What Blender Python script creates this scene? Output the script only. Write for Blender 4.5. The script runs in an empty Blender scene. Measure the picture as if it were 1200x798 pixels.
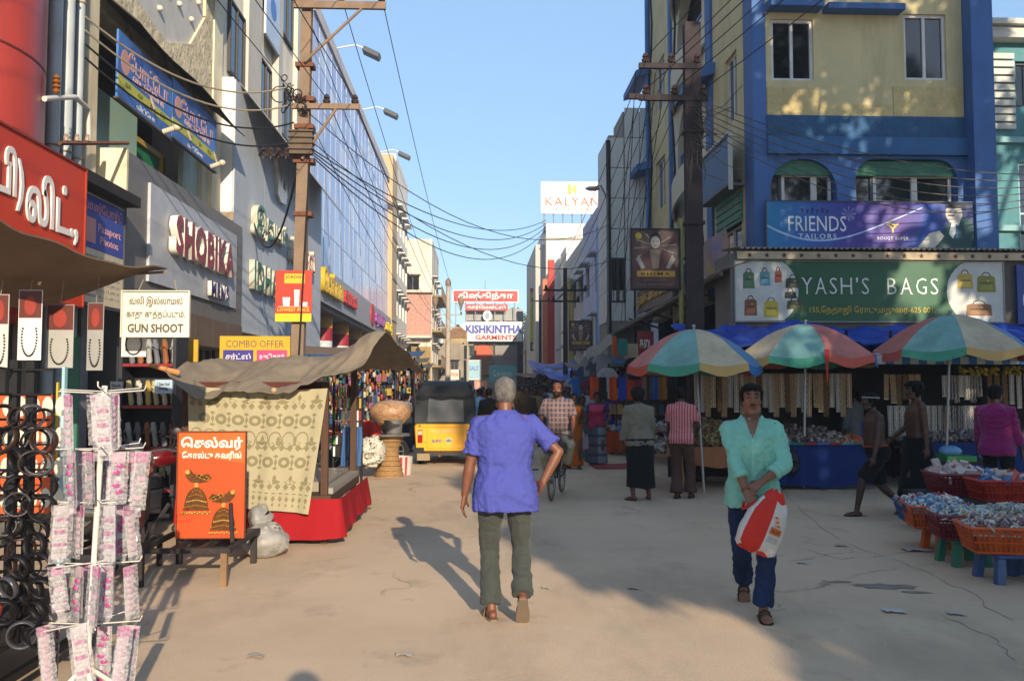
import bpy, bmesh, math, random
from mathutils import Vector as V, Matrix, noise as mnoise
random.seed(7)
R = math.radians
SC = bpy.context.scene
COL = SC.collection
# ------------------------------------------------------------------ camera, sky, sun, exposure
F = 1000.0                               # focal length in pixels of the 1200 px wide photograph
CAM = V((0, 0, 1.62))
YAW, PITCH = math.atan(40 / F), math.atan(53 / F)
cd = bpy.data.cameras.new('camera'); co = bpy.data.objects.new('camera', cd); COL.objects.link(co)
cd.sensor_width = 36; cd.sensor_fit = 'HORIZONTAL'; cd.lens = 36 * F / 1200
cd.clip_start = .05; cd.clip_end = 3000
co.location = CAM; co.rotation_euler = (R(90) + PITCH, 0, -YAW)
SC.camera = co
SUN_EL, SUN_AZ = R(19.5), math.atan2(.24, -.971)     # the sun stands low behind the camera, a little to the right
w = bpy.data.worlds.new('World'); SC.world = w; w.use_nodes = True
nt = w.node_tree; nt.nodes.clear()
sky = nt.nodes.new('ShaderNodeTexSky'); sky.sky_type = 'NISHITA'; sky.sun_disc = False
sky.sun_elevation = SUN_EL; sky.sun_rotation = SUN_AZ
sky.air_density = 1.0; sky.dust_density = .5; sky.ozone_density = 2.6
bg = nt.nodes.new('ShaderNodeBackground'); bg.inputs[1].default_value = .05
wo = nt.nodes.new('ShaderNodeOutputWorld')
bh = nt.nodes.new('ShaderNodeBackground'); bh.inputs[0].default_value = (.42, .66, 1.0, 1); bh.inputs[1].default_value = .29      # an even pale haze veil over the whole sky
ad = nt.nodes.new('ShaderNodeAddShader')
nt.links.new(sky.outputs[0], bg.inputs[0]); nt.links.new(bg.outputs[0], ad.inputs[0]); nt.links.new(bh.outputs[0], ad.inputs[1]); nt.links.new(ad.outputs[0], wo.inputs[0])
sd = bpy.data.lights.new('sun', 'SUN'); sd.energy = 3.8; sd.angle = R(.5); sd.color = (1, .83, .62)
so = bpy.data.objects.new('sun', sd); COL.objects.link(so); so.location = (10, -40, 30)
SUND = V((-.24 * math.cos(SUN_EL), .971 * math.cos(SUN_EL), -math.sin(SUN_EL)))
so.rotation_euler = SUND.to_track_quat('-Z', 'Y').to_euler()
SC.view_settings.view_transform = 'Standard'; SC.view_settings.look = 'None'
SC.view_settings.exposure = 1.0; SC.view_settings.gamma = 1; SC.view_settings.use_curve_mapping = False
SC.cycles.max_bounces = 6; SC.cycles.diffuse_bounces = 3; SC.cycles.glossy_bounces = 3
SC.cycles.transparent_max_bounces = 8
# ------------------------------------------------------------------ helpers
_f = V((math.sin(YAW) * math.cos(PITCH), math.cos(YAW) * math.cos(PITCH), math.sin(PITCH)))
_r = V((math.cos(YAW), -math.sin(YAW), 0)); _u = _r.cross(_f)
def ray(px, py): return _f + _r * ((px - 600) / F) + _u * ((399 - py) / F)
def aY(px, py, y): d = ray(px, py); return CAM + d * ((y - CAM.y) / d.y)
def aX(px, py, x): d = ray(px, py); return CAM + d * ((x - CAM.x) / d.x)
def aZ(px, py, z=0): d = ray(px, py); return CAM + d * ((z - CAM.z) / d.z)

def lin(c): return c / 12.92 if c <= .04045 else ((c + .055) / 1.055) ** 2.4
def hx(s):
 if not isinstance(s, str): return tuple(s)
 return tuple(lin(int(s[i:i + 2], 16) / 255) for i in (0, 2, 4))

_MATS = {}
def M(name, col='808080', rough=.75, var=.18, scale=3., bump=.15, bscale=40., metal=0., grime=0., spec=.35, col2=None, stretch=(1, 1, 1), trans=0., sheen=0., coat=0., emit=None):
 if name in _MATS: return _MATS[name]
 m = bpy.data.materials.new(name); m.use_nodes = True; t = m.node_tree; t.nodes.clear()
 N, L = t.nodes.new, t.links.new
 out = N('ShaderNodeOutputMaterial'); p = N('ShaderNodeBsdfPrincipled'); L(p.outputs[0], out.inputs[0])
 c = hx(col)
 tc = N('ShaderNodeTexCoord'); mp = N('ShaderNodeMapping'); L(tc.outputs['Object'], mp.inputs[0]); mp.inputs['Scale'].default_value = stretch
 n1 = N('ShaderNodeTexNoise'); n1.inputs['Scale'].default_value = scale; n1.inputs['Detail'].default_value = 5; n1.inputs['Roughness'].default_value = .62
 L(mp.outputs[0], n1.inputs['Vector'])
 mr = N('ShaderNodeMapRange'); mr.inputs[1].default_value = .32; mr.inputs[2].default_value = .68
 L(n1.outputs['Fac'], mr.inputs[0])
 mx = N('ShaderNodeMix'); mx.data_type = 'RGBA'; L(mr.outputs[0], mx.inputs[0])
 if col2 is not None: a, b = c, hx(col2)
 else: a, b = tuple(x * (1 - var) for x in c), tuple(min(1, x * (1 + var)) for x in c)
 mx.inputs[6].default_value = (*a, 1); mx.inputs[7].default_value = (*b, 1)
 last = mx.outputs[2]
 if grime > 0:                                # rain streaks and soot, stretched down the wall
  m2 = N('ShaderNodeMapping'); L(tc.outputs['Object'], m2.inputs[0]); m2.inputs['Scale'].default_value = (1.6, 1.6, .22)
  n2 = N('ShaderNodeTexNoise'); n2.inputs['Scale'].default_value = 1.7; n2.inputs['Detail'].default_value = 8; n2.inputs['Roughness'].default_value = .7
  L(m2.outputs[0], n2.inputs['Vector'])
  r2 = N('ShaderNodeMapRange'); r2.inputs[1].default_value = .48; r2.inputs[2].default_value = .75; r2.inputs[4].default_value = grime
  L(n2.outputs['Fac'], r2.inputs[0])
  x2 = N('ShaderNodeMix'); x2.data_type = 'RGBA'; L(r2.outputs[0], x2.inputs[0]); L(last, x2.inputs[6]); x2.inputs[7].default_value = (c[0] * .3 + .02, c[1] * .28 + .018, c[2] * .25 + .015, 1)
  last = x2.outputs[2]
 L(last, p.inputs['Base Color'])
 rr = N('ShaderNodeMapRange'); L(n1.outputs['Fac'], rr.inputs[0]); rr.inputs[3].default_value = max(0, rough - .08); rr.inputs[4].default_value = min(1, rough + .08); L(rr.outputs[0], p.inputs['Roughness'])
 p.inputs['Metallic'].default_value = metal; p.inputs['Specular IOR Level'].default_value = spec
 if trans: p.inputs['Transmission Weight'].default_value = trans
 if sheen: p.inputs['Sheen Weight'].default_value = sheen
 if coat: p.inputs['Coat Weight'].default_value = coat; p.inputs['Coat Roughness'].default_value = .08
 if emit: p.inputs['Emission Color'].default_value = (*hx(emit[0]), 1); p.inputs['Emission Strength'].default_value = emit[1]
 if bump:
  nb = N('ShaderNodeTexNoise'); nb.inputs['Scale'].default_value = bscale; nb.inputs['Detail'].default_value = 4
  L(mp.outputs[0], nb.inputs['Vector'])
  bp = N('ShaderNodeBump'); bp.inputs['Strength'].default_value = bump; bp.inputs['Distance'].default_value = .02
  L(nb.outputs['Fac'], bp.inputs['Height']); L(bp.outputs[0], p.inputs['Normal'])
 _MATS[name] = m
 return m
def paint(col, rough=.5, **k):
 k.setdefault('bump', .05); k.setdefault('var', .1)
 return M('paint_' + str(col) + '_%d' % (rough * 100), col, rough, **k)
def cloth(col, **k):
 k.setdefault('bump', .25); k.setdefault('bscale', 90); k.setdefault('sheen', .04); k.setdefault('var', .12)
 return M('cloth_' + str(col), col, .88, spec=.15, **k)

def wloc(o):
 p = V((0, 0, 0))
 while o is not None: p += o.location; o = o.parent
 return p
class Fr:                                        # a wall frame: s along it, z up, d out of it
 def __init__(s, o, u): s.o = V(o); s.u = V(u).normalized(); s.n = s.u.cross(V((0, 0, 1)))
 def p(s, a, z, d=0): return s.o + s.u * a + V((0, 0, z)) + s.n * d
class B:
 def __init__(s): s.v = []; s.f = []; s.m = []
 def add(s, vs, fs, m=0):
  k = len(s.v); s.v += [tuple(x) for x in vs]
  for f in fs: s.f.append(tuple(i + k for i in f)); s.m.append(m)
  return s
 def box(s, x0, x1, y0, y1, z0, z1, m=0):
  return s.add([(x, y, z) for x in (x0, x1) for y in (y0, y1) for z in (z0, z1)], [(0, 1, 3, 2), (4, 6, 7, 5), (0, 4, 5, 1), (2, 3, 7, 6), (0, 2, 6, 4), (1, 5, 7, 3)], m)
 def fb(s, fr, a0, a1, z0, z1, d0, d1, m=0):
  return s.add([fr.p(a, z, d) for a in (a0, a1) for d in (d1, d0) for z in (z0, z1)], [(0, 1, 3, 2), (4, 6, 7, 5), (0, 4, 5, 1), (2, 3, 7, 6), (0, 2, 6, 4), (1, 5, 7, 3)], m)
 def mbox(s, mat, sx, sy, sz, m=0):           # a box centred on a matrix
  return s.add([mat @ V((x * sx / 2, y * sy / 2, z * sz / 2)) for x in (-1, 1) for y in (-1, 1) for z in (-1, 1)], [(0, 1, 3, 2), (4, 6, 7, 5), (0, 4, 5, 1), (2, 3, 7, 6), (0, 2, 6, 4), (1, 5, 7, 3)], m)
 def prism(s, fr, pts, d0, d1, m=0):          # outline in a frame, given thickness (pts anticlockwise seen from outside)
  n = len(pts); vs = [fr.p(a, z, d1) for a, z in pts] + [fr.p(a, z, d0) for a, z in pts]
  fs = [tuple(range(n)), tuple(range(2 * n - 1, n - 1, -1))] + [(i, i + n, (i + 1) % n + n, (i + 1) % n) for i in range(n)]
  return s.add(vs, fs, m)
 def loft(s, rings, cap=True, m=0, closed=True):
  n = len(rings[0]); vs = [p for r in rings for p in r]; fs = []
  for i in range(len(rings) - 1):
   for j in range(n if closed else n - 1):
    a, b = i * n + j, i * n + (j + 1) % n; fs.append((a, b, b + n, a + n))
  if cap: fs.append(tuple(range(n - 1, -1, -1))); fs.append(tuple(range(len(vs) - n, len(vs))))
  return s.add(vs, fs, m)
 def tube(s, pts, r, n=8, cap=True, m=0, sy=1.):
  pts = [V(p) for p in pts]; rs = r if isinstance(r, (list, tuple)) else [r] * len(pts); rings = []; ref = None
  for i, p in enumerate(pts):
   d = (pts[min(i + 1, len(pts) - 1)] - pts[max(i - 1, 0)])
   d = d.normalized() if d.length > 1e-9 else V((0, 0, 1))
   if ref is None: ref = V((1, 0, 0)) if abs(d.x) < .9 else V((0, 1, 0))
   a = (ref - d * ref.dot(d)); a = a.normalized() if a.length > 1e-6 else d.orthogonal().normalized(); b = d.cross(a); ref = a
   rings.append([p + a * (math.cos(t * 2 * math.pi / n) * rs[i]) + b * (math.sin(t * 2 * math.pi / n) * rs[i] * sy) for t in range(n)])
  return s.loft(rings, cap, m)
 def caps(s, a, b, ra, rb, n=12, m=0):        # tapered capsule
  a, b = V(a), V(b); d = (b - a); L = d.length; d = d / L if L > 1e-9 else V((0, 0, 1)); pts = []; rs = []
  for t in (-.96, -.7, -.35): pts.append(a + d * ra * t); rs.append(ra * math.sqrt(1 - t * t))
  pts += [a, b]; rs += [ra, rb]
  for t in (.35, .7, .96): pts.append(b + d * rb * t); rs.append(rb * math.sqrt(1 - t * t))
  return s.tube(pts, rs, n, True, m)
 def ball(s, c, rx, ry=None, rz=None, n=12, k=8, m=0, mat=None):
  ry = ry or rx; rz = rz or rx; c = V(c); rings = []
  for i in range(1, k):
   a = math.pi * i / k - math.pi / 2
   q = [V((math.cos(t * 2 * math.pi / n) * math.cos(a) * rx, math.sin(t * 2 * math.pi / n) * math.cos(a) * ry, math.sin(a) * rz)) for t in range(n)]
   rings.append([c + (mat @ x if mat else x) for x in q])
  return s.loft(rings, True, m)
 def lathe(s, c, prof, n=16, m=0, cap=True):
  c = V(c)
  return s.loft([[c + V((math.cos(t * 2 * math.pi / n) * r, math.sin(t * 2 * math.pi / n) * r, z)) for t in range(n)] for r, z in prof], cap, m)
 def ring(s, c, r, tr, axis=(0, 0, 1), n=16, k=6, m=0, flat=1.):
  c = V(c); q = V((0, 0, 1)).rotation_difference(V(axis)); vs = []; fs = []
  for i in range(n):
   a = 2 * math.pi * i / n
   for j in range(k):
    b = 2 * math.pi * j / k; rr = r + tr * math.cos(b)
    vs.append(c + q @ V((rr * math.cos(a), rr * math.sin(a), tr * flat * math.sin(b))))
  for i in range(n):
   for j in range(k):
    fs.append((i * k + j, ((i + 1) % n) * k + j, ((i + 1) % n) * k + (j + 1) % k, i * k + (j + 1) % k))
  return s.add(vs, fs, m)
 def grid(s, fn, nu, nv, thick=0., m=0):      # fn(u,v) -> point; a sheet with real thickness when thick > 0
  P = [[V(fn(i / nu, j / nv)) for j in range(nv + 1)] for i in range(nu + 1)]
  w = nv + 1; vs = [p for r in P for p in r]; fs = [(i * w + j, (i + 1) * w + j, (i + 1) * w + j + 1, i * w + j + 1) for i in range(nu) for j in range(nv)]
  if thick:
   nrm = []
   for i in range(nu + 1):
    for j in range(nv + 1):
     a = P[min(i + 1, nu)][j] - P[max(i - 1, 0)][j]; b = P[i][min(j + 1, nv)] - P[i][max(j - 1, 0)]
     c = a.cross(b); nrm.append(c.normalized() if c.length > 1e-9 else V((0, 0, 1)))
   k = len(vs); low = [v - n * thick for v, n in zip(vs, nrm)]
   lf = [tuple(x + k for x in reversed(f)) for f in fs]
   edge = [i * w for i in range(nu + 1)] + [nu * w + j for j in range(1, w)] + [i * w + nv for i in range(nu - 1, -1, -1)] + [j for j in range(nv - 1, 0, -1)]
   sf = [(edge[(i + 1) % len(edge)], edge[i], edge[i] + k, edge[(i + 1) % len(edge)] + k) for i in range(len(edge))]
   vs = vs + low; fs = fs + lf + sf
  return s.add(vs, fs, m)
 def mesh(s, name, off=V((0, 0, 0)), fix=True):
  me = bpy.data.meshes.new(name); me.from_pydata([(x - off.x, y - off.y, z - off.z) for x, y, z in s.v], [], s.f)
  me.polygons.foreach_set('material_index', s.m)
  if fix:
   bm = bmesh.new(); bm.from_mesh(me); bmesh.ops.recalc_face_normals(bm, faces=bm.faces); bm.to_mesh(me); bm.free()
  return me
 def build(s, name, mats, parent=None, smooth=0, bevel=0, loc=None):
  if not isinstance(mats, (list, tuple)): mats = [mats]
  if loc is None and parent is None:        # a thing that is one mesh: its origin at its base
   if s.v:
    xs = [a[0] for a in s.v]; ys = [a[1] for a in s.v]; zs = [a[2] for a in s.v]
    loc = V(((min(xs) + max(xs)) / 2, (min(ys) + max(ys)) / 2, min(zs)))
   else: loc = V((0, 0, 0))
  off = wloc(parent) if parent is not None else V(loc)
  me = s.mesh(name, off)
  for m in mats: me.materials.append(m)
  return link(name, me, parent, smooth, bevel, loc if parent is None else None)
def link(name, me, parent=None, smooth=0, bevel=0, loc=None):
 o = bpy.data.objects.new(name, me); COL.objects.link(o)
 if parent is not None: o.parent = parent
 if loc is not None: o.location = loc
 if smooth:
  me.polygons.foreach_set('use_smooth', [True] * len(me.polygons))
  if smooth < 180: me.set_sharp_from_angle(angle=R(smooth))
 if bevel:
  b = o.modifiers.new('bevel', 'BEVEL'); b.width = bevel; b.segments = 2; b.limit_method = 'ANGLE'; b.angle_limit = R(40)
 return o
def tag(o, label, cat, group=None):
 o['label'] = label; o['category'] = cat
 if group: o['group'] = group
 return o
def thing(name, label, cat, loc=(0, 0, 0), group=None):
 o = bpy.data.objects.new(name, None); COL.objects.link(o); o.location = loc; o.empty_display_size = .2
 return tag(o, label, cat, group)
def struct(o): o['kind'] = 'structure'; return o
def stuff(o): o['kind'] = 'stuff'; return o
def dup(o, loc=None, rz=None, label=None, parent=None, scale=None, group=None):
 c = o.copy(); COL.objects.link(c)
 if parent is not None: c.parent = parent
 if loc is not None: c.location = loc
 if rz is not None: c.rotation_euler.z = rz
 if scale is not None: c.scale = (scale, scale, scale) if not isinstance(scale, tuple) else scale
 if label: c['label'] = label
 if group: c['group'] = group
 for ch in list(o.children): dup(ch, parent=c)
 return c
def share(name, me, parent, loc):                # a further piece with the same mesh data
 o = bpy.data.objects.new(name, me); COL.objects.link(o); o.parent = parent; o.location = V(loc) - wloc(parent); return o
# lettering: built-in font, turned into mesh
def tam(s):                                      # Tamil vowel signs into the order in which they are drawn
 r = []
 for ch in s:
  if ch in '\u0bc6\u0bc7\u0bc8' and r: r.insert(len(r) - 1, ch)
  elif ch in '\u0bca\u0bcb' and r: r.insert(len(r) - 1, '\u0bc6' if ch == '\u0bca' else '\u0bc7'); r.append('\u0bbe')
  else: r.append(ch)
 return ''.join(r)
def lettermesh(txt, size=1., depth=.01, bold=0., space=1., align='CENTER'):
 cu = bpy.data.curves.new('lettering', 'FONT'); cu.body = tam(txt); cu.size = size; cu.extrude = depth / 2; cu.offset = bold; cu.resolution_u = 2
 cu.space_character = space; cu.align_x = align
 ob = bpy.data.objects.new('t', cu); me = bpy.data.meshes.new_from_object(ob); bpy.data.objects.remove(ob); bpy.data.curves.remove(cu)
 return me
def letter(parent, txt, fr, a, z, d, mat, h=None, wdt=None, depth=.012, bold=0., space=1., name='lettering', slant=0., side=None, rot=0.):
 """lettering centred at (a, z) of the frame; h and wdt are the full size of the written line"""
 me = lettermesh(txt, 1., 1., bold, space)
 if not me.vertices: return None
 xs = [v.co.x for v in me.vertices]; ys = [v.co.y for v in me.vertices]
 cx, cy, w0, h0 = (min(xs) + max(xs)) / 2, (min(ys) + max(ys)) / 2, max(xs) - min(xs), max(ys) - min(ys)
 if h is None: h = wdt / w0 * h0
 if wdt is None: wdt = h / h0 * w0
 off = wloc(parent) if parent is not None else V((0, 0, 0)); cr, sr = math.cos(rot), math.sin(rot)
 for v in me.vertices:
  x = (v.co.x - cx) / w0 * wdt; y = (v.co.y - cy) / h0 * h; x += slant * y
  x, y = x * cr - y * sr, x * sr + y * cr
  v.co = fr.p(a + x, z + y, d + depth * (.5 + v.co.z)) - off
 me.materials.append(mat)
 if side is not None:
  me.materials.append(side)
  for p in me.polygons:
   p.material_index = 0 if abs((me.vertices[p.vertices[0]].co - me.vertices[p.vertices[-1]].co).dot(fr.n)) < 1e-5 and abs((me.vertices[p.vertices[0]].co - me.vertices[p.vertices[1]].co).dot(fr.n)) < 1e-5 else 1
 return link(name, me, parent)
def remesh(b, vox, it=4, fac=.5):
 me = b.mesh('tmp'); ob = bpy.data.objects.new('tmp', me); COL.objects.link(ob)
 m = ob.modifiers.new('r', 'REMESH'); m.mode = 'VOXEL'; m.voxel_size = vox; m.use_smooth_shade = True
 if it: s = ob.modifiers.new('s', 'SMOOTH'); s.iterations = it; s.factor = fac
 dg = bpy.context.evaluated_depsgraph_get(); dg.update()
 r = bpy.data.meshes.new_from_object(ob.evaluated_get(dg)); bpy.data.objects.remove(ob); bpy.data.meshes.remove(me)
 r.materials.clear(); r.polygons.foreach_set('use_smooth', [True] * len(r.polygons))
 return r
def wrinkle(me, amp, fr=(6, 6, 14), seed=0., keep=None):
 ns = [v.normal.copy() for v in me.vertices]
 for v, n in zip(me.vertices, ns):
  c = v.co; q = V((c.x * fr[0] + seed, c.y * fr[1], c.z * fr[2])); k = 1 if keep is None else keep(c)
  t = mnoise.noise(q); t2 = mnoise.noise(q * 2.3)
  v.co = c + n * (amp * k * ((1 - abs(t) * 3) * .6 + t2 * .6))
 return me
LEFT = Fr((-6, 0, 0), (0, 1, 0)); RIGHT = Fr((5.45, 0, 0), (0, -1, 0))
FRONT = Fr((0, 0, 0), (1, 0, 0))
ORD = ['first', 'second', 'third', 'fourth', 'fifth', 'sixth', 'seventh', 'eighth', 'ninth', 'tenth', 'eleventh', 'twelfth', 'thirteenth', 'fourteenth', 'fifteenth', 'sixteenth', 'seventeenth', 'eighteenth', 'nineteenth', 'twentieth', 'twenty first', 'twenty second', 'twenty third', 'twenty fourth', 'twenty fifth', 'twenty sixth', 'twenty seventh', 'twenty eighth']
BLACK = M('black_void', '0b0b0c', .9, bump=0)
# ------------------------------------------------------------------ ground
ground_m = M('dry_earth', '8d7a64', .95, .2, .6, .3, 12)
def road_material():
 m = M('street_surface', 'bda68b', .9, .1, .55, .2, 60, spec=.2); t = m.node_tree; N, L = t.nodes.new, t.links.new
 p = [n for n in t.nodes if n.type == 'BSDF_PRINCIPLED'][0]; src = p.inputs['Base Color'].links[0].from_socket
 tc = [n for n in t.nodes if n.type == 'TEX_COORD'][0]
 def over(fac, col, k):
  nonlocal src
  mu = N('ShaderNodeMath'); mu.operation = 'MULTIPLY'; mu.inputs[1].default_value = k; L(fac, mu.inputs[0])
  x = N('ShaderNodeMix'); x.data_type = 'RGBA'; L(mu.outputs[0], x.inputs[0]); L(src, x.inputs[6]); x.inputs[7].default_value = (*hx(col), 1); src = x.outputs[2]
 def ns(scale, lo, hi, det=6, st=(1, 1, 1), dist=0):
  mp = N('ShaderNodeMapping'); mp.inputs['Scale'].default_value = st; L(tc.outputs['Object'], mp.inputs[0])
  n = N('ShaderNodeTexNoise'); n.inputs['Scale'].default_value = scale; n.inputs['Detail'].default_value = det; n.inputs['Roughness'].default_value = .65; n.inputs['Distortion'].default_value = dist; L(mp.outputs[0], n.inputs['Vector'])
  r = N('ShaderNodeMapRange'); r.inputs[1].default_value = lo; r.inputs[2].default_value = hi; L(n.outputs['Fac'], r.inputs[0]); return r.outputs[0]
 over(ns(.35, .5, .62, 7, (1, .45, 1)), 'a08d76', .8)          # worn darker patches along the street
 over(ns(1.3, .58, .72, 8), '83745f', .5)                       # oil and damp stains
 over(ns(4.5, .6, .75, 8, dist=1), 'c9b499', .45)               # swept dust
 over(ns(160, .62, .75, 2), '5c5248', .5)                       # grit
 over(ns(90, .66, .78, 2), 'bdb2a0', .5)
 vo = N('ShaderNodeTexVoronoi'); vo.feature = 'DISTANCE_TO_EDGE'; vo.inputs['Scale'].default_value = .33
 nz = N('ShaderNodeTexNoise'); nz.inputs['Scale'].default_value = 1.8; nz.inputs['Detail'].default_value = 6; L(tc.outputs['Object'], nz.inputs['Vector'])
 vm = N('ShaderNodeVectorMath'); vm.operation = 'MULTIPLY_ADD'; vm.inputs[1].default_value = (.9, .9, 0); L(nz.outputs['Color'], vm.inputs[0]); L(tc.outputs['Object'], vm.inputs[2]); L(vm.outputs[0], vo.inputs['Vector'])
 r = N('ShaderNodeMapRange'); r.inputs[1].default_value = 0; r.inputs[2].default_value = .007; r.inputs[3].default_value = 1; r.inputs[4].default_value = 0; L(vo.outputs[0], r.inputs[0])
 g = N('ShaderNodeMath'); g.operation = 'MULTIPLY'; L(r.outputs[0], g.inputs[0]); L(ns(.5, .5, .6), g.inputs[1])
 over(g.outputs[0], '4b433b', .55)                              # cracks
 L(src, p.inputs['Base Color']); return m
gb = B(); gb.box(-400, 400, -400, 400, -.5, -.012)
struct(gb.build('ground', ground_m, loc=(0, 0, 0)))
rd = B(); NX, NY = 90, 220
rd.grid(lambda u, v: V((-6.2 + u * 24.2, -14 + v * 124, 0)), 8, 30)
struct(rd.build('road', road_material(), loc=(0, 0, 0)))
# a low broken kerb and pavement run along both shop fronts
conc = M('kerb_concrete', '8f877b', .9, .2, 2, .4, 30, grime=.5)
pv = B(); pv.box(-7, -4.9, 9, 95, -.05, .11); pv.box(4.9, 6.2, 16.2, 95, -.05, .11)
struct(pv.build('pavement', conc, loc=(0, 0, 0)))
# ------------------------------------------------------------------ building helpers
def wallcells(b, fr, a0, a1, z0, z1, th, ops, m=0, d=0.):
 A = sorted({a0, a1, *[x for o in ops for x in o[:2] if a0 < x < a1]}); Z = sorted({z0, z1, *[x for o in ops for x in o[2:4] if z0 < x < z1]})
 for i in range(len(A) - 1):
  run = None
  for k in range(len(Z) - 1):
   ca, cz = (A[i] + A[i + 1]) / 2, (Z[k] + Z[k + 1]) / 2
   hole = any(o[0] < ca < o[1] and o[2] < cz < o[3] for o in ops)
   if not hole:
    if run is None: run = Z[k]
   elif run is not None: b.fb(fr, A[i], A[i + 1], run, Z[k], d - th, d, m); run = None
  if run is not None: b.fb(fr, A[i], A[i + 1], run, Z[-1], d - th, d, m)
GLASS = M('window_glass', '14181b', .06, .1, .5, .02, 3, spec=.9)
GLASSB = M('bluish_glass', '2a3340', .06, .1, .5, .02, 3, spec=.9)
def window(parent, fr, a0, a1, z0, z1, fm, gm=GLASS, n=2, d=-.12, fw=.06, bars=0, rows=1):
 w = B()
 w.fb(fr, a0, a0 + fw, z0, z1, d - .05, d + .03); w.fb(fr, a1 - fw, a1, z0, z1, d - .05, d + .03)
 w.fb(fr, a0 + fw, a1 - fw, z0, z0 + fw, d - .05, d + .028); w.fb(fr, a0 + fw, a1 - fw, z1 - fw, z1, d - .05, d + .028)
 st = (a1 - a0) / n
 for i in range(1, n): w.fb(fr, a0 + st * i - fw * .5, a0 + st * i + fw * .5, z0 + fw, z1 - fw, d - .045, d + .025)
 for i in range(1, rows): z = z0 + (z1 - z0) * i / rows; w.fb(fr, a0 + fw, a1 - fw, z - .02, z + .02, d - .04, d + .02)
 o = w.build('window', fm, parent)
 for i in range(n):
  g = B(); g.fb(fr, a0 + st * i + fw * .6, a0 + st * (i + 1) - fw * .6, z0 + fw * .8, z1 - fw * .8, d - .03, d - .012); g.build('pane', gm, o)
 if bars:
  g = B()
  for i in range(1, bars): a = a0 + (a1 - a0) * i / bars; g.fb(fr, a - .008, a + .008, z0, z1, d + .05, d + .066)
  g.build('grille', paint('20242a', .5), o)
 return o
def building(name, label, loc, cat='building', group=None): return thing(name, label, cat, loc, group)
def knobs(b, fr, pts, r, m=0):
 for a, z, d in pts: b.ball(fr.p(a, z, d), r, n=6, k=4, m=m)
def signboard(name, label, fr, a0, a1, z0, z1, d, col, th=.08, frame=None, cat='sign', group=None, bevel=0):
 t = thing(name, label, cat, fr.p((a0 + a1) / 2, z0, d), group)
 b = B(); b.fb(fr, a0, a1, z0, z1, d - th, d); b.build('panel', paint(col, .45) if isinstance(col, str) else col, t)
 if frame:
  f = B(); w = frame[1]; dd = d + .02
  f.fb(fr, a0 - w, a1 + w, z1, z1 + w, d - th, dd); f.fb(fr, a0 - w, a1 + w, z0 - w, z0, d - th, dd)
  f.fb(fr, a0 - w, a0, z0, z1, d - th, dd); f.fb(fr, a1, a1 + w, z0, z1, d - th, dd)
  f.build('frame', paint(frame[0], .5), t)
 return t
def flat(parent, fr, pts, d, col, name='print', th=.004, rough=.5):
 b = B(); b.prism(fr, pts, d, d + th); return b.build(name, paint(col, rough), parent)
def rect(a0, a1, z0, z1): return [(a0, z0), (a1, z0), (a1, z1), (a0, z1)]
def oval(a, z, ra, rz, n=18, t0=0, t1=360): return [(a + ra * math.cos(R(t0 + (t1 - t0) * i / n)), z + rz * math.sin(R(t0 + (t1 - t0) * i / n))) for i in range(n + (0 if t1 - t0 == 360 else 1))]
# ------------------------------------------------------------------ left side: the round red tower
t = building('red_round_building', 'glossy red rounded tower building at the left edge above the red signboard', (-7.2, 10.5, 0))
b = B(); b.lathe((-6.95, 10.45, 0), [(1.5, 2.4), (1.5, 14)], 40); b.build('wall', M('red_cladding', 'b04038', .35, .12, .6, .05, 8, grime=.35), t, smooth=40)
b = B(); b.box(-9.5, -6.6, 8, 12, 0, 14.0); b.build('rear_wall', M('plum_wall', '6a3f49', .8, .2, 1, .2, 20, grime=.4), t)
b = B()
for z in (5.6, 7.4, 9.2): b.lathe((-6.95, 10.45, 0), [(1.5, z), (1.508, z + .004), (1.508, z + .03), (1.5, z + .034)], 40)
b.build('panel_joint', M('dark_joint', '5a2522', .6), t, smooth=40)
b = B(); fr = Fr((-5.44, 9.05, 0), (0, 1, 0)); b.prism(fr, [(-.7, 4.0), (.33, 4.0), (-.1, 5.8), (-.7, 6.6)], -.05, 0); b.build('window', GLASSB, t)
# the shop below it
t = building('corner_shop', 'dark open shop front behind the necklace stall at far left', (-6, 9.3, 0), 'shop')
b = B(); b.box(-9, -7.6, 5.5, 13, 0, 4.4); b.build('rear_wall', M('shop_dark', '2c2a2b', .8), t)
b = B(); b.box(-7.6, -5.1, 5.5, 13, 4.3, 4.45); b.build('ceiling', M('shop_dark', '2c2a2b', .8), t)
b = B(); b.box(-5.95, -5.75, 11.15, 11.4, 0, 4.3); b.box(-6.4, -5.8, 12.7, 12.95, 0, 3.2); b.build('pillar', M('grey_steel_post', '6f7276', .6, grime=.4), t)
# ------------------------------------------------------------------ ornate plaster building
t = building('plaster_building', 'cream building with rough plaster and a smooth grey panel dotted with knobs', (-6, 16.3, 0))
rough_pl = M('rough_cream_plaster', 'cdbf9f', .95, .22, 4, 1.6, 9, grime=.35)
grey_pl = M('pale_grey_plaster', 'bdbab4', .9, .08, 2, .1, 30, grime=.25)
b = B(); wallcells(b, LEFT, 12.75, 19.6, 2.5, 15.5, .3, [(13.4, 18.6, 4.7, 7.5)])
b.build('wall', M('cream_plaster', 'd0c5ab', .9, .12, 1.5, .4, 25, grime=.45), t)
b = B(); b.fb(LEFT, 13.0, 19.4, 0, 15.5, -3, -1.4); b.build('rear_wall', M('shop_dark', '2c2a2b', .8), t)
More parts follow.
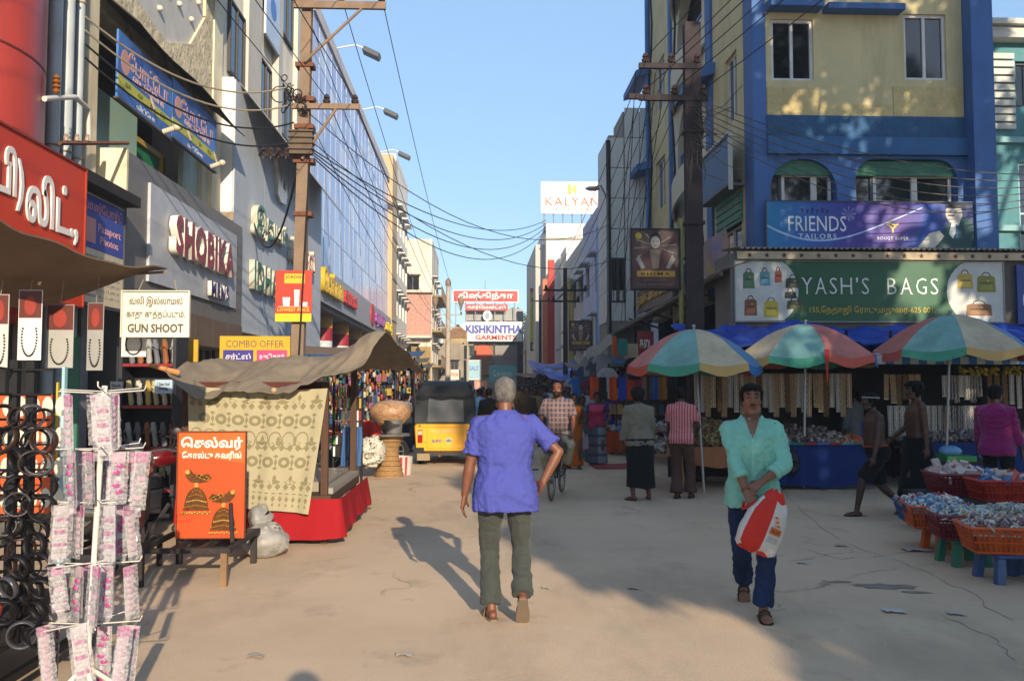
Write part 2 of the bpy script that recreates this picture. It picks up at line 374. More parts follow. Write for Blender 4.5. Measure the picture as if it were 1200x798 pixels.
# rough plaster areas standing proud round the smooth panel
b = B()
pts_in = [(14.1, 9.1), (14.8, 8.3), (16.2, 8.15), (17.5, 8.6), (18.35, 9.5), (18.4, 12.2), (14.1, 12.2)]
b.prism(LEFT, [(13.2, 7.55), (18.95, 7.55), (18.95, 9.3), (18.4, 9.6), (17.5, 8.65), (16.2, 8.15), (14.8, 8.3), (14.0, 9.0), (13.2, 9.3)], 0, .07)
b.prism(LEFT, [(13.2, 9.32), (13.98, 9.02), (14.0, 13.0), (13.2, 13.0)], 0, .068)
b.prism(LEFT, [(18.42, 9.65), (18.95, 9.32), (18.95, 13.5), (18.42, 13.5)], 0, .069)
b.build('rough_plaster', rough_pl, t)
b = B(); b.prism(LEFT, pts_in, -.01, .02); b.build('smooth_panel', grey_pl, t)
b = B(); b.prism(LEFT, [(16.6, 12.4), (18.4, 10.0), (19.2, 10.6), (18.9, 14.0)], .07, .35); b.build('gable', rough_pl, t)
kn = None
for i in range(6):
 for j in range(6):
  a, z = 14.4 + i * .72 + (.3 if j % 2 else 0), 8.65 + j * .55
  if z < 8.5 + abs(a - 16.1) * .4 or a > 18.1: continue
  if kn is None:
   k_ = B(); k_.ball(LEFT.p(a, z, .05), .06, n=8, k=5); kn = k_.build('knob', paint('cfc6b4', .7), t, smooth=180); o0 = LEFT.p(a, z, .05)
  else:
   o = kn.copy(); COL.objects.link(o); o.location = LEFT.p(a, z, .05) - o0
b = B(); b.fb(LEFT, 12.78, 13.12, 3, 15.4, 0, .16); b.build('corner_pilaster', M('cream_and_sunlit_paint', 'ddd2b4', .8, .1, 2, .1, 30, grime=.4), t)
b = B(); b.fb(LEFT, 18.95, 19.58, 5.2, 15.4, 0, .1); b.build('end_pilaster', M('cream_and_sunlit_paint', 'ddd2b4', .8, .1, 2, .1, 30, grime=.4), t)
# balcony opening behind the banners: painted shutter and patterned side panels
b = B(); b.fb(LEFT, 13.45, 15.3, 4.8, 6.4, -.2, -.1); b.build('patterned_panel', M('faded_blue_print', '8fbcc0', .7, .3, 5, .05, col2='9fb9a4'), t)
b = B(); b.fb(LEFT, 14.6, 15.4, 5.35, 5.6, -.1, -.092); b.build('blue_stripe', paint('3c6db0'), t)
b = B(); b.fb(LEFT, 17.7, 18.6, 4.7, 7.0, -.2, -.1); b.build('patterned_panel', M('pale_blue_print', 'a8c8d4', .7, .3, 3, .05, col2='b9bfa0'), t)
b = B(); b.fb(LEFT, 15.3, 17.7, 4.8, 7.2, -.9, -.8); b.build('recess', M('shop_dark', '2c2a2b', .8), t)
b = B(); b.fb(LEFT, 15.4, 17.65, 4.7, 6.3, -.5, -.45); b.build('green_shutter', M('green_poster', '1d7d4a', .6, .3, 4, .05), t)
b = B(); b.fb(LEFT, 17.3, 17.42, 4.7, 6.3, -.45, -.4); b.fb(LEFT, 15.4, 17.3, 6.2, 6.3, -.45, -.4); b.build('yellow_trim', paint('c9a52a'), t)
b = B(); b.ball(LEFT.p(16.9, 5.3, -.45), .02, .28, .32, 10, 6); b.build('flower_print', paint('d98a3a'), t)
# dark sloping canopy
t2 = thing('dark_canopy', 'black sloping sheet canopy above the blue banner on the plaster building', 'canopy', LEFT.p(16, 7, .1))
b = B(); b.grid(lambda u, v: LEFT.p(13.1 + 6.0 * v, 7.85 - .62 * u - .05 * math.sin(v * 9), .02 + .75 * u), 4, 12, .02); b.build('sheet', M('black_tarpaulin', '2e2b29', .7, .2, 3, .3, 20), t2, smooth=50)
for a in (14.2, 16.0, 17.6):
 b = B(); b.tube([LEFT.p(a, 7.9, .03), LEFT.p(a, 6.2, .62)], .022, 6); b.build('strut', paint('8d857a', .6), t2)
# the two blue banners on the balcony
def photo_banner(name, label, a0, a1, z0, z1, d, seedv):
 rn = random.Random(seedv); t = thing(name, label, 'banner', LEFT.p((a0 + a1) / 2, z0, d))
 b = B(); b.fb(LEFT, a0, a1, z0, z1, d - .03, d); b.build('panel', M('blue_print_%d' % seedv, '2b478c', .55, .4, 1.5, .03, col2='4d7fc4'), t)
 flat(t, LEFT, rect(a0, a1, z0 + .2, z0 + .36), d, 'b4b430', 'yellow_band', .005)
 L_ = a1 - a0
 for i in range(4): letter(t, 'அஆஇஈ'[i] + 'கலர்'[0], LEFT, a0 + L_ * (.16 + .22 * i), z0 + .28, d + .005, paint('5a5a20'), h=.09, depth=.003)
 letter(t, 'போட்டோ', LEFT, a0 + L_ * .55, z0 + .72, d, paint('d9a49a'), h=.3, wdt=L_ * .75, depth=.004)
 letter(t, 'ஸ்டூடியோ', LEFT, a0 + L_ * .55, z0 + .5, d, paint('d9b0a6'), h=.16, wdt=L_ * .6, depth=.004)
 letter(t, 'விடியோ', LEFT, a0 + L_ * .5, z0 + .1, d, paint('cfd2dd'), h=.1, wdt=L_ * .35, depth=.004)
 flat(t, LEFT, oval(a0 + L_ * .12, z0 + .62, L_ * .07, .2), d, 'c08f80', 'face_print', .004)
 b = B(); b.fb(LEFT, a0 - .02, a1 + .02, z0 - .03, z0, d - .05, d + .02); b.build('bottom_rail', paint('4a4138', .6), t)
 for a in (a1 - .5,):
  b = B(); b.tube([LEFT.p(a, z0 - .02, d + .05), LEFT.p(a, z0 + .05, d + .25)], .05, 8); b.ball(LEFT.p(a, z0 + .06, d + .28), .07, n=8, k=5); b.build('spot_lamp', paint('b9b09c', .5), t, smooth=60)
 return t
photo_banner('photo_banner', 'nearer blue banner with yellow band under the black canopy, beside the pipes', 12.9, 15.15, 5.98, 7.02, .55, 3)
photo_banner('photo_banner', 'farther blue banner with yellow band under the black canopy, next to the bright white wall', 15.2, 17.75, 6.05, 7.12, .55, 4)
# pipes
for i, (a, r) in enumerate(((11.35, .07), (11.75, .09), (12.1, .09), (12.45, .07))):
 t = thing('drain_pipe', ORD[i] + ' tall grey drain pipe from the red tower, running up the wall', 'pipe', LEFT.p(a, 0, .15), 'grey drain pipes beside the red tower')
 b = B(); b.tube([LEFT.p(a, .1, .18), LEFT.p(a, 15, .18)], r, 10); b.build('pipe', M('grey_pvc', 'a4adb1', .5, .1, 2, .05, grime=.4), t, smooth=60)
 for z in (4.9, 7.2, 9.6):
  b = B(); b.ring(LEFT.p(a, z, .18), r + .005, .015, n=12, k=4); b.build('pipe_clip', paint('a28a68', .7), t)
t = building('pipe_wall', 'narrow dirty grey wall strip behind the drain pipes', LEFT.p(11.9, 0, 0), 'wall')
b = B(); b.fb(LEFT, 11.1, 12.74, 0, 15, -.3, 0); b.build('render', M('grey_render', '8b8882', .9, .2, 2, .3, grime=.6), t)
# bent pipe bracket with an insulator
t = thing('service_bracket', 'bent white pipe bracket with a brown ribbed insulator on the drain pipes', 'bracket', LEFT.p(11.6, 5.6, .4))
p0 = aX(52, 116, -5.45); p1 = aX(88, 114, -5.5); p2 = aX(104, 128, -5.55); p3 = aX(104, 170, -5.6)
b = B(); b.tube([p0, p0.lerp(p1, .5), p1, p1.lerp(p2, .6), p2, p3], .035, 10); b.build('arm', paint('cfcac0', .5), t, smooth=60)
c = aX(66, 108, -5.45); b = B(); b.lathe(c, [(.03, -.02), (.05, 0), (.025, .04), (.055, .06), (.025, .1), (.055, .12), (.025, .16), (.05, .18), (.02, .22)], 10); b.build('insulator', paint('8a5320', .3), t, smooth=40)
t = thing('steel_cross_bar', 'rusty horizontal bar with small insulators across the drain pipes', 'bar', LEFT.p(12.5, 5.0, .3))
b = B(); q0, q1 = aX(70, 168, -5.5), aX(150, 168, -5.5); b.tube([q0, q1], .03, 4); b.build('bar', M('rusty_iron', '6b4330', .85, .3, 8, .4), t)
for k in range(3):
 b = B(); c = q0.lerp(q1, .08 + .14 * k) + V((0, 0, .03)); b.lathe(c, [(.03, 0), (.035, .04), (.02, .06), (.03, .08), (.01, .1)], 8); b.build('insulator', paint('a08a78', .4), t, smooth=40)
# ------------------------------------------------------------------ SHOBIKA shop
t = building('grey_clad_shop', 'shop with a grey clad fascia box over a dark front below the plaster building', (-5.7, 16.8, 0), 'shop')
clad = M('grey_cladding', '6e6a66', .5, .08, 1, .05, 10, grime=.2)
fb_ = Fr((-5.5, 0, 0), (0, 1, 0))
b = B(); b.fb(fb_, 13.5, 20.0, 3.0, 5.3, -.6, 0); b.build('fascia_box', clad, t)
b = B(); b.box(-6.7, -5.503, 13.44, 13.5, 2.9, 5.34); b.build('sunlit_fascia_end', M('cream_and_sunlit_paint', 'ddd2b4', .8, .1, 2, .1, 30, grime=.4), t)  # cream colour stands for sunlight on the near end of the grey box
for i in range(6):
 b = B(); a = 13.5 + i * 6.5 / 6; b.fb(fb_, a + .006, a + 6.5 / 6 - .006, 2.42, 2.99, -.5, .03); b.build('bronze_panel', M('bronze_panel', '6a5643', .4, .12, 2, .04, 8), t)
for a in (15.2, 17.4, 19.6):
 b = B(); b.fb(fb_, a, a + .004, 3.02, 5.28, 0, .004); b.build('cladding_joint', paint('45423f', .7), t)
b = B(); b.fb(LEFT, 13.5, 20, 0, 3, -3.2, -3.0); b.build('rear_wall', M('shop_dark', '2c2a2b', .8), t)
b = B(); b.fb(LEFT, 13.5, 13.62, 0, 3, -3, .4); b.build('side_wall', paint('4a4a4a', .7), t)
for a in (17.3, 19.75):
 b = B(); b.fb(LEFT, a, a + .35, .1, 2.45, 0, .3); b.build('pillar', paint('b8b4ae', .5), t)
for i in range(4):                                     # glass front with dresses behind
 window(t, LEFT, 17.7 + i * .51, 18.19 + i * .51, .1, 2.45, paint('8c8880', .4), n=1, d=-.1, fw=.04)
sg = signboard('shop_name_sign', 'pale grey board with raised red letters SHOBIKA and blue MENS', fb_, 14.3, 19.4, 3.35, 5.0, .05, 'a9adb4', .05)
red, white = paint('8e2330', .4), paint('d8d2c6', .5)
letter(sg, 'SHOBIKA', fb_, 16.9, 4.3, .07, red, h=.72, wdt=3.6, depth=.13, bold=.045, space=1.06, side=white)
letter(sg, 'MENS', fb_, 17.9, 3.58, .07, paint('2c2e7c', .4), h=.3, wdt=1.2, depth=.08, bold=.04, space=1.1, side=white)
# ------------------------------------------------------------------ the red Tamil signboard and the small price board
fr5 = Fr((-5.0, 0, 0), (0, 1, 0))
sg = signboard('tamil_shop_sign', 'large orange red signboard with white Tamil letters above the necklace stall', fr5, 6.4, 10.95, 2.62, 4.36, 0, M('red_flex', 'c23a1c', .5, .05, 1, .03, 6), .2, ('8c2d18', .02))
wl = paint('e6e0da', .5)
letter(sg, 'பி)', fr5, 9.2, 3.84, .002, wl, h=.66, wdt=.55, depth=.02, bold=.02)
letter(sg, 'லிட்.,', fr5, 10.15, 3.7, .002, wl, h=.7, wdt=1.22, depth=.02, bold=.02)
letter(sg, 'TR', fr5, 9.9, 2.86, .002, wl, h=.3, depth=.02, bold=.02)
fr6 = Fr((-5.3, 0, 0), (0, 1, 0))
sg = signboard('photo_price_board', 'small framed board, blue top with pink letters and cream price lines below', fr6, 11.5, 12.9, 2.75, 4.25, 0, 'c9bfa6', .1, ('33363c', .05))
flat(sg, fr6, rect(11.52, 12.88, 3.5, 4.23), 0, '35489a', 'blue_panel')
letter(sg, 'பாஸ்போர்ட்', fr6, 12.2, 4.08, .004, paint('d98f92'), h=.18, wdt=1.2, depth=.004)
flat(sg, fr6, rect(11.6, 11.95, 3.58, 3.92), .004, 'c08a84', 'photo_print')
letter(sg, 'Passport\nPhotos', fr6, 12.4, 3.74, .004, paint('d9a0a0'), h=.28, wdt=.75, depth=.004)
for i in range(7):
 letter(sg, 'அளவு 10 x 12 ரூ ' + str(20 + 15 * i), fr6, 12.2, 3.4 - i * .09, 0, paint('857a66'), h=.05, wdt=1.15, depth=.003)
# ------------------------------------------------------------------ white commercial building (green letters)
t = building('white_commercial_building', 'pale white and grey building with raised green and red letters and a corrugated awning', (-6, 25, 0))
wm = M('white_wall_paint', 'dad8d2', .85, .06, 1, .1, 20, grime=.3); gw = M('bluish_panel_wall', 'b4bcc6', .6, .06, .7, .05, 15, grime=.2)
fr7 = Fr((-5.65, 0, 0), (0, 1, 0))
b = B(); b.box(-9, -5.66, 19.65, 30.6, 2.9, 8.75); b.build('lower_block', wm, t)
b = B()
b.fb(fr7, 19.66, 30.55, 2.9, 8.7, -.004, .04); b.build('panel_wall', gw, t)
for a in (22.4, 25.2, 28.0):
 b = B(); b.fb(fr7, a, a + .012, 2.95, 8.65, .04, .046); b.build('panel_joint', paint('7a828c', .6), t)
b = B(); b.box(-10, -6.0, 19.62, 30.6, 8.75, 17.5); b.build('upper_tower', M('cream_white_paint', 'dcd3c2', .85, .08, 1, .1, 20, grime=.35), t)
b = B(); b.fb(LEFT, 21.6, 22.9, 9, 17.4, 0, .14); b.fb(LEFT, 24.6, 25.1, 9, 17.4, 0, .2); b.fb(LEFT, 27.4, 28.2, 9, 17.4, 0, .14); b.build('pilaster', M('grey_band_paint', 'bdb8ae', .85, .08, 1, .1, 20, grime=.35), t)
for (a0, a1, z0, z1) in ((20.2, 21.5, 9.1, 10.9), (23.1, 24.3, 8.9, 10.6), (20.2, 21.5, 12.4, 14.2), (23.1, 24.3, 12.2, 13.9), (25.5, 27.0, 9.2, 10.8), (28.5, 29.8, 9.2, 10.8), (25.5, 27.0, 12.3, 14)):
 window(t, LEFT, a0, a1, z0, z1, paint('3d3d3c', .6), d=.06, n=2)
b = B(); b.box(-6.1, -5.6, 19.62, 19.652, 5.4, 5.6); b.build('ledge', paint('8f7f68', .8), t)
for i in range(16):                                     # sheets of the corrugated awning
 a = 20.0 + i * .66; b = B()
 b.grid(lambda u, v, a=a: fr7.p(a + .64 * v, 8.75 - 1.0 * u + .02 * math.cos(v * math.pi * 8), .02 + .8 * u), 2, 32, .006)
 b.build('corrugated_sheet', M('grey_corrugated', 'a5a4a1', .55, .15, 2, .1, 12, grime=.3), t, smooth=60)
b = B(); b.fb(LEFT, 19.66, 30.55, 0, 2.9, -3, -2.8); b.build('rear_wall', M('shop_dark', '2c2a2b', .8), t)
for i in range(5): window(t, LEFT, 20 + i * 2.1, 22 + i * 2.1, .15, 2.85, paint('7a7a78', .4), n=2, d=-.2)
for i in range(5):
 b = B(); a = 20.3 + i * 2.1; b.fb(LEFT, a, a + 1.5, 2.2, 2.7, -.15, -.12); b.build('shop_front_poster', paint(('9c2f2c', '6f6f72', 'a23a33', '4a4a50', '8d3030')[i]), t)
sg = thing('green_tamil_sign', 'raised green and red Tamil letters on the pale panel wall of the white building', 'sign', fr7.p(24.5, 5.2, .05))
gr, rd_ = paint('12795a', .4), paint('b02a2e', .4); sw = paint('bdb8a8', .6)
letter(sg, 'இதயம்', fr7, 22.8, 5.75, .05, gr, h=.8, wdt=3.5, depth=.16, bold=.02, side=sw)
letter(sg, 'சில்க்ஸ்', fr7, 26.9, 5.7, .05, rd_, h=.8, wdt=3.5, depth=.16, bold=.02, side=sw)
sg = thing('green_latin_sign', 'raised green capital letters IDHAYAM below the Tamil letters on the white building', 'sign', fr7.p(23.5, 4.4, .05))
letter(sg, 'IDHAYAM', fr7, 23.3, 4.35, .05, gr, h=.72, wdt=4.6, depth=.14, bold=.025, side=sw)
sg = thing('metal_emblem', 'dark and silver wing shaped emblem high on the panel wall behind the left pole', 'emblem', fr7.p(24, 7.2, .05))
b = B(); b.prism(fr7, [(23.55, 6.9), (23.9, 6.75), (24.5, 6.8), (24.7, 7.1), (24.45, 7.5), (24.4, 7.15), (24.1, 7.2), (24.2, 7.8), (23.95, 8.0), (23.9, 7.2), (23.6, 7.9), (23.45, 7.85)], .04, .14); b.build('wing', paint('b8b4ac', .3, metal=.6), sg)
sg = signboard('blue_logo_board', 'tall white board with a pale blue swirl logo high on the white building', Fr((-5.78, 0, 0), (0, 1, 0)), 23.0, 24.6, 11.2, 14.6, 0, 'b3c3d6', .06)
for i in range(3): flat(sg, Fr((-5.78, 0, 0), (0, 1, 0)), oval(23.8, 12.2 + i * .8, .35, .3), 0, '4a78c0', 'swirl', .006)
# ------------------------------------------------------------------ long blue glass building
t = building('glass_showroom_building', 'long building with a blue glass curtain wall over an arcade of striped columns', (-6, 45, 0))
GA, GB, GZ = 30.7, 57.0, 15.3
b = B(); b.box(-16, -6.12, GA, GB + 2.6, 5.8, GZ); b.build('core', M('grey_core', '7d8085', .8), t)
b = B(); b.fb(LEFT, GA, GB + 2.6, GZ, GZ + .5, -.5, .05); b.build('parapet', M('pale_parapet', 'b9b2b0', .7, .08, 1, .05, grime=.2), t)
glm = [M('blue_vinyl_glass_%d' % i, c, .2, .06, .4, .02, 2, spec=.5) for i, c in enumerate(('98a4c8', 'a3aed0', '8d9ac2', 'b3bcd6', 'c2c4d0'))]
nc, nr = 20, 6; ch = (GZ - 6.15) / nr; cw = (GB - GA) / nc
mesh_cache = {}
for i in range(nc):
 for j in range(nr):
  dg_ = (i + j * 2) % 11
  mi = 4 if dg_ in (0,) else (3 if dg_ in (1, 6) else (i * 7 + j * 3) % 3)
  if mi not in mesh_cache:
   bb = B(); bb.box(0, .03, .02, cw - .02, .02, ch - .02); mesh_cache[mi] = bb.mesh('pane'); mesh_cache[mi].materials.append(glm[mi])
  o = share('pane', mesh_cache[mi], t, LEFT.p(GA + i * cw, 6.15 + j * ch, -.06))
b = B()
for i in range(nc + 1): b.fb(LEFT, GA + i * cw - .018, GA + i * cw + .018, 6.1, GZ, -.1, -.02)
for j in range(nr + 1): b.fb(LEFT, GA, GB, 6.15 + j * ch - .018, 6.15 + j * ch + .018, -.1, -.022)
b.build('mullions', M('mullion', '8f98ac', .4, metal=.2), t)
b = B()                                                  # pale diagonal ribs running down the glass
for i in range(-3, 9): 
 a = GA + 4.0 + i * 3.2
 if 1:
  pts = [(a, GZ), (a + .12, GZ), (a + 3.5 + .12, 6.2), (a + 3.5, 6.2)]
  pts = [(min(max(x, GA), GB), z) for x, z in pts]
  if max(p[0] for p in pts) - min(p[0] for p in pts) > .5: b.prism(LEFT, pts[::-1], -.02, -.012)
b.build('diagonal_ribs', M('pale_rib', '93a0c0', .3), t)
b = B(); b.fb(LEFT, GA, GB + 2.6, 4.75, 6.1, -.3, .2); b.build('fascia', M('grey_fascia', '9a9da3', .5, .06, 1, .05, 10, grime=.2), t)
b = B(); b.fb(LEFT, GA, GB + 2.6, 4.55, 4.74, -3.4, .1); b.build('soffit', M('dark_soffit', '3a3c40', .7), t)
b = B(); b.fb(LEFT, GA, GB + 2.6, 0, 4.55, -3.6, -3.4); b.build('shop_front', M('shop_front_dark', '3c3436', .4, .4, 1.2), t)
for i in range(6):
 a = GA + 1.0 + i * 4.6; c = LEFT.p(a, 0, -.55)
 o = B().lathe(c, [(.4, .1), (.4, 1.9)], 20).build('column', paint('4d7ba6', .5), t, smooth=60)
 B().lathe(c, [(.4, 1.9), (.4, 3.5)], 20).build('white_band', paint('b4bcc4', .5), o, smooth=60)
 B().lathe(c, [(.4, 3.5), (.4, 4.05)], 20).build('red_band', paint('8c2430', .5), o, smooth=60)
 B().lathe(c, [(.4, 4.05), (.4, 4.55)], 20).build('yellow_band', paint('b8862c', .5), o, smooth=60)
for i in range(9):
 b = B(); a = GA + 1 + i * 3; b.fb(LEFT, a, a + 2.2, .2, 3.6, -3.4, -3.34); b.build('shop_window', (GLASS, paint('7a2027'), GLASSB)[i % 3], t)
sg = thing('gold_tamil_sign', 'raised yellow Tamil letters at the near end of the glass building fascia', 'sign', LEFT.p(33.4, 5.2, .2))
letter(sg, 'சென்னை', LEFT, 33.6, 5.55, .2, paint('c2a326', .4), h=.95, wdt=4.6, depth=.2, bold=.03)
letter(sg, 'சில்க்ஸ்', LEFT, 38.4, 5.45, .2, paint('a82b2b', .4), h=.6, wdt=3.6, depth=.15, bold=.02, name='red_lettering')
sg = thing('far_fascia_sign', 'red emblem with purple and yellow letters at the far end of the glass building fascia', 'sign', LEFT.p(51, 5.2, .2))
flat(sg, LEFT, oval(46.9, 5.5, .75, .6), .2, 'b02c34', 'emblem', .06)
letter(sg, 'சரவணா', LEFT, 50.2, 5.35, .2, paint('8a4a8e', .4), h=.8, wdt=4.6, depth=.15, bold=.02)
letter(sg, 'ஸ்டோர்', LEFT, 55.0, 5.3, .2, paint('cbb02a', .4), h=.7, wdt=3.6, depth=.15, bold=.02, name='yellow_lettering')
t3 = thing('pink_dress_poster', 'tall cut out of a pink gown standing at the far end of the arcade', 'poster', LEFT.p(56.6, .1, .1))
b = B(); f_ = Fr((0, 57.0, 0), (1, 0, 0)); b.prism(f_, [(-6.9, .1), (-5.5, .1), (-5.75, 2.6), (-5.95, 3.3), (-5.8, 4.2), (-6.05, 4.5), (-6.3, 4.2), (-6.25, 3.3), (-6.6, 2.0)], -.04, 0); b.build('gown', paint('bd8072', .7), t3)
# flood lamps on arms along the roof edge
for i, a in enumerate((35.5, 43.5, 51.5)):
 t4 = thing('flood_lamp', ('nearest', 'middle', 'farthest')[i] + ' dark flood lamp on a thin arm above the glass building roof', 'lamp', LEFT.p(a, GZ + .4, 0), 'flood lamps on the glass building roof')
 b = B(); b.tube([LEFT.p(a, GZ + .45, -.2), LEFT.p(a, GZ + .65, .8), LEFT.p(a, GZ + .5, 1.25)], .035, 6); b.build('arm', paint('c4c4c0', .5), t4)
 b = B(); b.mbox(Matrix.Translation(LEFT.p(a, GZ + .28, 1.5)) @ Matrix.Rotation(R(25), 4, 'Y'), .75, .55, .22); b.build('lamp_head', paint('3a3f44', .4), t4, bevel=.03)
# ------------------------------------------------------------------ beyond the glass building
b = B(); t = building('cream_end_wall_building', 'narrow cream wall building at the far end of the glass facade', (-6, 59.5, 0))
b.fb(LEFT, 57.0, 60.4, 3, 17.2, -6, .25); b.build('wall', M('cream_orange_paint', 'b69f7d', .85, .1, .8, .1, grime=.3), t)
for z in (6, 8.8, 11.6, 14.4):
 b = B(); b.fb(LEFT, 57.0, 60.4, z, z + .06, .25, .3); b.build('floor_band', paint('9b8a70', .8), t)
def block(name, label, x0, x1, y0, y1, z, wall, rows, cols, side='L', wz=1.5, ww=1.3, fh=3.0, frames='5c5a56', rowsz0=3.6, cat='building', front=None, trim=True, top=.5):
 """a plain town block with real windows, sills and sunshades on the street side, optionally on the front"""
 t = building(name, label, ((x0 + x1) / 2, (y0 + y1) / 2, 0), cat)
 fr = Fr((x1, 0, 0), (0, 1, 0)) if side == 'L' else Fr((x0, 0, 0), (0, -1, 0))
 a0, a1 = (y0, y1) if side == 'L' else (-y1, -y0)
 ops = [];
 for i in range(cols):
  for j in range(rows):
   a = a0 + (a1 - a0) * (i + .5) / cols; zz = rowsz0 + j * fh
   if zz + wz < z - .2: ops.append((a - ww / 2, a + ww / 2, zz, zz + wz))
 b = B(); b.box(x0 + (0 if side == 'L' else .3), x1 - (.3 if side == 'L' else 0), y0 + .3, y1, 0, z - .02); b.build('core', paint('3a3834', .9), t)
 b = B(); wallcells(b, fr, a0, a1, 0, z, .29, ops)
 fr2 = Fr((0, y0, 0), (1, 0, 0)); ops2 = []
 if front:
  fx0, fx1 = (x0, x1 - .29) if side == 'L' else (x0 + .29, x1)
  for i in range(front[0]):
   for j in range(rows):
    a = fx0 + (fx1 - fx0) * (i + .5) / front[0]; zz = rowsz0 + j * fh
    if zz + wz < z - .2: ops2.append((a - front[1] / 2, a + front[1] / 2, zz, zz + wz))
 wallcells(b, fr2, x0 if side == 'L' else x0 + .291, x1 - .291 if side == 'L' else x1, 0, z, .29, ops2)
 b.box(x0, x1, y0, y1, z, z + .12); b.build('wall', wall, t)
 b = B(); b.fb(fr, a0, a1, z + .12, z + .12 + top, -.2, .02); b.fb(fr2, x0, x1, z + .12, z + .12 + top, -.2, -.002); b.build('parapet', wall, t)
 for f_, oo in ((fr, ops), (fr2, ops2)):
  for o in oo:
   window(t, f_, *o, paint(frames, .6), n=2, d=-.15)
   if trim:
    s = B(); s.fb(f_, o[0] - .15, o[1] + .15, o[3] + .08, o[3] + .16, -.02, .42); s.build('sunshade', wall, t)
 return t
t = block('white_office_block', 'white block with dark window rows just past the glass building', -12, -5.9, 60.6, 71, 17.6, M('white_dirty', 'd6d2c9', .85, .08, .8, .1, grime=.35), 5, 4, fh=3.1, ww=1.5, wz=1.6)
t = block('weathered_old_building', 'old stained white building with balconies and exposed brickwork at the far left end', -9.5, -3.9, 72, 84, 13.4, M('stained_white', 'cfc6b8', .9, .12, .8, .25, grime=.8), 4, 3, fh=2.9, front=(2, 1.1))
b = B(); f_ = Fr((0, 72, 0), (1, 0, 0)); b.fb(f_, -6.4, -3.95, 5.8, 9.4, .0, .5); b.build('brick_balcony', M('bare_brick', 'b0877a', .9, .25, 6, .4, 20, grime=.4), t)
b = B(); b.fb(f_, -6.5, -3.85, 9.4, 9.6, 0, .9); b.fb(f_, -6.5, -3.85, 5.6, 5.8, 0, .9); b.build('balcony_slab', M('stained_white', 'cfc6b8', .9, .12, .8, .25, grime=.8), t)
for z in (3.2, 6.2, 9.2):
 b = B(); b.box(-3.9, -3.1, 73, 83.5, z, z + .15); b.build('side_balcony', M('ochre_stained', '8f7a4e', .9, .2, 1, .2, grime=.6), t)
 b = B()
 for k in range(12): b.box(-3.14, -3.1, 73.1 + k * .9, 73.14 + k * .9, z + .15, z + 1.0)
 b.box(-3.14, -3.1, 73, 83.5, z + 1.0, z + 1.05); b.build('railing', paint('6a5a48', .7), t)
b = B(); b.box(-5.6, -3.95, 71.85, 71.95, 1.0, 4.9); b.build('ochre_panel', M('ochre_stained', '8f7a4e', .9, .2, 1, .2, grime=.6), t)
t = block('far_tall_block', 'plain grey block farther down the left side of the street', -9, -4.3, 86, 98, 10.5, M('grey_dirty', 'a9a49b', .9, .1, .8, .2, grime=.5), 3, 3, fh=2.9, front=(2, 1.1))
# ------------------------------------------------------------------ right side: blue and yellow building
FB = Fr((0, 16.5, 0), (1, 0, 0))
blue = M('blue_wall_paint', '44689e', .7, .12, 1, .2, 18, grime=.55); yel = M('yellow_wall_paint', 'c4b78c', .85, .1, 1, .2, 18, grime=.38)
rblue = M('rough_blue_plaster', '34587c', .9, .2, 3, 1.4, 14, grime=.3); ryel = M('rough_yellow_plaster', 'bfae7c', .9, .15, 3, 1.2, 14, grime=.2)
lblue = M('faded_blue_paint', '3a6391', .8, .15, 1.2, .15, 18, grime=.35); cream2 = M('cream_stair_paint', 'c6c1ac', .85, .08, 1, .1, 20, grime=.3)
t = building('blue_corner_building', 'blue and yellow corner building with arched windows above the umbrellas', (7.8, 20, 0)); BLD = t
b = B(); b.box(5.8, 10.1, 16.9, 26.4, 0, 14.5); b.build('core', M('dark_interior', '1c1d20', .9, bump=0), t)
win = [(5.84, 6.7, 7.7, 8.95), (8.55, 9.42, 7.75, 9.1)]
b = B(); wallcells(b, FB, 5.72, 9.75, 7.0, 14.5, .3, win + [(5.84, 6.7, 10.7, 11.95), (8.55, 9.42, 10.7, 12.1)]); b.build('yellow_wall', yel, t)
b = B(); b.fb(FB, 5.74, 6.78, 6.98, 7.55, 0, .02); b.fb(FB, 8.3, 9.73, 6.98, 7.6, 0, .02); b.fb(FB, 6.79, 8.29, 6.98, 7.22, 0, .019); b.build('rough_yellow_band', ryel, t)
b = B(); b.fb(FB, 5.72, 9.76, 6.55, 6.98, -.3, .06); b.build('rough_blue_band', rblue, t)
b = B(); b.fb(FB, 5.72, 9.76, 6.2, 6.55, -.3, .1); b.build('blue_band', lblue, t)
arch1, arch2 = (5.78, 7.12, 4.2, 6.12), (7.5, 9.58, 4.2, 6.14)
b = B(); wallcells(b, FB, 5.72, 9.76, 3.6, 6.2, .3, [arch1, arch2])
for (a0, a1, z0, z1, r) in ((*arch1, .62), (*arch2, .42)):
 for sgn in (0, 1):
  c = (a0 + r, z1 - r) if sgn == 0 else (a1 - r, z1 - r); arc = [(c[0] + r * math.cos(R(180 - 90 * i / 8) if sgn == 0 else R(90 * i / 8)), c[1] + r * math.sin(R(180 - 90 * i / 8) if sgn == 0 else R(90 * i / 8))) for i in range(9)]
  cor = (a0, z1) if sgn == 0 else (a1, z1)
  for i in range(8): b.prism(FB, [cor, arc[i], arc[i + 1]] if sgn == 0 else [cor, arc[i + 1], arc[i]], -.298, -.002)
b.build('blue_wall', blue, t)
b = B(); b.fb(FB, 5.45, 5.72, 0, 14.5, -.55, .03); b.build('corner_pillar', blue, t)
b = B(); b.fb(FB, 9.76, 10.2, 0, 14.5, -.4, .3); b.build('end_pillar', blue, t)
b = B(); b.fb(FB, 5.74, 6.8, 9.08, 9.26, 0, .35); b.fb(FB, 6.9, 8.45, 9.06, 9.18, 0, .3); b.build('window_hood', blue, t)
wf = paint('c9c9c4', .4)
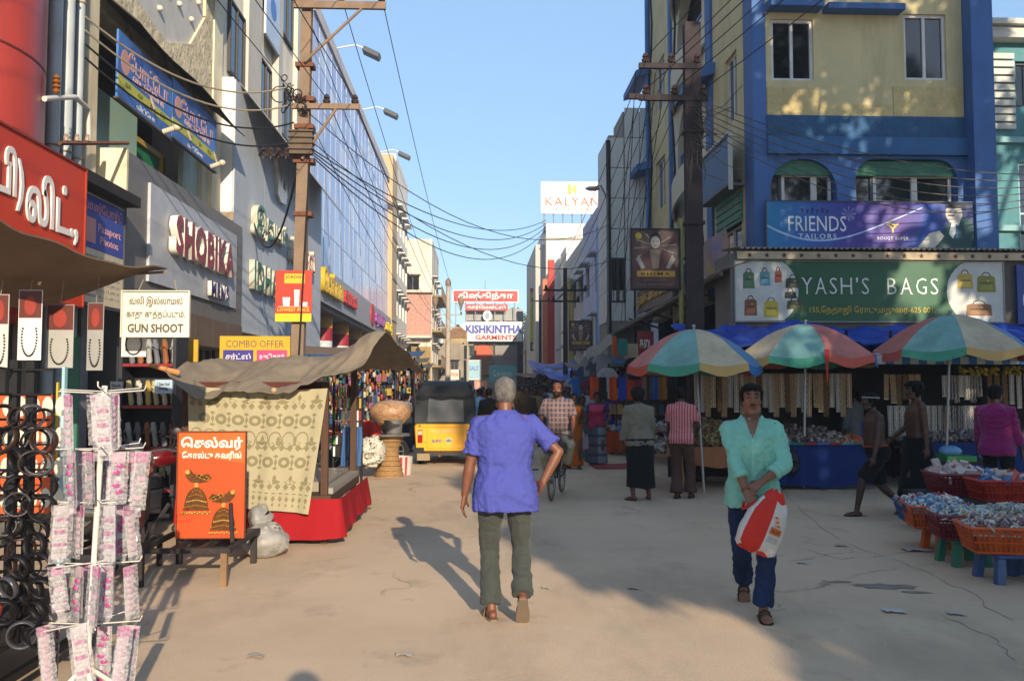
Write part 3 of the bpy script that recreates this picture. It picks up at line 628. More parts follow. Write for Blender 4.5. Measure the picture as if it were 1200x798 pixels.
for o in win: window(t, FB, *o, wf, n=2, d=-.08)
for o in ((5.84, 6.7, 10.7, 11.95), (8.55, 9.42, 10.7, 12.1)): window(t, FB, *o, wf, n=2, d=-.08)
GREF = M('reflecting_glass', '232a2b', .03, .1, .5, 0, 3, spec=1.)
for (a0, a1) in ((5.82, 7.08), (7.54, 9.55)):
 k = 3; st = (a1 - a0)
 cuts = [a0, a0 + st * .2, a0 + st * .72, a1] if k == 3 and a0 < 6 else [a0, a0 + st * .2, a0 + st * .62, a1]
 for i in range(3): window(t, FB, cuts[i], cuts[i + 1], 4.4, 5.86, wf if i else paint('4a4d50', .5), gm=GREF, n=1, d=-.22)
 sh = B()
 for i in range(6): sh.tube([FB.p(a0, 5.84 + .05 * i, -.12), FB.p(a1, 5.84 + .05 * i, -.12)], .03, 6)
 sh.build('rolled_shutter', M('green_shutter', '4b7f6a', .6, .12, 2, .1, grime=.3), t)
# street side of the blue building
S0 = -16.5
def rs(y): return -y
b = B(); wallcells(b, RIGHT, -19.3, -17.04, 3.6, 14.5, .3, [(-18.35, -17.5, 7.3, 8.75), (-18.35, -17.5, 10.3, 11.7), (-18.9, -17.3, 4.3, 5.9)]); wallcells(b, RIGHT, -26.4, -23.7, 3.6, 14.5, .3, [(-25.7, -24.4, 6.9, 8.4), (-25.7, -24.4, 9.9, 11.4), (-25.7, -24.4, 4.0, 5.4)]); b.build('yellow_side_wall', yel, t)
b = B()
for a0, a1 in ((-19.75, -19.32), (-23.68, -23.45), (-26.75, -26.42)): b.fb(RIGHT, a0, a1, 3.6, 14.5, -.3, .06)
b.build('side_pillar', blue, t)
for (a0, a1, z0, z1) in ((-18.35, -17.5, 7.3, 8.75), (-18.35, -17.5, 10.3, 11.7), (-25.7, -24.4, 6.9, 8.4), (-25.7, -24.4, 9.9, 11.4), (-25.7, -24.4, 4.0, 5.4)):
 window(t, RIGHT, a0, a1, z0, z1, wf, gm=GLASSB, n=2, d=-.1)
 b = B(); x0, x1 = (a0 - .75, a1 + .38) if a0 > -20 else (a0 - .5, a1 + .5)
 b.prism(Fr(RIGHT.p(x0, 0, 0), -RIGHT.n), [(0, z1 + .05), (-.5, z1 - .08), (-.5, z1 + .13), (0, z1 + .32)][::-1], -(x1 - x0), 0)
 b.build('window_hood', blue, t)
# stair bay: cream walls with arched openings and blue railings
b = B(); ops = [(-22.9, -20.3, z, z + 2.3) for z in (3.9, 6.9, 9.9, 12.6)]
wallcells(b, RIGHT, -23.44, -19.76, 3.6, 14.5, .25, ops, d=-.02)
for a0, a1, z0, z1 in ops:
 r = 1.3; c = ((a0 + a1) / 2, z1 - r)
 for sgn in (0, 1):
  arc = [(c[0] + r * math.cos(R(180 - 90 * i / 8) if sgn == 0 else R(90 * i / 8)), c[1] + r * math.sin(R(180 - 90 * i / 8) if sgn == 0 else R(90 * i / 8))) for i in range(9)]
  cor = (a0, z1) if sgn == 0 else (a1, z1)
  for i in range(8): b.prism(RIGHT, [cor, arc[i], arc[i + 1]] if sgn == 0 else [cor, arc[i + 1], arc[i]], -.268, -.024)
b.build('stair_wall', cream2, t)
for a0, a1, z0, z1 in ops:
 g = B()
 for i in range(17): a = a0 + (a1 - a0) * i / 16; g.fb(RIGHT, a - .012, a + .012, z0, z0 + .95, -.12, -.096)
 g.fb(RIGHT, a0, a1, z0 + .95, z0 + 1.0, -.13, -.09); g.fb(RIGHT, a0, a1, z0 + .5, z0 + .53, -.13, -.09); g.build('railing', paint('3e67a8', .5), t)
 g = B(); g.grid(lambda u, v: RIGHT.p(-23.3 + 3.5 * u, z0 - .75 + .7 * u * u + v * .7, .03 + .35 * math.sin(u * math.pi) ), 12, 1, .06); g.build('curved_parapet', cream2, t, smooth=50)
# projecting balcony screen, shutter and torn banner near the corner
b = B(); b.fb(RIGHT, -19.2, -17.0, 5.75, 6.75, .3, .34); b.build('balcony_screen', M('blue_sheet', '34587f', .5, .15, 2, .1), t)
b = B(); b.fb(RIGHT, -19.25, -16.95, 6.75, 6.8, .26, .38); b.fb(RIGHT, -17.0, -16.94, 5.6, 6.8, .28, .36); b.build('balcony_trim', paint('b9b9b2', .6), t)
b = B(); b.fb(RIGHT, -19.2, -17, 5.7, 5.75, -.3, .36); b.build('balcony_floor', paint('6a6a66', .8), t)
b = B()
for i in range(9): b.fb(RIGHT, -18.95, -17.2, 5.0 + i * .08, 5.07 + i * .08, .0 + .02 * (i % 2), .06 + .02 * (i % 2))
b.build('green_shutter', M('green_shutter', '4b7f6a', .6, .12, 2, .1, grime=.3), t)
window(t, RIGHT, -18.9, -17.3, 4.3, 5.0, wf, gm=GLASSB, n=2, d=-.1)
tb = thing('slanted_side_banner', 'crumpled purple and ochre banner on the street side of the blue building corner', 'banner', RIGHT.p(-17.8, 3.9, .4))
b = B(); b.grid(lambda u, v: RIGHT.p(-19.2 + 2.2 * u, 4.0 + .75 * v + .1 * u, .42 + .05 * math.sin(u * 9 + v * 4)), 10, 5, .01); b.build('sheet', M('torn_banner_print', '6a629a', .6, .3, 2.2, .1, col2='a58a4a'), tb, smooth=60)
# black wires and pipe on the side
t2 = thing('drain_pipe', 'thin blue drain pipe at the far edge of the blue building', 'pipe', RIGHT.p(-26.9, 0, .1))
b = B(); b.tube([RIGHT.p(-26.3, 3, .14), RIGHT.p(-26.3, 14, .14)], .05, 8); b.build('pipe', paint('3f73b0', .5), t2, smooth=60)
# FRIENDS TAILORS board
fF = Fr((0, 16.28, 0), (1, 0, 0))
def friends_mat():
 m = M('friends_print', '3b3f9a', .35, .1, .5, 0, 3); tr = m.node_tree; N, L = tr.nodes.new, tr.links.new
 p = [n for n in tr.nodes if n.type == 'BSDF_PRINCIPLED'][0]
 tc = N('ShaderNodeTexCoord'); sx = N('ShaderNodeSeparateXYZ'); L(tc.outputs['Generated'], sx.inputs[0])
 r = N('ShaderNodeValToRGB'); e = r.color_ramp.elements
 e[0].position = 0; e[0].color = (*hx('2f7fb0'), 1); e[1].position = 1; e[1].color = (*hx('27335c'), 1)
 for ps, c in ((.2, '3a66ad'), (.4, '453f96'), (.62, '4c3382'), (.76, '2e4a9c')):
  q = e.new(ps); q.color = (*hx(c), 1)
 n = N('ShaderNodeTexNoise'); n.inputs['Scale'].default_value = 2.2; L(tc.outputs['Generated'], n.inputs['Vector'])
 ma = N('ShaderNodeMath'); ma.operation = 'MULTIPLY_ADD'; ma.inputs[1].default_value = .25; L(n.outputs['Fac'], ma.inputs[0])
 m2 = N('ShaderNodeMath'); m2.operation = 'SUBTRACT'; m2.inputs[1].default_value = .12; L(sx.outputs[0], m2.inputs[0]); L(m2.outputs[0], ma.inputs[2])
 L(ma.outputs[0], r.inputs[0]); L(r.outputs[0], p.inputs['Base Color']); return m
sg = signboard('tailor_signboard', 'long blue and violet board reading FRIENDS TAILORS with a man in a suit', fF, 5.62, 9.82, 4.3, 5.22, 0, friends_mat(), .06, ('55585c', .015))
wt = paint('dfe3e6', .4)
letter(sg, 'FRIENDS', fF, 6.62, 4.78, .001, wt, h=.3, wdt=1.15, depth=.006, space=1.02)
letter(sg, 'TAILORS', fF, 6.62, 4.53, .001, wt, h=.1, wdt=.75, depth=.006, space=1.3)
for i in range(6): flat(sg, fF, [(6.32 + i * .1, 4.98), (6.335 + i * .1, 4.98), (6.35 + i * .1, 5.08 - .02 * (i % 2)), (6.305 + i * .1, 5.08 - .02 * (i % 2))], .001, '2b2f55', 'hanger_figure', .005)
for i in range(8):
 an = R(i * 45); flat(sg, fF, [(7.25 + .05 * math.cos(an), 4.98 + .05 * math.sin(an)), (7.25 + .14 * math.cos(an + .06), 4.98 + .14 * math.sin(an + .06)), (7.25 + .14 * math.cos(an - .06), 4.98 + .14 * math.sin(an - .06))][::-1], .001, '9fb6d8', 'spark', .004)
b = B()
for i in range(22):
 u0, u1 = i / 22, (i + 1) / 22
 def cv(u): return 5.62 + 3.1 * u, 4.72 - .75 * math.sin(min(1, u * 1.5) * math.pi * .5) * (1 - u) * 1.0 + .38 * u ** 1.6
 (x0, z0), (x1, z1) = cv(u0), cv(u1); b.prism(fF, [(x0, z0), (x1, z1), (x1, z1 + .02 + .02 * (1 - u1)), (x0, z0 + .02 + .02 * (1 - u0))], .001, .005)
b.build('swoosh', paint('a9c4e6', .4), sg)
letter(sg, 'Y', fF, 8.12, 4.68, .001, paint('c9b44a', .4), h=.16, wdt=.2, depth=.006); letter(sg, '~', fF, 8.12, 4.78, .001, paint('c9b44a', .4), wdt=.24, depth=.006)
letter(sg, 'BOUGT SUPER', fF, 8.12, 4.5, .001, wt, h=.06, wdt=.62, depth=.006, space=1.2)
# the printed man: a plain portrait in flat shapes
flat(sg, fF, [(8.55, 4.31), (9.05, 4.31), (9.0, 5.2), (8.85, 5.21)], .001, '2a4d9c', 'blue_beam', .002)
flat(sg, fF, [(8.7, 4.32), (9.8, 4.32), (9.8, 4.7), (9.68, 4.88), (9.5, 4.95), (9.3, 4.86), (9.05, 4.6)], .002, '1d4a4c', 'suit_print', .004)
flat(sg, fF, [(9.32, 4.5), (9.48, 4.86), (9.3, 4.8), (9.24, 4.6)], .006, 'd3d8d4', 'shirt_print', .003)
flat(sg, fF, [(9.37, 4.5), (9.42, 4.5), (9.43, 4.78), (9.38, 4.78)], .009, '2d5d8a', 'tie_print', .002)
flat(sg, fF, oval(9.35, 5.0, .17, .2), .0065, 'c9c2b8', 'face_print', .004)
flat(sg, fF, oval(9.4, 5.12, .2, .09, 18, -15, 190), .011, '20262a', 'hair_print', .003)
flat(sg, fF, [(9.22, 4.95), (9.36, 4.94), (9.35, 4.97), (9.23, 4.975)], .011, '30302f', 'moustache_print', .002)
for x in (9.25, 9.36): flat(sg, fF, rect(x, x + .06, 5.03, 5.045), .011, '30302f', 'eye_print', .002)
flat(sg, fF, [(8.6, 4.32), (8.95, 4.32), (9.15, 4.55), (9.05, 4.66), (8.85, 4.6)], .007, 'c2c0b4', 'hand_print', .003)
# corrugated ledge and starred fringe under it
t = thing('corrugated_ledge', 'corrugated sheet ledge between the tailor board and the green bag shop board', 'awning', (7.2, 15.9, 4.1))
for i in range(8):
 b = B(); a = 4.75 + i * .82
 b.grid(lambda u, v, a=a: V((a + .83 * v, 16.45 - 1.2 * u, 4.27 - .14 * u + .02 * math.cos(v * 2 * math.pi * 8))), 1, 64, .005)
 b.build('corrugated_sheet', M('rusty_corrugated', '948a7a', .6, .25, 1.5, .15, 10, grime=.4), t, smooth=70)
b = B(); fQ = Fr((0, 15.28, 0), (1, 0, 0)); b.fb(fQ, 4.72, 11.2, 3.93, 4.07, -.02, 0); b.build('fringe_board', M('fringe_cream', 'a99b80', .8, .2, 2, .1, grime=.3), t)
def star(fr, a, z, r, d, th, m, par, nm='star'):
 b = B(); b.prism(fr, [(a + (r if i % 2 == 0 else r * .45) * math.sin(i * math.pi / 5) * -1, z + (r if i % 2 == 0 else r * .45) * math.cos(i * math.pi / 5)) for i in range(10)], d, d + th); return b.build(nm, m, par)
s0 = star(fQ, 4.95, 4.0, .05, 0, .006, paint('3f2b22', .6), t); 
for i in range(1, 20):
 o = s0.copy(); COL.objects.link(o); o.location = V((.32 * i, 0, 0))
# YASH'S BAGS board
fY = Fr((0, 15.36, 0), (1, 0, 0))
sg = signboard('bag_shop_signboard', "wide green board reading YASH'S BAGS with bags printed at both ends", fY, 4.7, 9.72, 2.8, 3.9, 0, M('green_flex', '2c5a40', .45, .12, .9, .02, 4), .06, ('8a8a84', .02))
flat(sg, fY, [(4.7, 2.8)] + oval(5.3, 3.35, .57, .62, 12, -60, 60) + [(4.7, 3.9)], .001, 'b9bcb4', 'pale_oval', .003)
flat(sg, fY, [(9.72, 2.8), (9.72, 3.9)] + oval(9.29, 3.35, .64, .62, 12, 118, 242), .001, 'b9bcb4', 'pale_oval', .003)
def serif_line(par, txt, fr, a0, a1, z, h, d, mat):
 """thin serif capitals, placed letter by letter"""
 W = dict(Y=.72, A=.8, S=.55, H=.86, B=.66, G=.76); W["'"] = .25; tot = sum(W[c] for c in txt) + .16 * (len(txt) - 1); k = (a1 - a0) / tot; x = a0; bb = B()
 for c in txt:
  w_ = W[c] * k; letter(par, c, fr, x + w_ / 2, z if c != "'" else z + h * .36, d, mat, h=h if c != "'" else h * .3, wdt=w_ * .86 if c != "'" else w_ * .5, depth=.008, bold=-.012)
  sf = {'Y': ((.1, 1), (.9, 1), (.5, 0)), 'A': ((.08, 0), (.92, 0)), 'H': ((.12, 0), (.88, 0), (.12, 1), (.88, 1)), 'B': ((.14, 0), (.14, 1)), 'S': (), 'G': ((.86, .48),), "'": ()}[c]
  for u, v in sf: zz = z - h / 2 + h * v; bb.fb(fr, x + w_ * u - .06 * k, x + w_ * u + .06 * k, zz - (.0 if v == 0 else .016), zz + (.016 if v == 0 else .0), d, d + .009)
  x += w_ + .16 * k
 stuff(bb.build('letter_serifs', mat, par))
serif_line(sg, "YASH'S", fY, 5.93, 7.2, 3.45, .3, .001, paint('d6d9d2', .4)); serif_line(sg, 'BAGS', fY, 7.52, 8.5, 3.45, .3, .001, paint('d6d9d2', .4))
letter(sg, '155,நேதாஜி ரோடு,மதுரை-625 001.', fY, 7.25, 3.0, .001, paint('c6ac3c', .4), h=.17, wdt=2.35, depth=.006)
bagc = [(4.95, 3.55, .22, .3, '4a6b4e'), (5.25, 3.58, .2, .26, '5a8a98'), (5.5, 3.62, .13, .22, 'a8553e'), (5.78, 3.5, .3, .18, '3b4a3a'), (5.72, 3.28, .22, .12, '32383a'), (5.8, 3.1, .3, .16, '4a4f32'), (4.98, 3.05, .24, .3, '7f5138'), (5.36, 3.02, .28, .3, 'b0a33a'), (9.0, 3.55, .3, .28, 'b29a4c'), (9.4, 3.5, .36, .3, '7a7c32'), (9.25, 3.02, .5, .22, '7d5b3e')]
for x, z, w_, h_, c in bagc:
 flat(sg, fY, [(x - w_ / 2, z - h_ / 2), (x + w_ / 2, z - h_ / 2), (x + w_ * .46, z + h_ * .4), (x + w_ * .3, z + h_ / 2), (x - w_ * .3, z + h_ / 2), (x - w_ * .46, z + h_ * .4)], .004, c, 'bag_print', .003)
 flat(sg, fY, rect(x - w_ * .35, x + w_ * .35, z + .005, z + .02), .007, '2d2a24', 'bag_print_line', .002)
 flat(sg, fY, [(x - w_ * .34, z - h_ * .38), (x + w_ * .34, z - h_ * .38), (x + w_ * .3, z - h_ * .06), (x - w_ * .3, z - h_ * .06)], .007, tuple(min(1, q * 1.35) for q in hx(c)), 'bag_pocket_print', .001)
 hb_ = B(); hb_.tube([fY.p(x + w_ * .22 * math.cos(R(a)), z + h_ * .48 + .07 * math.sin(R(a)), .006) for a in range(0, 181, 20)], .008, 4); hb_.build('bag_handle_print', paint('3b2d22', .5), sg)
 flat(sg, fY, oval(x + w_ * .1, z + h_ * .2, w_ * .06, h_ * .06, 8), .008, 'b5a880', 'buckle_print', .001)
sg = signboard('blue_side_board', 'partly seen blue board with white scribble right of the green bag shop board', Fr((0, 15.3, 0), (1, 0, 0)), 9.95, 11.2, 2.75, 3.85, 0, '27407f', .05)
letter(sg, 'சென்னை', Fr((0, 15.3, 0), (1, 0, 0)), 10.5, 3.2, 0, wt, h=.3, wdt=.9, depth=.005)
# the shop front below, and the sheet awning along the street side
t = building('market_shops', 'dark open shop fronts under the blue building', (7, 17, 0), 'shop')
b = B(); b.box(4.72, 11.5, 15.4, 15.5, 2.55, 4.1); b.build('front_beam', paint('5f5a52', .8), t)
b = B(); b.box(4.62, 4.72, 15.38, 16.4, 0, 4.05); b.build('corner_sheet', M('grey_sheet', '6a6a68', .6, .15, 1, .1, grime=.4), t)
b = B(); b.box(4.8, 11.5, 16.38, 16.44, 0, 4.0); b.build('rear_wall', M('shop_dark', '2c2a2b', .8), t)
t = thing('street_awning', 'long rusty sheet awning on the right side behind the nearest power pole', 'awning', (4.9, 20, 3.5))
for i in range(9):
 y = 15.3 + i * 1.35; b = B()
 b.grid(lambda u, v, y=y: V((5.4 - 1.0 * u, y + 1.36 * v, 4.02 - .3 * u - .028 * (y + 1.36 * v - 15.3) + .014 * math.cos(v * 2 * math.pi * 9) - .02 * (i % 3))), 1, 54, .006)
 b.build('corrugated_sheet', M('rusty_corrugated', '948a7a', .6, .25, 1.5, .15, 10, grime=.4), t, smooth=70)
b = B(); b.tube([(4.42, 15.3, 3.66), (4.42, 27.4, 3.3)], .05, 6); b.build('edge_beam', paint('5a4f42', .7), t)
for y in (17.5, 20, 22.5, 25): B().tube([(4.45, y, 3.6), (5.44, y, 3.3)], .03, 5).build('strut', paint('4b443c', .7), t)
fs_ = Fr((4.75, 0, 0), (0, -1, 0))
sg = signboard('gold_letter_board', 'dark board with golden Tamil letters above the sheet awning', fs_, -25.2, -20.6, 3.75, 4.4, 0, '3b3a34', .06)
letter(sg, 'தங்க மாளிகை', fs_, -22.9, 4.08, 0, paint('c29a4e', .4), h=.45, wdt=4.1, depth=.05, bold=.02)
t = thing('small_blue_tarpaulin', 'small blue tarpaulin over the golden letter board', 'tarpaulin', (4.7, 22, 4.5))
b = B(); b.grid(lambda u, v: V((5.3 - .8 * u, 20.3 + 4.6 * v, 4.85 - .35 * u + .05 * mnoise.noise(V((u * 3, v * 6, 1))))), 8, 24, .01); b.build('sheet', M('blue_tarpaulin', '27479a', .5, .15, 2, .3, 8), t, smooth=60)
# teal neighbour at the right edge
F2 = Fr((0, 17.6, 0), (1, 0, 0))
t = building('teal_white_building', 'teal building with white louvred panels at the far right edge', (12.5, 18, 0))
teal = M('teal_paint', '4d7f86', .8, .12, 1, .15, grime=.4)
b = B(); wallcells(b, F2, 10.3, 16, 0, 9.0, .3, [(11.55, 13.2, 7.6, 8.6), (11.55, 13.2, 4.2, 6.4)]); b.box(10.3, 16, 17.9, 26, 0, 9.0); b.build('wall', teal, t)
for z, d in ((9.0, .3), (9.14, .22), (9.28, .34)):
 b = B(); b.fb(F2, 10.25, 16.1, z, z + .12, -.3, d); b.build('cornice', M('white_cornice', 'bdbdb6', .8, .1, 1, .1, grime=.3), t)
for i in range(10):
 b = B(); b.fb(F2, 10.75, 11.5, 7.1 + i * .17, 7.22 + i * .17, 0, .06); b.build('louvre_slat', paint('bcbcb2', .6), t)
window(t, F2, 11.55, 13.2, 7.6, 8.6, paint('26303a', .5), n=2, d=-.1, bars=6)
window(t, F2, 11.55, 13.2, 4.2, 6.4, paint('9fc0c4', .5), gm=GLASSB, n=2, d=-.1, rows=2)
b = B()
for z in (6.8, 4.9, 3.9): b.fb(F2, 10.35, 16, z, z + .12, 0, .1)
b.build('band', paint('7fa8ac', .7), t)
b = B(); b.tube([F2.p(10.55, 0, .12), F2.p(10.55, 7.3, .12), F2.p(10.75, 7.6, .12)], .07, 8); b.build('drain_pipe', paint('b8bcb8', .5), t, smooth=60)
# ------------------------------------------------------------------ white panelled building
t = building('white_panel_building', 'white panelled block jutting into the street beyond the blue building', (5, 30, 0))
wp = M('white_panel', 'c9ccc6', .6, .05, .8, .05, 10, grime=.25)
b = B(); b.box(4.24, 5.6, 27.34, 29.6, 0, 9.78); b.box(4.78, 5.75, 27.74, 29.6, 9.78, 10.7); b.build('core', M('stained_panel_core', '8d8b83', .9, .1, 1, .1, grime=.5), t)
Pn = {}
def panel(x0, x1, z0, z1, y):
 k = (round(x1 - x0, 3), round(z1 - z0, 3))
 if k not in Pn:
  bb = B(); bb.box(.012, x1 - x0 - .012, -.04, .0, .012, z1 - z0 - .012); Pn[k] = bb.mesh('panel'); Pn[k].materials.append(wp)
 share('panel', Pn[k], t, (x0, y, z0))
zs = [3.7 + 1.0 * i for i in range(8)]
for i, z in enumerate(zs):
 if z < 10.6:
  if not (i in (1,)): 
   if z < 9.7: panel(4.24, 4.74, z, min(z + 1.0, 9.78), 27.32)
  panel(4.76, 5.26, z, z + 1.0, 27.33); panel(5.26, 5.74, z, z + 1.0, 27.33)
Fp = Fr((4.24, 0, 0), (0, -1, 0))
for j in range(2):
 for i, z in enumerate(zs[:6]):
  b = B(); b.fb(Fp, -29.55 + j * 1.1, -29.55 + j * 1.1 + 1.07, z + .01, z + .99, 0, .03); b.build('panel', wp, t)
window(t, Fr((0, 27.3, 0), (1, 0, 0)), 4.26, 4.76, 4.3, 5.75, paint('3d3f42', .6), n=2, d=.02, bars=5)
b = B(); b.box(4.16, 4.3, 27.26, 27.32, 3.3, 9.6); b.build('black_edge_strip', paint('1f2022', .6), t)
b = B(); b.tube([(4.2, 27.2, 3), (4.2, 27.2, 9.4)], .035, 6); b.tube([(5.05, 27.2, 3), (5.05, 27.2, 6.2)], .03, 6); b.build('conduit', paint('2a2a2b', .6), t)
# ------------------------------------------------------------------ narrow lavender building and the sunshade house
t = block('lavender_narrow_building', 'narrow grey lavender building with a maroon corner post just beyond the white panelled block', 5.35, 9, 36.2, 43, 9.0, M('lavender_grey', 'b9b9c4', .85, .08, 1, .1, grime=.4), 3, 2, side='R', fh=2.7, rowsz0=3.2, front=(2, .9))
b = B(); b.box(5.18, 5.34, 36.05, 36.2, 0, 8.6); b.build('maroon_post', paint('4e2f36', .7), t)
b = B(); b.tube([(5.1, 36, 0), (5.1, 36, 8.4)], .06, 8); b.build('blue_pipe', paint('8aa4c8', .5), t, smooth=60)
t = block('sunshade_house', 'grey house with deep sloping sunshades below the billboard', 5.7, 9, 44.2, 56, 9.0, M('grey_house', 'bdbdb6', .85, .08, 1, .1, grime=.45), 2, 3, side='R', fh=2.8, rowsz0=3.4, front=(2, 1.0))
for y in (44.8, 49):
 for z in (7.6, 4.5):
  b = B(); b.grid(lambda u, v: V((5.73 - .9 * u, y + 3.4 * v, z - .75 * u)), 1, 4, .06); b.build('sloping_sunshade', M('grey_sheet_shade', '7d8288', .7, .1, 1, .1, grime=.3), t)
b = B(); b.tube([(4.75, 44, 0), (4.75, 44, 7.2)], .09, 6); b.tube([(4.95, 44.3, 0), (4.95, 44.3, 6.6)], .05, 6); b.build('yellow_pipe', paint('a6924a', .6), t)
# ------------------------------------------------------------------ the bright white building with the billboard
t = block('bright_white_building', 'tall bright white building carrying the KALYAN billboard', 5.0, 9.3, 62, 75, 12.9, M('bright_white_paint', 'd6d2c8', .85, .04, 1, .05, grime=.15), 2, 3, side='R', front=None, rowsz0=3.6)
b = B(); b.box(4.3, 5.0, 63.4, 75, 0, 12.2); b.build('shaded_side', M('shaded_white_paint', 'b2b2ae', .85, .05, 1, .05, grime=.2), t)  # shade on the building's street side, put into this greyer colour
b = B(); b.box(4.95, 9.35, 61.95, 62.0, 12.3, 12.45); b.box(6.0, 9.35, 61.9, 61.998, 10.4, 10.52); b.build('grey_ledge', paint('8d887d', .8), t)  # thin strips, darker than the white wall
fr_ = Fr((0, 61.99, 0), (1, 0, 0))
t2 = block('bright_white_front_block', 'lower bright white block with two dark grilled windows in front of the billboard building', 6.0, 9.2, 57.5, 61.5, 10.5, M('bright_white_paint', 'd6d2c8', .85, .04, 1, .05, grime=.15), 0, 0, side='R')
f57 = Fr((0, 57.49, 0), (1, 0, 0))
for z in (4.1, 7.0): window(t2, f57, 6.4, 7.25, z, z + 1.5, paint('8a8a86', .6), n=2, d=.03, bars=5, rows=2)
t = thing('red_sign_fin', 'tall red vertical slab with an orange side beside the white billboard building', 'sign', (4.65, 57, 0))
b = B(); b.box(4.72, 5.15, 57, 57.5, 1.5, 10.1); b.build('red_slab', paint('a5372f', .6, grime=.3), t)
b = B(); b.box(4.35, 4.7, 57.1, 57.5, 1.5, 8.8); b.build('orange_slab', paint('b56b4a', .6, grime=.3), t)
t = thing('white_billboard', 'big white rooftop billboard reading KALYAN on steel posts', 'billboard', (6.8, 62.5, 13.4))
fk = Fr((0, 62.5, 0), (1, 0, 0))
b = B(); b.fb(fk, 4.65, 9.3, 14.35, 16.75, -.15, 0); b.build('panel', paint('d9d6d0', .5), t)
b = B()
for x in (4.9, 5.6, 6.3, 7.0, 7.7, 8.4, 9.1): b.fb(fk, x - .04, x + .04, 12.9, 14.4, -.3, -.2)
b.fb(fk, 4.7, 9.3, 13.6, 13.68, -.2, -.12); b.build('steel_posts', paint('6f7478', .6), t)
letter(t, 'KALYAN', fk, 6.98, 15.25, 0, paint('b34b32', .5), h=.62, wdt=4.0, depth=.03, space=1.15, bold=-.005)
letter(t, 'JEWELLERS', fk, 6.98, 14.65, 0, paint('c08a70', .5), h=.2, wdt=3.0, depth=.03, space=1.5)
flat(t, fk, [(6.65, 15.8), (6.9, 15.8), (6.9, 16.55), (6.65, 16.55)], 0, 'c29a3a', 'emblem', .02); flat(t, fk, [(6.9, 16.17), (7.2, 15.8), (7.3, 15.95), (7.3, 16.4), (7.2, 16.55)], 0, 'c9a54a', 'emblem', .02)
t = thing('vertical_lime_sign', 'tall narrow lime green sign with dark numerals on the right near the street end', 'sign', (4.3, 66, 3))
fl_ = Fr((0, 66, 0), (1, 0, 0))
b = B(); b.fb(fl_, 4.05, 4.95, 4.3, 9.2, -.15, 0); b.build('panel', paint('a3a84a', .5), t)
flat(t, fl_, rect(4.05, 4.95, 8.9, 9.2), 0, '8a4a62', 'pink_band', .01); flat(t, fl_, oval(4.5, 8.3, .35, .35), 0, 'd0c98a', 'ring_print', .01); letter(t, '10', fl_, 4.5, 8.3, .012, paint('4a4a2a', .5), h=.35, depth=.01)
letter(t, 'T\nA\nL\nI', fl_, 4.5, 6.4, .002, paint('3c4030', .5), h=2.6, wdt=.35, depth=.01)
flat(t, fl_, rect(4.05, 4.95, 4.3, 5.0), 0, '3a4a4a', 'dark_band', .01); flat(t, fl_, oval(4.5, 4.65, .3, .3), .01, 'b9c0a8', 'wheel_print', .01)
# ------------------------------------------------------------------ street end
def fy(y): return Fr((0, y, 0), (1, 0, 0))
def X(px, y): return aY(px, 400, y).x
def Z(py, y): return aY(570, py, y).z
t = block('street_end_building', 'grey building closing the street below the red roof signs', X(546, 97), X(612, 97), 97, 108, Z(368, 97), M('grey_far', '9a9a94', .8, .1, 1, .1, grime=.3), 3, 2, front=(3, 1.3), rowsz0=2.6, fh=2.4)
f97 = fy(96.7)
b = B(); b.fb(f97, X(556, 97), X(578, 97), Z(440, 97), Z(403, 97), -.05, 0); b.build('brown_hoarding', M('brown_hoarding', '8f6a4c', .7, .3, .5, .1), t)
b = B(); b.prism(f97, oval(X(566, 97), Z(413, 97), .95, .9), 0, .05); b.build('orange_disc', paint('b5583a', .6), t)
b = B(); b.fb(f97, X(580, 97), X(606, 97), Z(440, 97), Z(403, 97), -.05, 0); b.build('printed_hoarding', M('grey_print_hoarding', '7d8f90', .6, .35, .8, .05, col2='8a6a62'), t)
b = B(); b.fb(f97, X(606, 97), X(613, 97), Z(440, 97), Z(365, 97), -.3, .1); b.build('dark_glass_strip', GLASSB, t)
def fsign(name, label, px0, px1, py0, py1, y, col, txts, frame=None, th=.15):
 f_ = fy(y); x0, x1, z0, z1 = X(px0, y), X(px1, y), Z(py1, y), Z(py0, y)
 sg = signboard(name, label, f_, x0, x1, z0, z1, 0, col, th, frame)
 for s, u, v, hw, hh, c, kw in txts: letter(sg, s, f_, x0 + (x1 - x0) * u, z0 + (z1 - z0) * v, .003, paint(c, .5), h=(z1 - z0) * hh, wdt=(x1 - x0) * hw, depth=.03, **kw)
 return sg
sg = fsign('red_tamil_roof_sign', 'long red rooftop sign with white Tamil letters and white edge at the street end', 531.5, 606.5, 341, 353.5, 96, 'a83a38', [('கிஷ்கிந்தா', .5, .5, .86, .8, 'ddd6d2', dict(bold=.03))], ('cfc8c4', .12))
b = B()
for k in range(7): x = X(534 + k * 11.5, 96.3); b.box(x - .05, x + .05, 96.25, 96.35, 8.5, 13.5 if k == 3 else 12.5)
b.build('posts', paint('7d8287', .6), sg)
fsign('small_red_sign', 'shorter red sign with white Tamil letters directly under the long red roof sign', 545, 595, 356.5, 364, 96, 'a8403e', [('கார்மென்ட்ஸ்', .5, .5, .9, .75, 'ddd6d2', dict(bold=.03))])
sg = thing('oval_emblem_sign', 'white oval emblem between the red sign and the garment shop board', 'emblem', (X(571, 96), 96, Z(376, 96)))
b = B(); b.prism(fy(96), oval(X(571, 96), Z(370, 96), .5, .62), -.1, 0); b.build('panel', paint('d8d6d0', .5), sg); flat(sg, fy(96), oval(X(571, 96), Z(370, 96), .28, .38), 0, '8a98a0', 'figure', .02)
f96 = fy(95.6)
sg = thing('garment_shop_board', 'white board with rounded left end reading KISHKINTHA GARMENTS at the street end', 'sign', (X(570, 95.6), 95.6, Z(400, 95.6)))
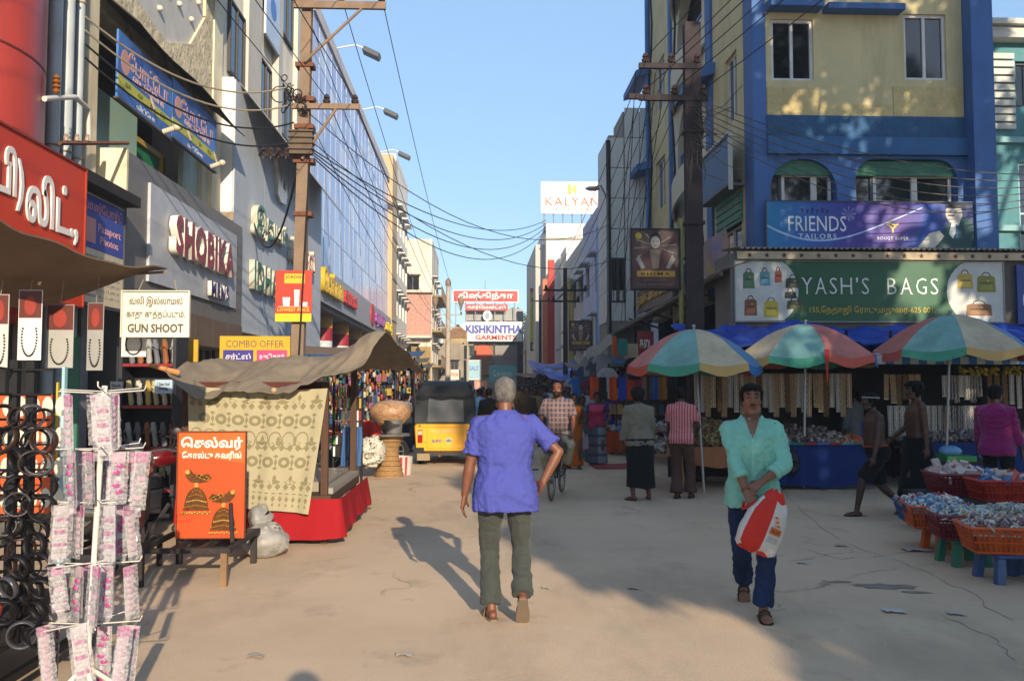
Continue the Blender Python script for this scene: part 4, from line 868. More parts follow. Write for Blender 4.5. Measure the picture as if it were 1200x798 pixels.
x0, x1, z0, z1 = X(538, 95.6), X(612, 95.6), Z(400, 95.6), Z(377, 95.6); r_ = (z1 - z0) / 2
b = B(); b.prism(f96, [(x1, z0), (x1, z1)] + oval(x0 + r_, (z0 + z1) / 2, r_, r_, 12, 90, 270), -.15, 0); b.build('panel', paint('d6d4d0', .5), sg)
letter(sg, 'KISHKINTHA', f96, x0 + 3.9, z0 + (z1 - z0) * .62, 0, paint('3d4a9a', .5), h=.95, wdt=6.3, depth=.04, bold=.04)
letter(sg, 'GARMENTS', f96, x0 + 4.1, z0 + (z1 - z0) * .2, 0, paint('a8343c', .5), h=.55, wdt=4.6, depth=.04, bold=.03)
t = block('old_tan_building', 'old tan building with a dark window left of the garment board', X(519, 92), X(547, 92), 92, 100, Z(396, 92), M('tan_plaster', 'a3906e', .9, .15, 1, .3, grime=.6), 1, 2, front=(2, .9), rowsz0=2.6, wz=1.4, trim=False)
b = B(); b.prism(fy(92), [(X(520, 92), Z(396, 92)), (X(546, 92), Z(396, 92)), (X(546, 92), Z(388, 92)), (X(536, 92), Z(380, 92)), (X(527, 92), Z(388, 92))], -.5, .1); b.build('gable', M('brown_tile', '7d6148', .9, .2, 3, .3), t)
fsign('blue_notice_board', 'pale blue framed notice board low at the street end', 548, 563, 423, 444, 80, '8fb4c4', [('SALE', .5, .6, .7, .25, '4a6aa8', {})], ('c9c4b8', .1))
fsign('teal_banner', 'wide teal banner low at the street end right of the notice board', 573, 604, 428, 447, 82, '5a9aa0', [('சேலை', .5, .5, .7, .4, 'c9ded8', {})])
fsign('white_banner', 'plain white banner low at the street end left of the notice board', 522, 540, 433, 445, 78, 'c2c0b6', [('OFFER', .5, .5, .7, .35, 'a85a4a', {})])
fsign('pink_banner', 'faded pink banner hung low at the street end', 556, 571, 446, 456, 74, 'b9806c', [('50%', .5, .5, .5, .5, 'd9ccc0', {})])
# far low shops so that the street floor never shows an empty gap
t = block('far_low_shops', 'low cluttered shops at the far end of the street', -4.2, -1.4, 84.5, 91, 5.2, M('far_shop_wall', '8d8577', .85, .2, 1, .2, grime=.4), 1, 2, front=(2, .8), rowsz0=2.6)
t = block('far_right_shops', 'low pale shop block at the far right end of the street', 5.2, 9.5, 77, 95, 8.0, M('far_pale_wall', 'a8a59c', .85, .1, 1, .2, grime=.4), 2, 4, side='R', front=(2, 1.0))
# dense crown of a far tree over the roofs
def leafball(b, c, r, n, s, rn):
 for _ in range(n):
  d = V((rn.gauss(0, 1), rn.gauss(0, 1), rn.gauss(0, 1))).normalized() * r * rn.random() ** .45
  p = V(c) + d; a = V((rn.gauss(0, 1), rn.gauss(0, 1), rn.gauss(0, .7))).normalized(); u = a.orthogonal().normalized(); v_ = a.cross(u); q = s * (.6 + .8 * rn.random())
  b.add([p - u * q, p + v_ * q * .55, p + u * q, p - v_ * q * .55], [(0, 1, 2, 3)])
def leafmat(name, c1, c2):
 m = M(name, c1, .7, .2, .6, .0, col2=c2, spec=.2); return m
LEAF = leafmat('green_leaves', '33461c', '5a6a2a'); BARK = M('bark', '4f4133', .95, .25, 4, .6, 18)
rn = random.Random(5)
t = thing('far_tree', 'small green tree crown showing over the roofs at the street end', 'tree', (6.2, 112, 0))
b = B(); b.tube([(6.2, 112, 0), (6.0, 112, 5), (6.3, 112, 10)], [.3, .22, .12], 8); b.build('trunk', BARK, t)
b = B()
for k in range(14): leafball(b, (6.1 + rn.gauss(0, 1.4), 112 + rn.gauss(0, 1.2), 10.3 + rn.gauss(0, .7)), .9, 90, .16, rn)
b.build('crown', LEAF, t)
# ------------------------------------------------------------------ trees behind the camera that throw the shade on the right
def shade_tree(label, x, y, h, spread, seed, n=26):
 rn = random.Random(seed); t = thing('street_tree', label, 'tree', (x, y, 0), 'street trees behind the camera')
 b = B(); b.tube([(x, y, -.1), (x + .1, y, h * .2), (x - .1, y + .1, h * .42), (x, y, h * .6)], [.34, .27, .22, .12], 10)
 cs = []
 for k in range(n):
  an = rn.random() * 6.28; rr = spread * rn.random() ** .6; zz = h * (.42 + .55 * rn.random()) ; f = 1 - abs((zz / h - .66) / .5) ** 2
  c = V((x + math.cos(an) * rr * f, y + math.sin(an) * rr * f, zz)); cs.append(c)
  if k % 2 == 0: b.tube([(x, y, h * (.3 + .2 * rn.random())), V((x, y, h * .5)).lerp(c, .5) + V((0, 0, -.3)), c], [.12, .07, .03], 6)
 b.build('trunk', BARK, t, smooth=60)
 b = B()
 for c in cs: leafball(b, c, spread * .3, 330, .17, rn)
 b.build('crown', LEAF, t)
# ------------------------------------------------------------------ power poles
IRON = M('rusty_pole_iron', '30282a', .8, .25, 4, .35, 25, grime=.4); TAN = M('tan_concrete_pole', '7d6a59', .9, .15, 3, .35, 22, grime=.35)
PORC = paint('3a2c28', .25)
def insulator(par, p, s=1.):
 b = B(); b.lathe(p, [(.012 * s, -.06), (.012 * s, 0), (.05 * s, .01 * s), (.06 * s, .05 * s), (.035 * s, .07 * s), (.05 * s, .09 * s), (.035 * s, .13 * s), (.01 * s, .15 * s)], 10); return b.build('insulator', PORC, par, smooth=40)
def crossarm(par, c, x0, x1, m, w=.07, n=3, brace=None):
 b = B(); b.box(c.x + x0, c.x + x1, c.y - .2, c.y - .13, c.z - w, c.z + w); b.build('cross_arm', m, par)
 ps = []
 for i in range(n):
  p = V((c.x + x0 + .12 + (x1 - x0 - .2) * i / max(1, n - 1), c.y - .165, c.z + w)); insulator(par, p, 1.25); ps.append(p + V((0, 0, .1)))
 if brace: b = B(); b.tube([(c.x, c.y - .18, c.z - brace[1]), (c.x + brace[0], c.y - .18, c.z - w)], .03, 6); b.build('brace', m, par)
 return ps
LP = aY(347, 440, 16.0)
t = thing('power_pole', 'tan square power pole on the left with two cross arms and an orange poster', 'power pole', (LP.x, 16, 0)); PLEFT = t
b = B(); k = .012
b.loft([[V((LP.x + .02 * z * .7 + sx * (.125 - .004 * z), 16 + sy * .1, z)) for sx, sy in ((-1, -1), (1, -1), (1, 1), (-1, 1))] for z in (-.05, 2, 4, 6, 8, 9.4)]); b.build('pole', TAN, t)
lz = lambda py: aY(350, py, 16.0).z
c1 = V((LP.x + .12, 16, lz(10))); c2 = V((LP.x + .09, 16, lz(128)))
WL1 = crossarm(t, c1, -.22, 1.5, TAN, .07, 3, (1.05, 1.1)); WL2 = crossarm(t, c2, -.2, 1.05, TAN, .05, 3, (.62, 1.0))
for zz, s in ((lz(78), .17), (lz(118), .19), (lz(150), .18), (lz(252), .17), (lz(190), .19)):
 b = B(); b.box(LP.x + .1 - s, LP.x + .1 + s, 15.87, 16.13, zz - .04, zz + .04); b.build('clamp', M('rusty_iron', '6b4330', .85, .3, 8, .4), t)
b = B(); b.box(LP.x - .12, LP.x + .3, 15.7, 15.86, lz(185), lz(158))
b.build('junction_box', M('weathered_wood', '5d5044', .9, .2, 5, .4), t)
for i in range(4):
 b = B(); b.box(LP.x - .14, LP.x + .32, 15.66, 15.88, lz(158) - .11 * i - .03, lz(158) - .11 * i); b.build('box_slat', M('weathered_wood', '5d5044', .9, .2, 5, .4), t)
b = B(); rn = random.Random(2)
for i in range(14):                                    # knots of loose cable on the pole
 c = V((LP.x + rn.uniform(-.4, .15), 15.8, lz(rn.uniform(95, 135)))); b.ring(c, rn.uniform(.06, .16), .012, (rn.gauss(0, 1), rn.gauss(0, 1), rn.gauss(0, .5)), 12, 4)
stuff(b.build('cable_coils', paint('2a2826', .6), t))
for i in range(4): insulator(t, V((LP.x - .62 + .14 * i, 15.8, lz(186)))); 
b = B(); b.box(LP.x - .7, LP.x + .1, 15.78, 15.82, lz(187), lz(184)); b.build('side_arm', IRON, t)
fP = Fr((0, 15.8, 0), (1, 0, 0)); xs = aY(344, 347, 15.8).x; z0, z1 = aY(344, 377, 15.8).z, aY(344, 317, 15.8).z
sg = signboard('pole_poster', 'orange and yellow poster with white cups and LOWEST PRICE on the left power pole', fP, xs - .33, xs + .33, z0, z1, 0, 'c03420', .03)
flat(sg, fP, rect(xs - .33, xs + .33, z0, z0 + .15), 0, 'd6b61e', 'yellow_band'); flat(sg, fP, rect(xs - .17, xs + .2, z1 - .24, z1 - .06), 0, 'cda82a', 'yellow_label')
letter(sg, 'JORDAN', fP, xs + .015, z1 - .13, .004, paint('4a2a1c'), h=.07, wdt=.32, depth=.003, bold=.01); letter(sg, 'LOWEST PRICE', fP, xs, z0 + .22, .001, paint('d8b42a'), h=.06, wdt=.58, depth=.003, bold=.02)
for (dx, dz, w_, h_) in ((.06, .29, .1, .3), (-.13, .29, .14, .16), (.2, .29, .12, .07)): flat(sg, fP, [(xs + dx - w_ * .4, z0 + dz), (xs + dx + w_ * .4, z0 + dz), (xs + dx + w_ * .5, z0 + dz + h_), (xs + dx - w_ * .5, z0 + dz + h_)], .001, 'd9d4cc', 'cup_print', .003)
flat(sg, fP, rect(xs - .28, xs + .28, z0 + .27, z0 + .285), .001, 'c9a59a', 'table_line', .002)
# right pole
RP = V((3.73, 14.5, 0)); rz_ = lambda py: aY(817, py, 14.5).z
t = thing('power_pole', 'dark brown steel power pole on the right in front of the blue building', 'power pole', RP); PRIGHT = t
b = B(); z = rz_(28); b.box(3.59, 3.87, 14.42, 14.44, -.1, z); b.box(3.59, 3.87, 14.58, 14.6, -.1, z); b.box(3.715, 3.745, 14.44, 14.58, -.1, z); b.build('pole', IRON, t)
b = B(); b.box(3.6, 3.86, 14.44, 14.58, .0, z - .004); b.build('pole_web', IRON, t)
WR1 = crossarm(t, V((3.73, 14.6, rz_(80))), -.95, .15, IRON, .045, 3); WR2 = crossarm(t, V((3.73, 14.6, rz_(117))), -.95, .25, IRON, .05, 3)
b = B(); b.box(2.6, 2.8, 14.4, 14.47, rz_(119), rz_(113)); b.build('arm_tip', IRON, t)
for py in (155, 262): b = B(); b.box(3.56, 3.9, 14.39, 14.63, rz_(py) - .03, rz_(py) + .03); b.build('clamp', IRON, t)
b = B(); rn = random.Random(8)
for i in range(26):
 p = V((3.73 + rn.uniform(-.1, .2), 14.4, rz_(rn.uniform(120, 190)))); q = p + V((rn.uniform(-.2, .7), rn.uniform(-.4, .1), rn.uniform(-.6, .4))); b.tube([p, p.lerp(q, .5) + V((rn.gauss(0, .1), 0, -.12)), q], .008, 4)
stuff(b.build('cable_tangle', paint('4a4642', .6), t))
# farther poles
def pole(name, label, x, y, h, r, m, arms=((.3, .5),), lamp=None):
 t = thing(name, label, 'power pole', (x, y, 0)); b = B(); b.tube([(x, y, -.1), (x, y, h)], [r, r * .75], 8); b.build('pole', m, t, smooth=60); ps = []
 for dz, hw in arms: ps.append(crossarm(t, V((x, y + .16, h - dz)), -hw, hw, m, .04, 3))
 if lamp: b = B(); b.tube([(x, y, h - .3), (x + lamp * .5, y, h + .15), (x + lamp, y, h + .1)], .03, 6); b.build('lamp_arm', m, t); b = B(); b.ball((x + lamp * 1.15, y, h + .05), .25, .12, .08, 8, 5); b.build('lamp_head', paint('9a9c9c', .4), t, smooth=60)
 return t, ps
DK = paint('232325', .7)
P1, WF1 = pole('power_pole', 'black far pole with bracket arms in front of the bright white building', 3.55, 34.5, 6.4, .11, DK, ((.9, .9), (1.35, .6)))
P2, WF2 = pole('power_pole', 'pale concrete pole with three head lamps far down the left side', aY(525, 400, 60).x, 60, 8.6, .2, M('pale_concrete', 'a39a8c', .9, .1, 2, .2, grime=.3), ((2.0, 1.0), (2.9, .8)))
P3, WF3 = pole('power_pole', 'thin black far pole beside the lime vertical sign', aY(633, 400, 52).x, 52, 7.2, .1, DK, ((.4, .6),))
P4, WF4 = pole('power_pole', 'slim grey pole with a street lamp arm reaching left near the white panels', 4.16, 27.05, 7.9, .04, paint('6d7073', .5), (), lamp=-.42)
P5, WF5 = pole('power_pole', 'thin pale pole in front of the old tan building', aY(548, 400, 75).x, 75, 5.5, .1, M('pale_concrete', 'a39a8c', .9, .1, 2, .2, grime=.3), ((.3, .5),))
for k, dx in enumerate((-.9, .9, 0)):
 b = B(); p = V((P2.location.x + dx, 60, 7.4 if k < 2 else 8.7)); b.lathe(p, [(.05, -.5), (.12, -.1), (.2, 0), (.2, .3), (.05, .5)], 8); b.build('lamp_head', paint('7d6a58', .6), P2, smooth=40)
# poles behind the camera that carry the near ends of the wires
PB1 = thing('power_pole', 'power pole standing behind the camera on the right', 'power pole', (7.5, -14, 0)); b = B(); b.box(7.4, 7.6, -14.1, -13.9, 0, 9); b.build('pole', IRON, PB1)
PB2 = thing('power_pole', 'power pole standing behind the camera on the left', 'power pole', (-4.6, -16, 0)); b = B(); b.box(-4.7, -4.5, -16.1, -15.9, 0, 9.6); b.build('pole', TAN, PB2)
# ------------------------------------------------------------------ wires
WIRE = paint('26262a', .6); CABLE = paint('1d1c1d', .6)
def wire(label, p, q, sag, r=.008, n=18, m=WIRE, name='power_line', group='overhead wires'):
 p, q = V(p), V(q); b = B(); b.tube([p.lerp(q, i / n) - V((0, 0, sag * 4 * (i / n) * (1 - i / n))) for i in range(n + 1)], r, 5); o = b.build(name, m, loc=p); return tag(o, label, 'wire', group)
for i, p in enumerate(WL1): wire('%s wire from the top cross arm of the left pole to the far lamp pole' % ORD[i], p, WF2[0][min(i, 2)], .8, .009); wire('%s wire from the top cross arm of the left pole towards the camera' % ORD[i], p, (-4.6 + .6 * i, -16, 9.3), .5)
for i, p in enumerate(WL2): wire('%s wire from the lower cross arm of the left pole towards the camera' % ORD[i], p, (-4.9 + .5 * i, -16, 8.3), .6); wire('%s wire from the lower cross arm of the left pole to the far lamp pole' % ORD[i], p, WF2[1][i], 1.0, .009)
for i, p in enumerate(WR1): wire('%s wire from the upper cross arm of the right pole towards the camera' % ORD[i], p, (7.0 + .5 * i, -14, 8.6), .5); wire('%s wire from the upper cross arm of the right pole down the street' % ORD[i], p, WF1[0][i], .5, .008)
for i, p in enumerate(WR2): wire('%s wire from the lower cross arm of the right pole towards the camera' % ORD[i], p, (6.8 + .5 * i, -14, 7.6), .6); wire('%s wire from the lower cross arm of the right pole down the street' % ORD[i], p, WF1[1][i], .5, .008)
a0 = V((LP.x + .3, 15.9, lz(178)))
for i in range(4): wire('%s cable of the sagging bundle crossing the street from the left pole' % ORD[i], a0 + V((0, 0, -.05 * i)), aY(640, 258 + 4 * i, 36), .9 + .22 * i, .013, 24, CABLE, 'cable', 'sagging cable bundle over the street')
wire('thin lone wire crossing from the left pole to the white panel building', V((LP.x + .2, 15.9, lz(165))), aY(716, 305, 27.2), 1.1, .01)
wire('thin wire crossing the street high towards the lavender building', V((LP.x + .2, 15.9, lz(135))), aY(716, 262, 27), 1.3, .01)
for i in range(6): wire('%s cable of the brown bundle across the blue building front' % ORD[i], V((3.8, 14.4, rz_(118 + 6 * i))), aY(1230, 205 + 6 * i, 15.9 - .05 * i), .35 + .08 * i, .009, 22, paint('5a5148', .7), 'cable', 'brown cables across the blue building')
for i, (x, z, x2) in enumerate(((2.72, 6.4, 4.1), (2.95, 6.4, 4.2), (3.2, 6.4, 4.3), (2.75, 7.0, 4.0), (3.1, 7.0, 4.2))): wire('%s slanting wire from the right pole to the white panel building' % ORD[i], (x, 14.6, z + .1), (x2 + .2 * i, 27.2, 3.6 + .4 * (i % 3)), .3, .008)
for i, (y0, y1, yy) in enumerate(((60, 110, 12.3), (88, 150, 13.0), (115, 170, 14.2), (140, 200, 15.0))):
 wire('%s drooping pale cable across the plaster building front' % ORD[i], aX(100, 20 + 16 * i, -5.4), aY(344, 100 + 22 * i, 15.9), .5, .016, 20, paint('8d8270', .7) if i < 2 else CABLE, 'cable', 'drooping cables on the left facades')
wire('black cable looping along the white building panel to the left pole', fr7.p(21.2, 5.65, .1), V((LP.x, 15.9, lz(200))), 1.0, .022, 20, CABLE, 'cable')
wire('black cable hanging down the left pole beside the orange poster', V((LP.x + .25, 15.75, lz(190))), V((LP.x + .1, 15.75, lz(415))), 0, .018, 8, CABLE, 'cable')
for i, px in enumerate((762, 789)): 
 b = B(); p = [aX(px + 2 * math.sin(k * 1.3), -6 + 34 * k, 5.3 if i == 0 else 5.32) for k in range(12)]; b.tube(p, .03, 6); tag(b.build('cable', CABLE), ('far', 'near')[i] + ' black cable hanging down the side of the blue building', 'wire')
# posters on the right side
def poster(label, fr, a0, a1, z0, z1, s, post=True):
 sg = signboard('jewellery_poster', label, fr, a0, a1, z0, z1, 0, M('poster_print_dark', '3b2f30', .4, .3, 2.5, .02, col2='6b4a48'), .1, ('211f22', .035)); w_, h_ = a1 - a0, z1 - z0
 U = lambda u, v: (a0 + w_ * u, z0 + h_ * v)
 for k in range(10):
  an = R(36 * k + 8); c = U(.5, .72); flat(sg, fr, [(c[0] + .04 * w_ * math.cos(an), c[1] + .04 * w_ * math.sin(an)), (c[0] + .46 * w_ * math.cos(an - .05), c[1] + .3 * w_ * math.sin(an - .05)), (c[0] + .46 * w_ * math.cos(an + .05), c[1] + .3 * w_ * math.sin(an + .05))], .001, '8d8f86', 'light_ray', .002)
 flat(sg, fr, [U(.1, .33), U(.9, .33), U(.86, .5), U(.75, .62), U(.58, .68), U(.42, .68), U(.25, .62), U(.14, .5)], .003, '5b3a3a', 'dress_print', .002)
 for sg_ in (-1, 1): flat(sg, fr, [U(.5 + sg_ * .36, .58), U(.5 + sg_ * .42, .5), U(.5 + sg_ * .3, .33), U(.5 + sg_ * .22, .35)][::sg_], .005, 'a09a90', 'arm_print', .002)
 flat(sg, fr, [U(.44, .34), U(.56, .34), U(.62, .66), U(.38, .66)], .005, '8c7a66', 'necklace_print', .002)
 flat(sg, fr, oval(*U(.5, .84), .13 * w_, .13 * h_), .004, '2a2524', 'hair_print', .002); flat(sg, fr, oval(*U(.5, .79), .1 * w_, .105 * h_), .006, 'b0a79c', 'face_print', .002)
 for dx in (-.045, .045): flat(sg, fr, rect(*[a0 + w_ * (.5 + dx) + e * .025 * w_ for e in (-1, 1)], z0 + h_ * .8, z0 + h_ * .81), .008, '2a2524', 'eye_print', .001)
 flat(sg, fr, rect(a0 + w_ * .46, a0 + w_ * .54, z0 + h_ * .725, z0 + h_ * .737), .008, '7d3a36', 'mouth_print', .001)
 flat(sg, fr, oval(*U(.14, .9), .07 * w_, .055 * h_), .003, 'b0a23c', 'round_mark', .002)
 flat(sg, fr, rect(a0 + w_ * .1, a0 + w_ * .92, z0 + h_ * .2, z0 + h_ * .3), .007, 'b8933e', 'gold_band', .002); letter(sg, 'BHIMA', fr, *U(.5, .25), .009, paint('33271c'), h=h_ * .055, wdt=w_ * .62, depth=.002, space=1.35, bold=.01)
 letter(sg, 'JEWELLERY', fr, *U(.5, .14), .001, paint('7d7470'), h=h_ * .03, wdt=w_ * .5, depth=.002); letter(sg, 'ESTD 1925   MADURAI   OPEN ALL DAYS', fr, *U(.5, .07), .001, paint('8d8884'), h=h_ * .022, wdt=w_ * .78, depth=.002)
 return sg
f17 = Fr((0, 17.0, 0), (1, 0, 0)); q0, q1 = aY(741, 338, 17), aY(795, 270, 17)
poster('large dark framed jewellery poster of a dancer hanging beside the right power pole', f17, q0.x, q1.x, q0.z, q1.z, 1)
b = B(); b.tube([(q1.x + .07, 17.1, 0), (q1.x + .07, 17.1, q1.z + .25)], .055, 8); tag(b.build('sign_post', paint('8a8a52', .6), smooth=60), 'olive yellow post carrying the large dancer poster', 'post')
f33 = Fr((0, 33.0, 0), (1, 0, 0)); q0, q1 = aY(668, 410, 33), aY(693, 377, 33)
poster('small maroon jewellery poster beside the black far pole', f33, q0.x, q1.x, q0.z, q1.z, 1)
b = B(); b.tube([(q1.x + .05, 33.1, 0), (q1.x + .05, 33.1, q1.z + .2)], .05, 8); tag(b.build('sign_post', paint('8a8a52', .6), smooth=60), 'thin post carrying the small maroon poster', 'post')
# ------------------------------------------------------------------ near left necklace stall under a brown tarpaulin
A_, N_, FL_, NL_ = aY(195, 316, 7.2), aY(-8, 254, 5.0), aY(-10, 325, 9.2), aY(-260, 230, 6.2)
TARP = M('brown_tarpaulin', '6b5a48', .85, .15, 2, .4, 12, grime=.3)
t = thing('tarpaulin_roof', 'sagging brown tarpaulin roof over the necklace stall at the near left', 'tarpaulin', (-4, 7, 2.5))
def tarp(u, v):
 p = (A_ * (1 - u) + N_ * u) * (1 - v) + (FL_ * (1 - u) + NL_ * u) * v
 return p + V((0, 0, -.16 * math.sin(u * math.pi) * (1 - v) * .5 - .3 * math.sin(u * math.pi) * math.sin(v * math.pi) - .12 * math.sin(v * math.pi) + .05 * mnoise.noise(V((u * 5, v * 5, 3)))))
b = B(); b.grid(tarp, 24, 18, .012); b.build('sheet', TARP, t, smooth=60)
b = B(); b.tube([(-4.6, 8.0, 0), (-4.6, 8.0, 2.55)], .03, 8); b.build('post', M('grey_steel_post', '6f7276', .6, grime=.4), t, smooth=60)
b = B(); b.tube([A_ + V((0, 0, -.02)), V((-4.6, 8.0, 2.55)), FL_], .012, 6); b.build('rope', paint('8d8270', .8), t)
b = B(); p = aY(50, 292, 6.2); b.tube([p, p + V((.02, 0, -.1)), p + V((-.02, 0, -.26))], .012, 6); b.build('rope_end', paint('cfc3a8', .8), t)
# ear piercing notice
fN = Fr((0, 6.75, 0), (1, 0, 0)); q0, q1 = aY(143, 394, 6.75), aY(222, 342, 6.75)
sg = signboard('ear_piercing_notice', 'white notice with dark Tamil lines and GUN SHOOT hanging from the brown tarpaulin corner', fN, q0.x, q1.x, q0.z, q1.z, 0, 'cfcabb', .012, ('c9c4b4', .008))
ink = paint('4a463c', .6); cx = (q0.x + q1.x) / 2; hh = q1.z - q0.z; ww = q1.x - q0.x
letter(sg, 'வலி இல்லாமல்', fN, cx, q0.z + hh * .77, .001, ink, h=hh * .24, wdt=ww * .8, depth=.002, bold=.015)
letter(sg, 'காது குத்தப்படும்.', fN, cx, q0.z + hh * .48, .001, ink, h=hh * .22, wdt=ww * .88, depth=.002, bold=.015)
letter(sg, 'GUN SHOOT', fN, cx, q0.z + hh * .18, .001, ink, h=hh * .2, wdt=ww * .84, depth=.002, bold=.03)
b = B(); b.tube([(cx - .15, 6.77, q1.z), (cx - .12, 6.8, q1.z + .1)], .004, 4); b.tube([(cx + .15, 6.77, q1.z), (cx + .12, 6.8, q1.z + .1)], .004, 4); b.build('string', paint('8d8270'), sg)
# necklace cards hanging from the tarpaulin
def card(px0, px1, py0, py1, y, label, tone='b9b8b2'):
 p0, p1 = aY(px0, py1, y), aY(px1, py0, y); f = Fr((0, y, 0), (1, 0, 0)); t = thing('necklace_card', label, 'necklace', ((p0.x + p1.x) / 2, y, p0.z), 'necklace cards hanging under the brown tarpaulin')
 w_, h_ = p1.x - p0.x, p1.z - p0.z
 b = B(); b.fb(f, p0.x, p1.x, p0.z, p1.z, -.006, 0); b.build('card', paint(tone, .25), t)
 flat(t, f, rect(p0.x + .004, p1.x - .004, p1.z - h_ * .4, p1.z - .004), 0, '5a2a24', 'picture_print', .002); flat(t, f, oval((p0.x + p1.x) / 2, p1.z - h_ * .22, w_ * .25, h_ * .14), .002, '8a3326', 'figure_print', .002)
 b = B(); n = 26
 for i in range(n): a = R(200 + 320 * i / (n - 1) - 110 + 90); b.ball(f.p((p0.x + p1.x) / 2 + w_ * .32 * math.cos(R(150 + 240 * i / (n - 1))), p0.z + h_ * .32 + h_ * .26 * math.sin(R(150 + 240 * i / (n - 1))), .006), .0075, n=6, k=4)
 stuff(b.build('beads', paint('1f1c1b', .3), t, smooth=180))
 b = B(); b.tube([((p0.x + p1.x) / 2, y, p1.z), ((p0.x + p1.x) / 2, y + .05, p1.z + .25)], .003, 4); b.build('string', paint('8d8270'), t)
card(-12, 11, 345, 432, 6.0, 'necklace card cut by the left photo edge'); card(20, 50, 340, 422, 6.1, 'brightest white necklace card, second from the left under the tarpaulin', 'cfcfca'); card(53, 87, 357, 431, 6.3, 'grey necklace card left of the tall narrow one', '9a9a96'); card(101, 122, 355, 434, 6.5, 'tall narrow necklace card right of the grey card', '8f8f8d'); card(142, 172, 372, 418, 7.0, 'small white necklace card behind the ear piercing notice', 'd8d6cc')
# low black iron table frame at the very left
IRONB = paint('1e1d1e', .5, metal=.3); 
t = thing('iron_table', 'low black iron table frame at the lower left corner beside the clip stand', 'table', (-2.7, 4.3, 0))
b = B(); b.box(-3.4, -2.35, 3.6, 5.6, .3, .34); b.build('tabletop', IRONB, t)
for x, y in ((-3.35, 3.65), (-2.4, 3.65), (-2.4, 5.55), (-3.35, 5.55)): b = B(); b.box(x - .025, x + .025, y - .025, y + .025, 0, .3); b.build('leg', IRONB, t)
b = B(); b.box(-2.42, -2.38, 3.7, 5.5, .1, .14); b.build('stretcher', IRONB, t)
t = thing('purple_box', 'small purple and white packet on the iron table at the bottom left edge', 'packet', (-2.5, 4.1, .34)); b = B(); b.box(-2.62, -2.4, 4.0, 4.2, .341, .47); b.build('packet', paint('7a3a8a', .4), t, bevel=.01); flat(t, Fr((0, 3.998, 0), (1, 0, 0)), rect(-2.58, -2.44, .37, .44), 0, 'c9b8d0', 'label_print', .002)
t = thing('red_cloth_bundle', 'bright red orange cloth bundle on the iron table at the left edge', 'cloth', (-2.75, 4.7, .34)); b = B(); b.ball((-2.75, 4.75, .44), .2, .22, .12, 14, 8); me = b.mesh('bundle', V((-2.75, 4.7, .34))); me.materials.append(cloth('b0361c')); wrinkle(me, .02, (9, 9, 9)); link('bundle', me, t, 180)
# hair band rack
t = thing('hairband_rack', 'black perforated post rack covered with hair bands at the left edge', 'rack', aZ(28, 790).to_tuple() if False else (-2.35, 4.45, .34))
b = B(); zz = [.36, 1.72]
for px in (8, 28): p = aY(px, 600, 4.4); b.box(p.x - .02, p.x + .02, 4.42, 4.46, .34, 1.75)
b.build('post', IRONB, t)
b = B()
for k in range(11): z = 1.7 - k * .125; b.tube([(-2.55, 4.4, z), (-2.15, 4.4, z)], .006, 5); b.tube([(-2.35, 4.44, z), (-2.33, 4.22, z + .01)], .006, 5)
b.build('peg', IRONB, t)
rn = random.Random(4); HB = [M('black_band', '141215', .5, .2, 5, .05, spec=.2), M('brown_band', '2f211b', .35, .2, 5, .05), M('grey_band', '3c3b40', .3, .2, 5, .05)]
r0 = []
for m in HB: b = B(); b.ring((0, 0, 0), .056, .006, (0, 1, 0), 20, 6, flat=3.2); me = b.mesh('hairband'); me.materials.append(m); me.polygons.foreach_set('use_smooth', [True] * len(me.polygons)); r0.append(me)
cnt = 0
for col, px in enumerate((6, 22, 38, 48)):
 for k in range(11):
  p = aY(px + rn.uniform(-4, 4), 492 + 25 * k + rn.uniform(-4, 4), 4.28 + rn.uniform(-.06, .05)); o = bpy.data.objects.new('hairband', r0[(k + col) % 3 if rn.random() < .5 else 0]); COL.objects.link(o); o.location = p; o.rotation_euler = (rn.uniform(-.5, .5), rn.uniform(-.3, .3), rn.uniform(-.7, .7)); o.scale = [rn.uniform(.85, 1.15)] * 3
  tag(o, 'round hair band, %s from the top in the %s column of the left rack' % (ORD[k], ('leftmost', 'second', 'third', 'rightmost')[col]), 'hair band', 'round hair bands on the left rack'); cnt += 1
t = thing('orange_print_sheet', 'orange and white printed sheet of packets behind the hair band rack', 'poster', (-2.9, 5.2, .5))
b = B(); q0, q1 = aY(-40, 602, 5.2), aY(61, 462, 5.2); fo = Fr((0, 5.2, 0), (1, 0, 0)); b.fb(fo, q0.x, q1.x, q0.z, q1.z, -.01, 0); b.build('sheet', paint('c24f1f', .5), t)
for i in range(7):
 for j in range(4): flat(t, fo, oval(q0.x + .07 + i * .077, q0.z + .09 + j * .18, .032, .06, 12), .0, 'c9c0a8', 'white_blob', .003)
b = B(); q0, q1 = aY(63, 592, 5.6), aY(69, 448, 5.6); tag(B().box(q0.x, q1.x, 5.59, 5.61, 0.0, q1.z).build('yellow_strip', M('yellow_black_strip', 'b09a1c', .5, .25, 14, 0)), 'upright yellow strip with dark marks behind the clip stand', 'strip')
q0, q1 = aY(70, 592, 5.9), aY(76, 430, 5.9); tag(B().box(q0.x, q1.x + .01, 5.88, 5.92, 0, q1.z).build('pale_blue_post', paint('8fb8bc', .5)), 'pale blue upright board beside the yellow strip', 'board')
q0, q1 = aY(77, 592, 7.5), aY(94, 395, 7.5); tag(B().box(q0.x, q1.x, 7.48, 7.52, 0, q1.z).build('green_door_panel', paint('2f5f50', .6)), 'dark green upright panel under the tarpaulin', 'panel')
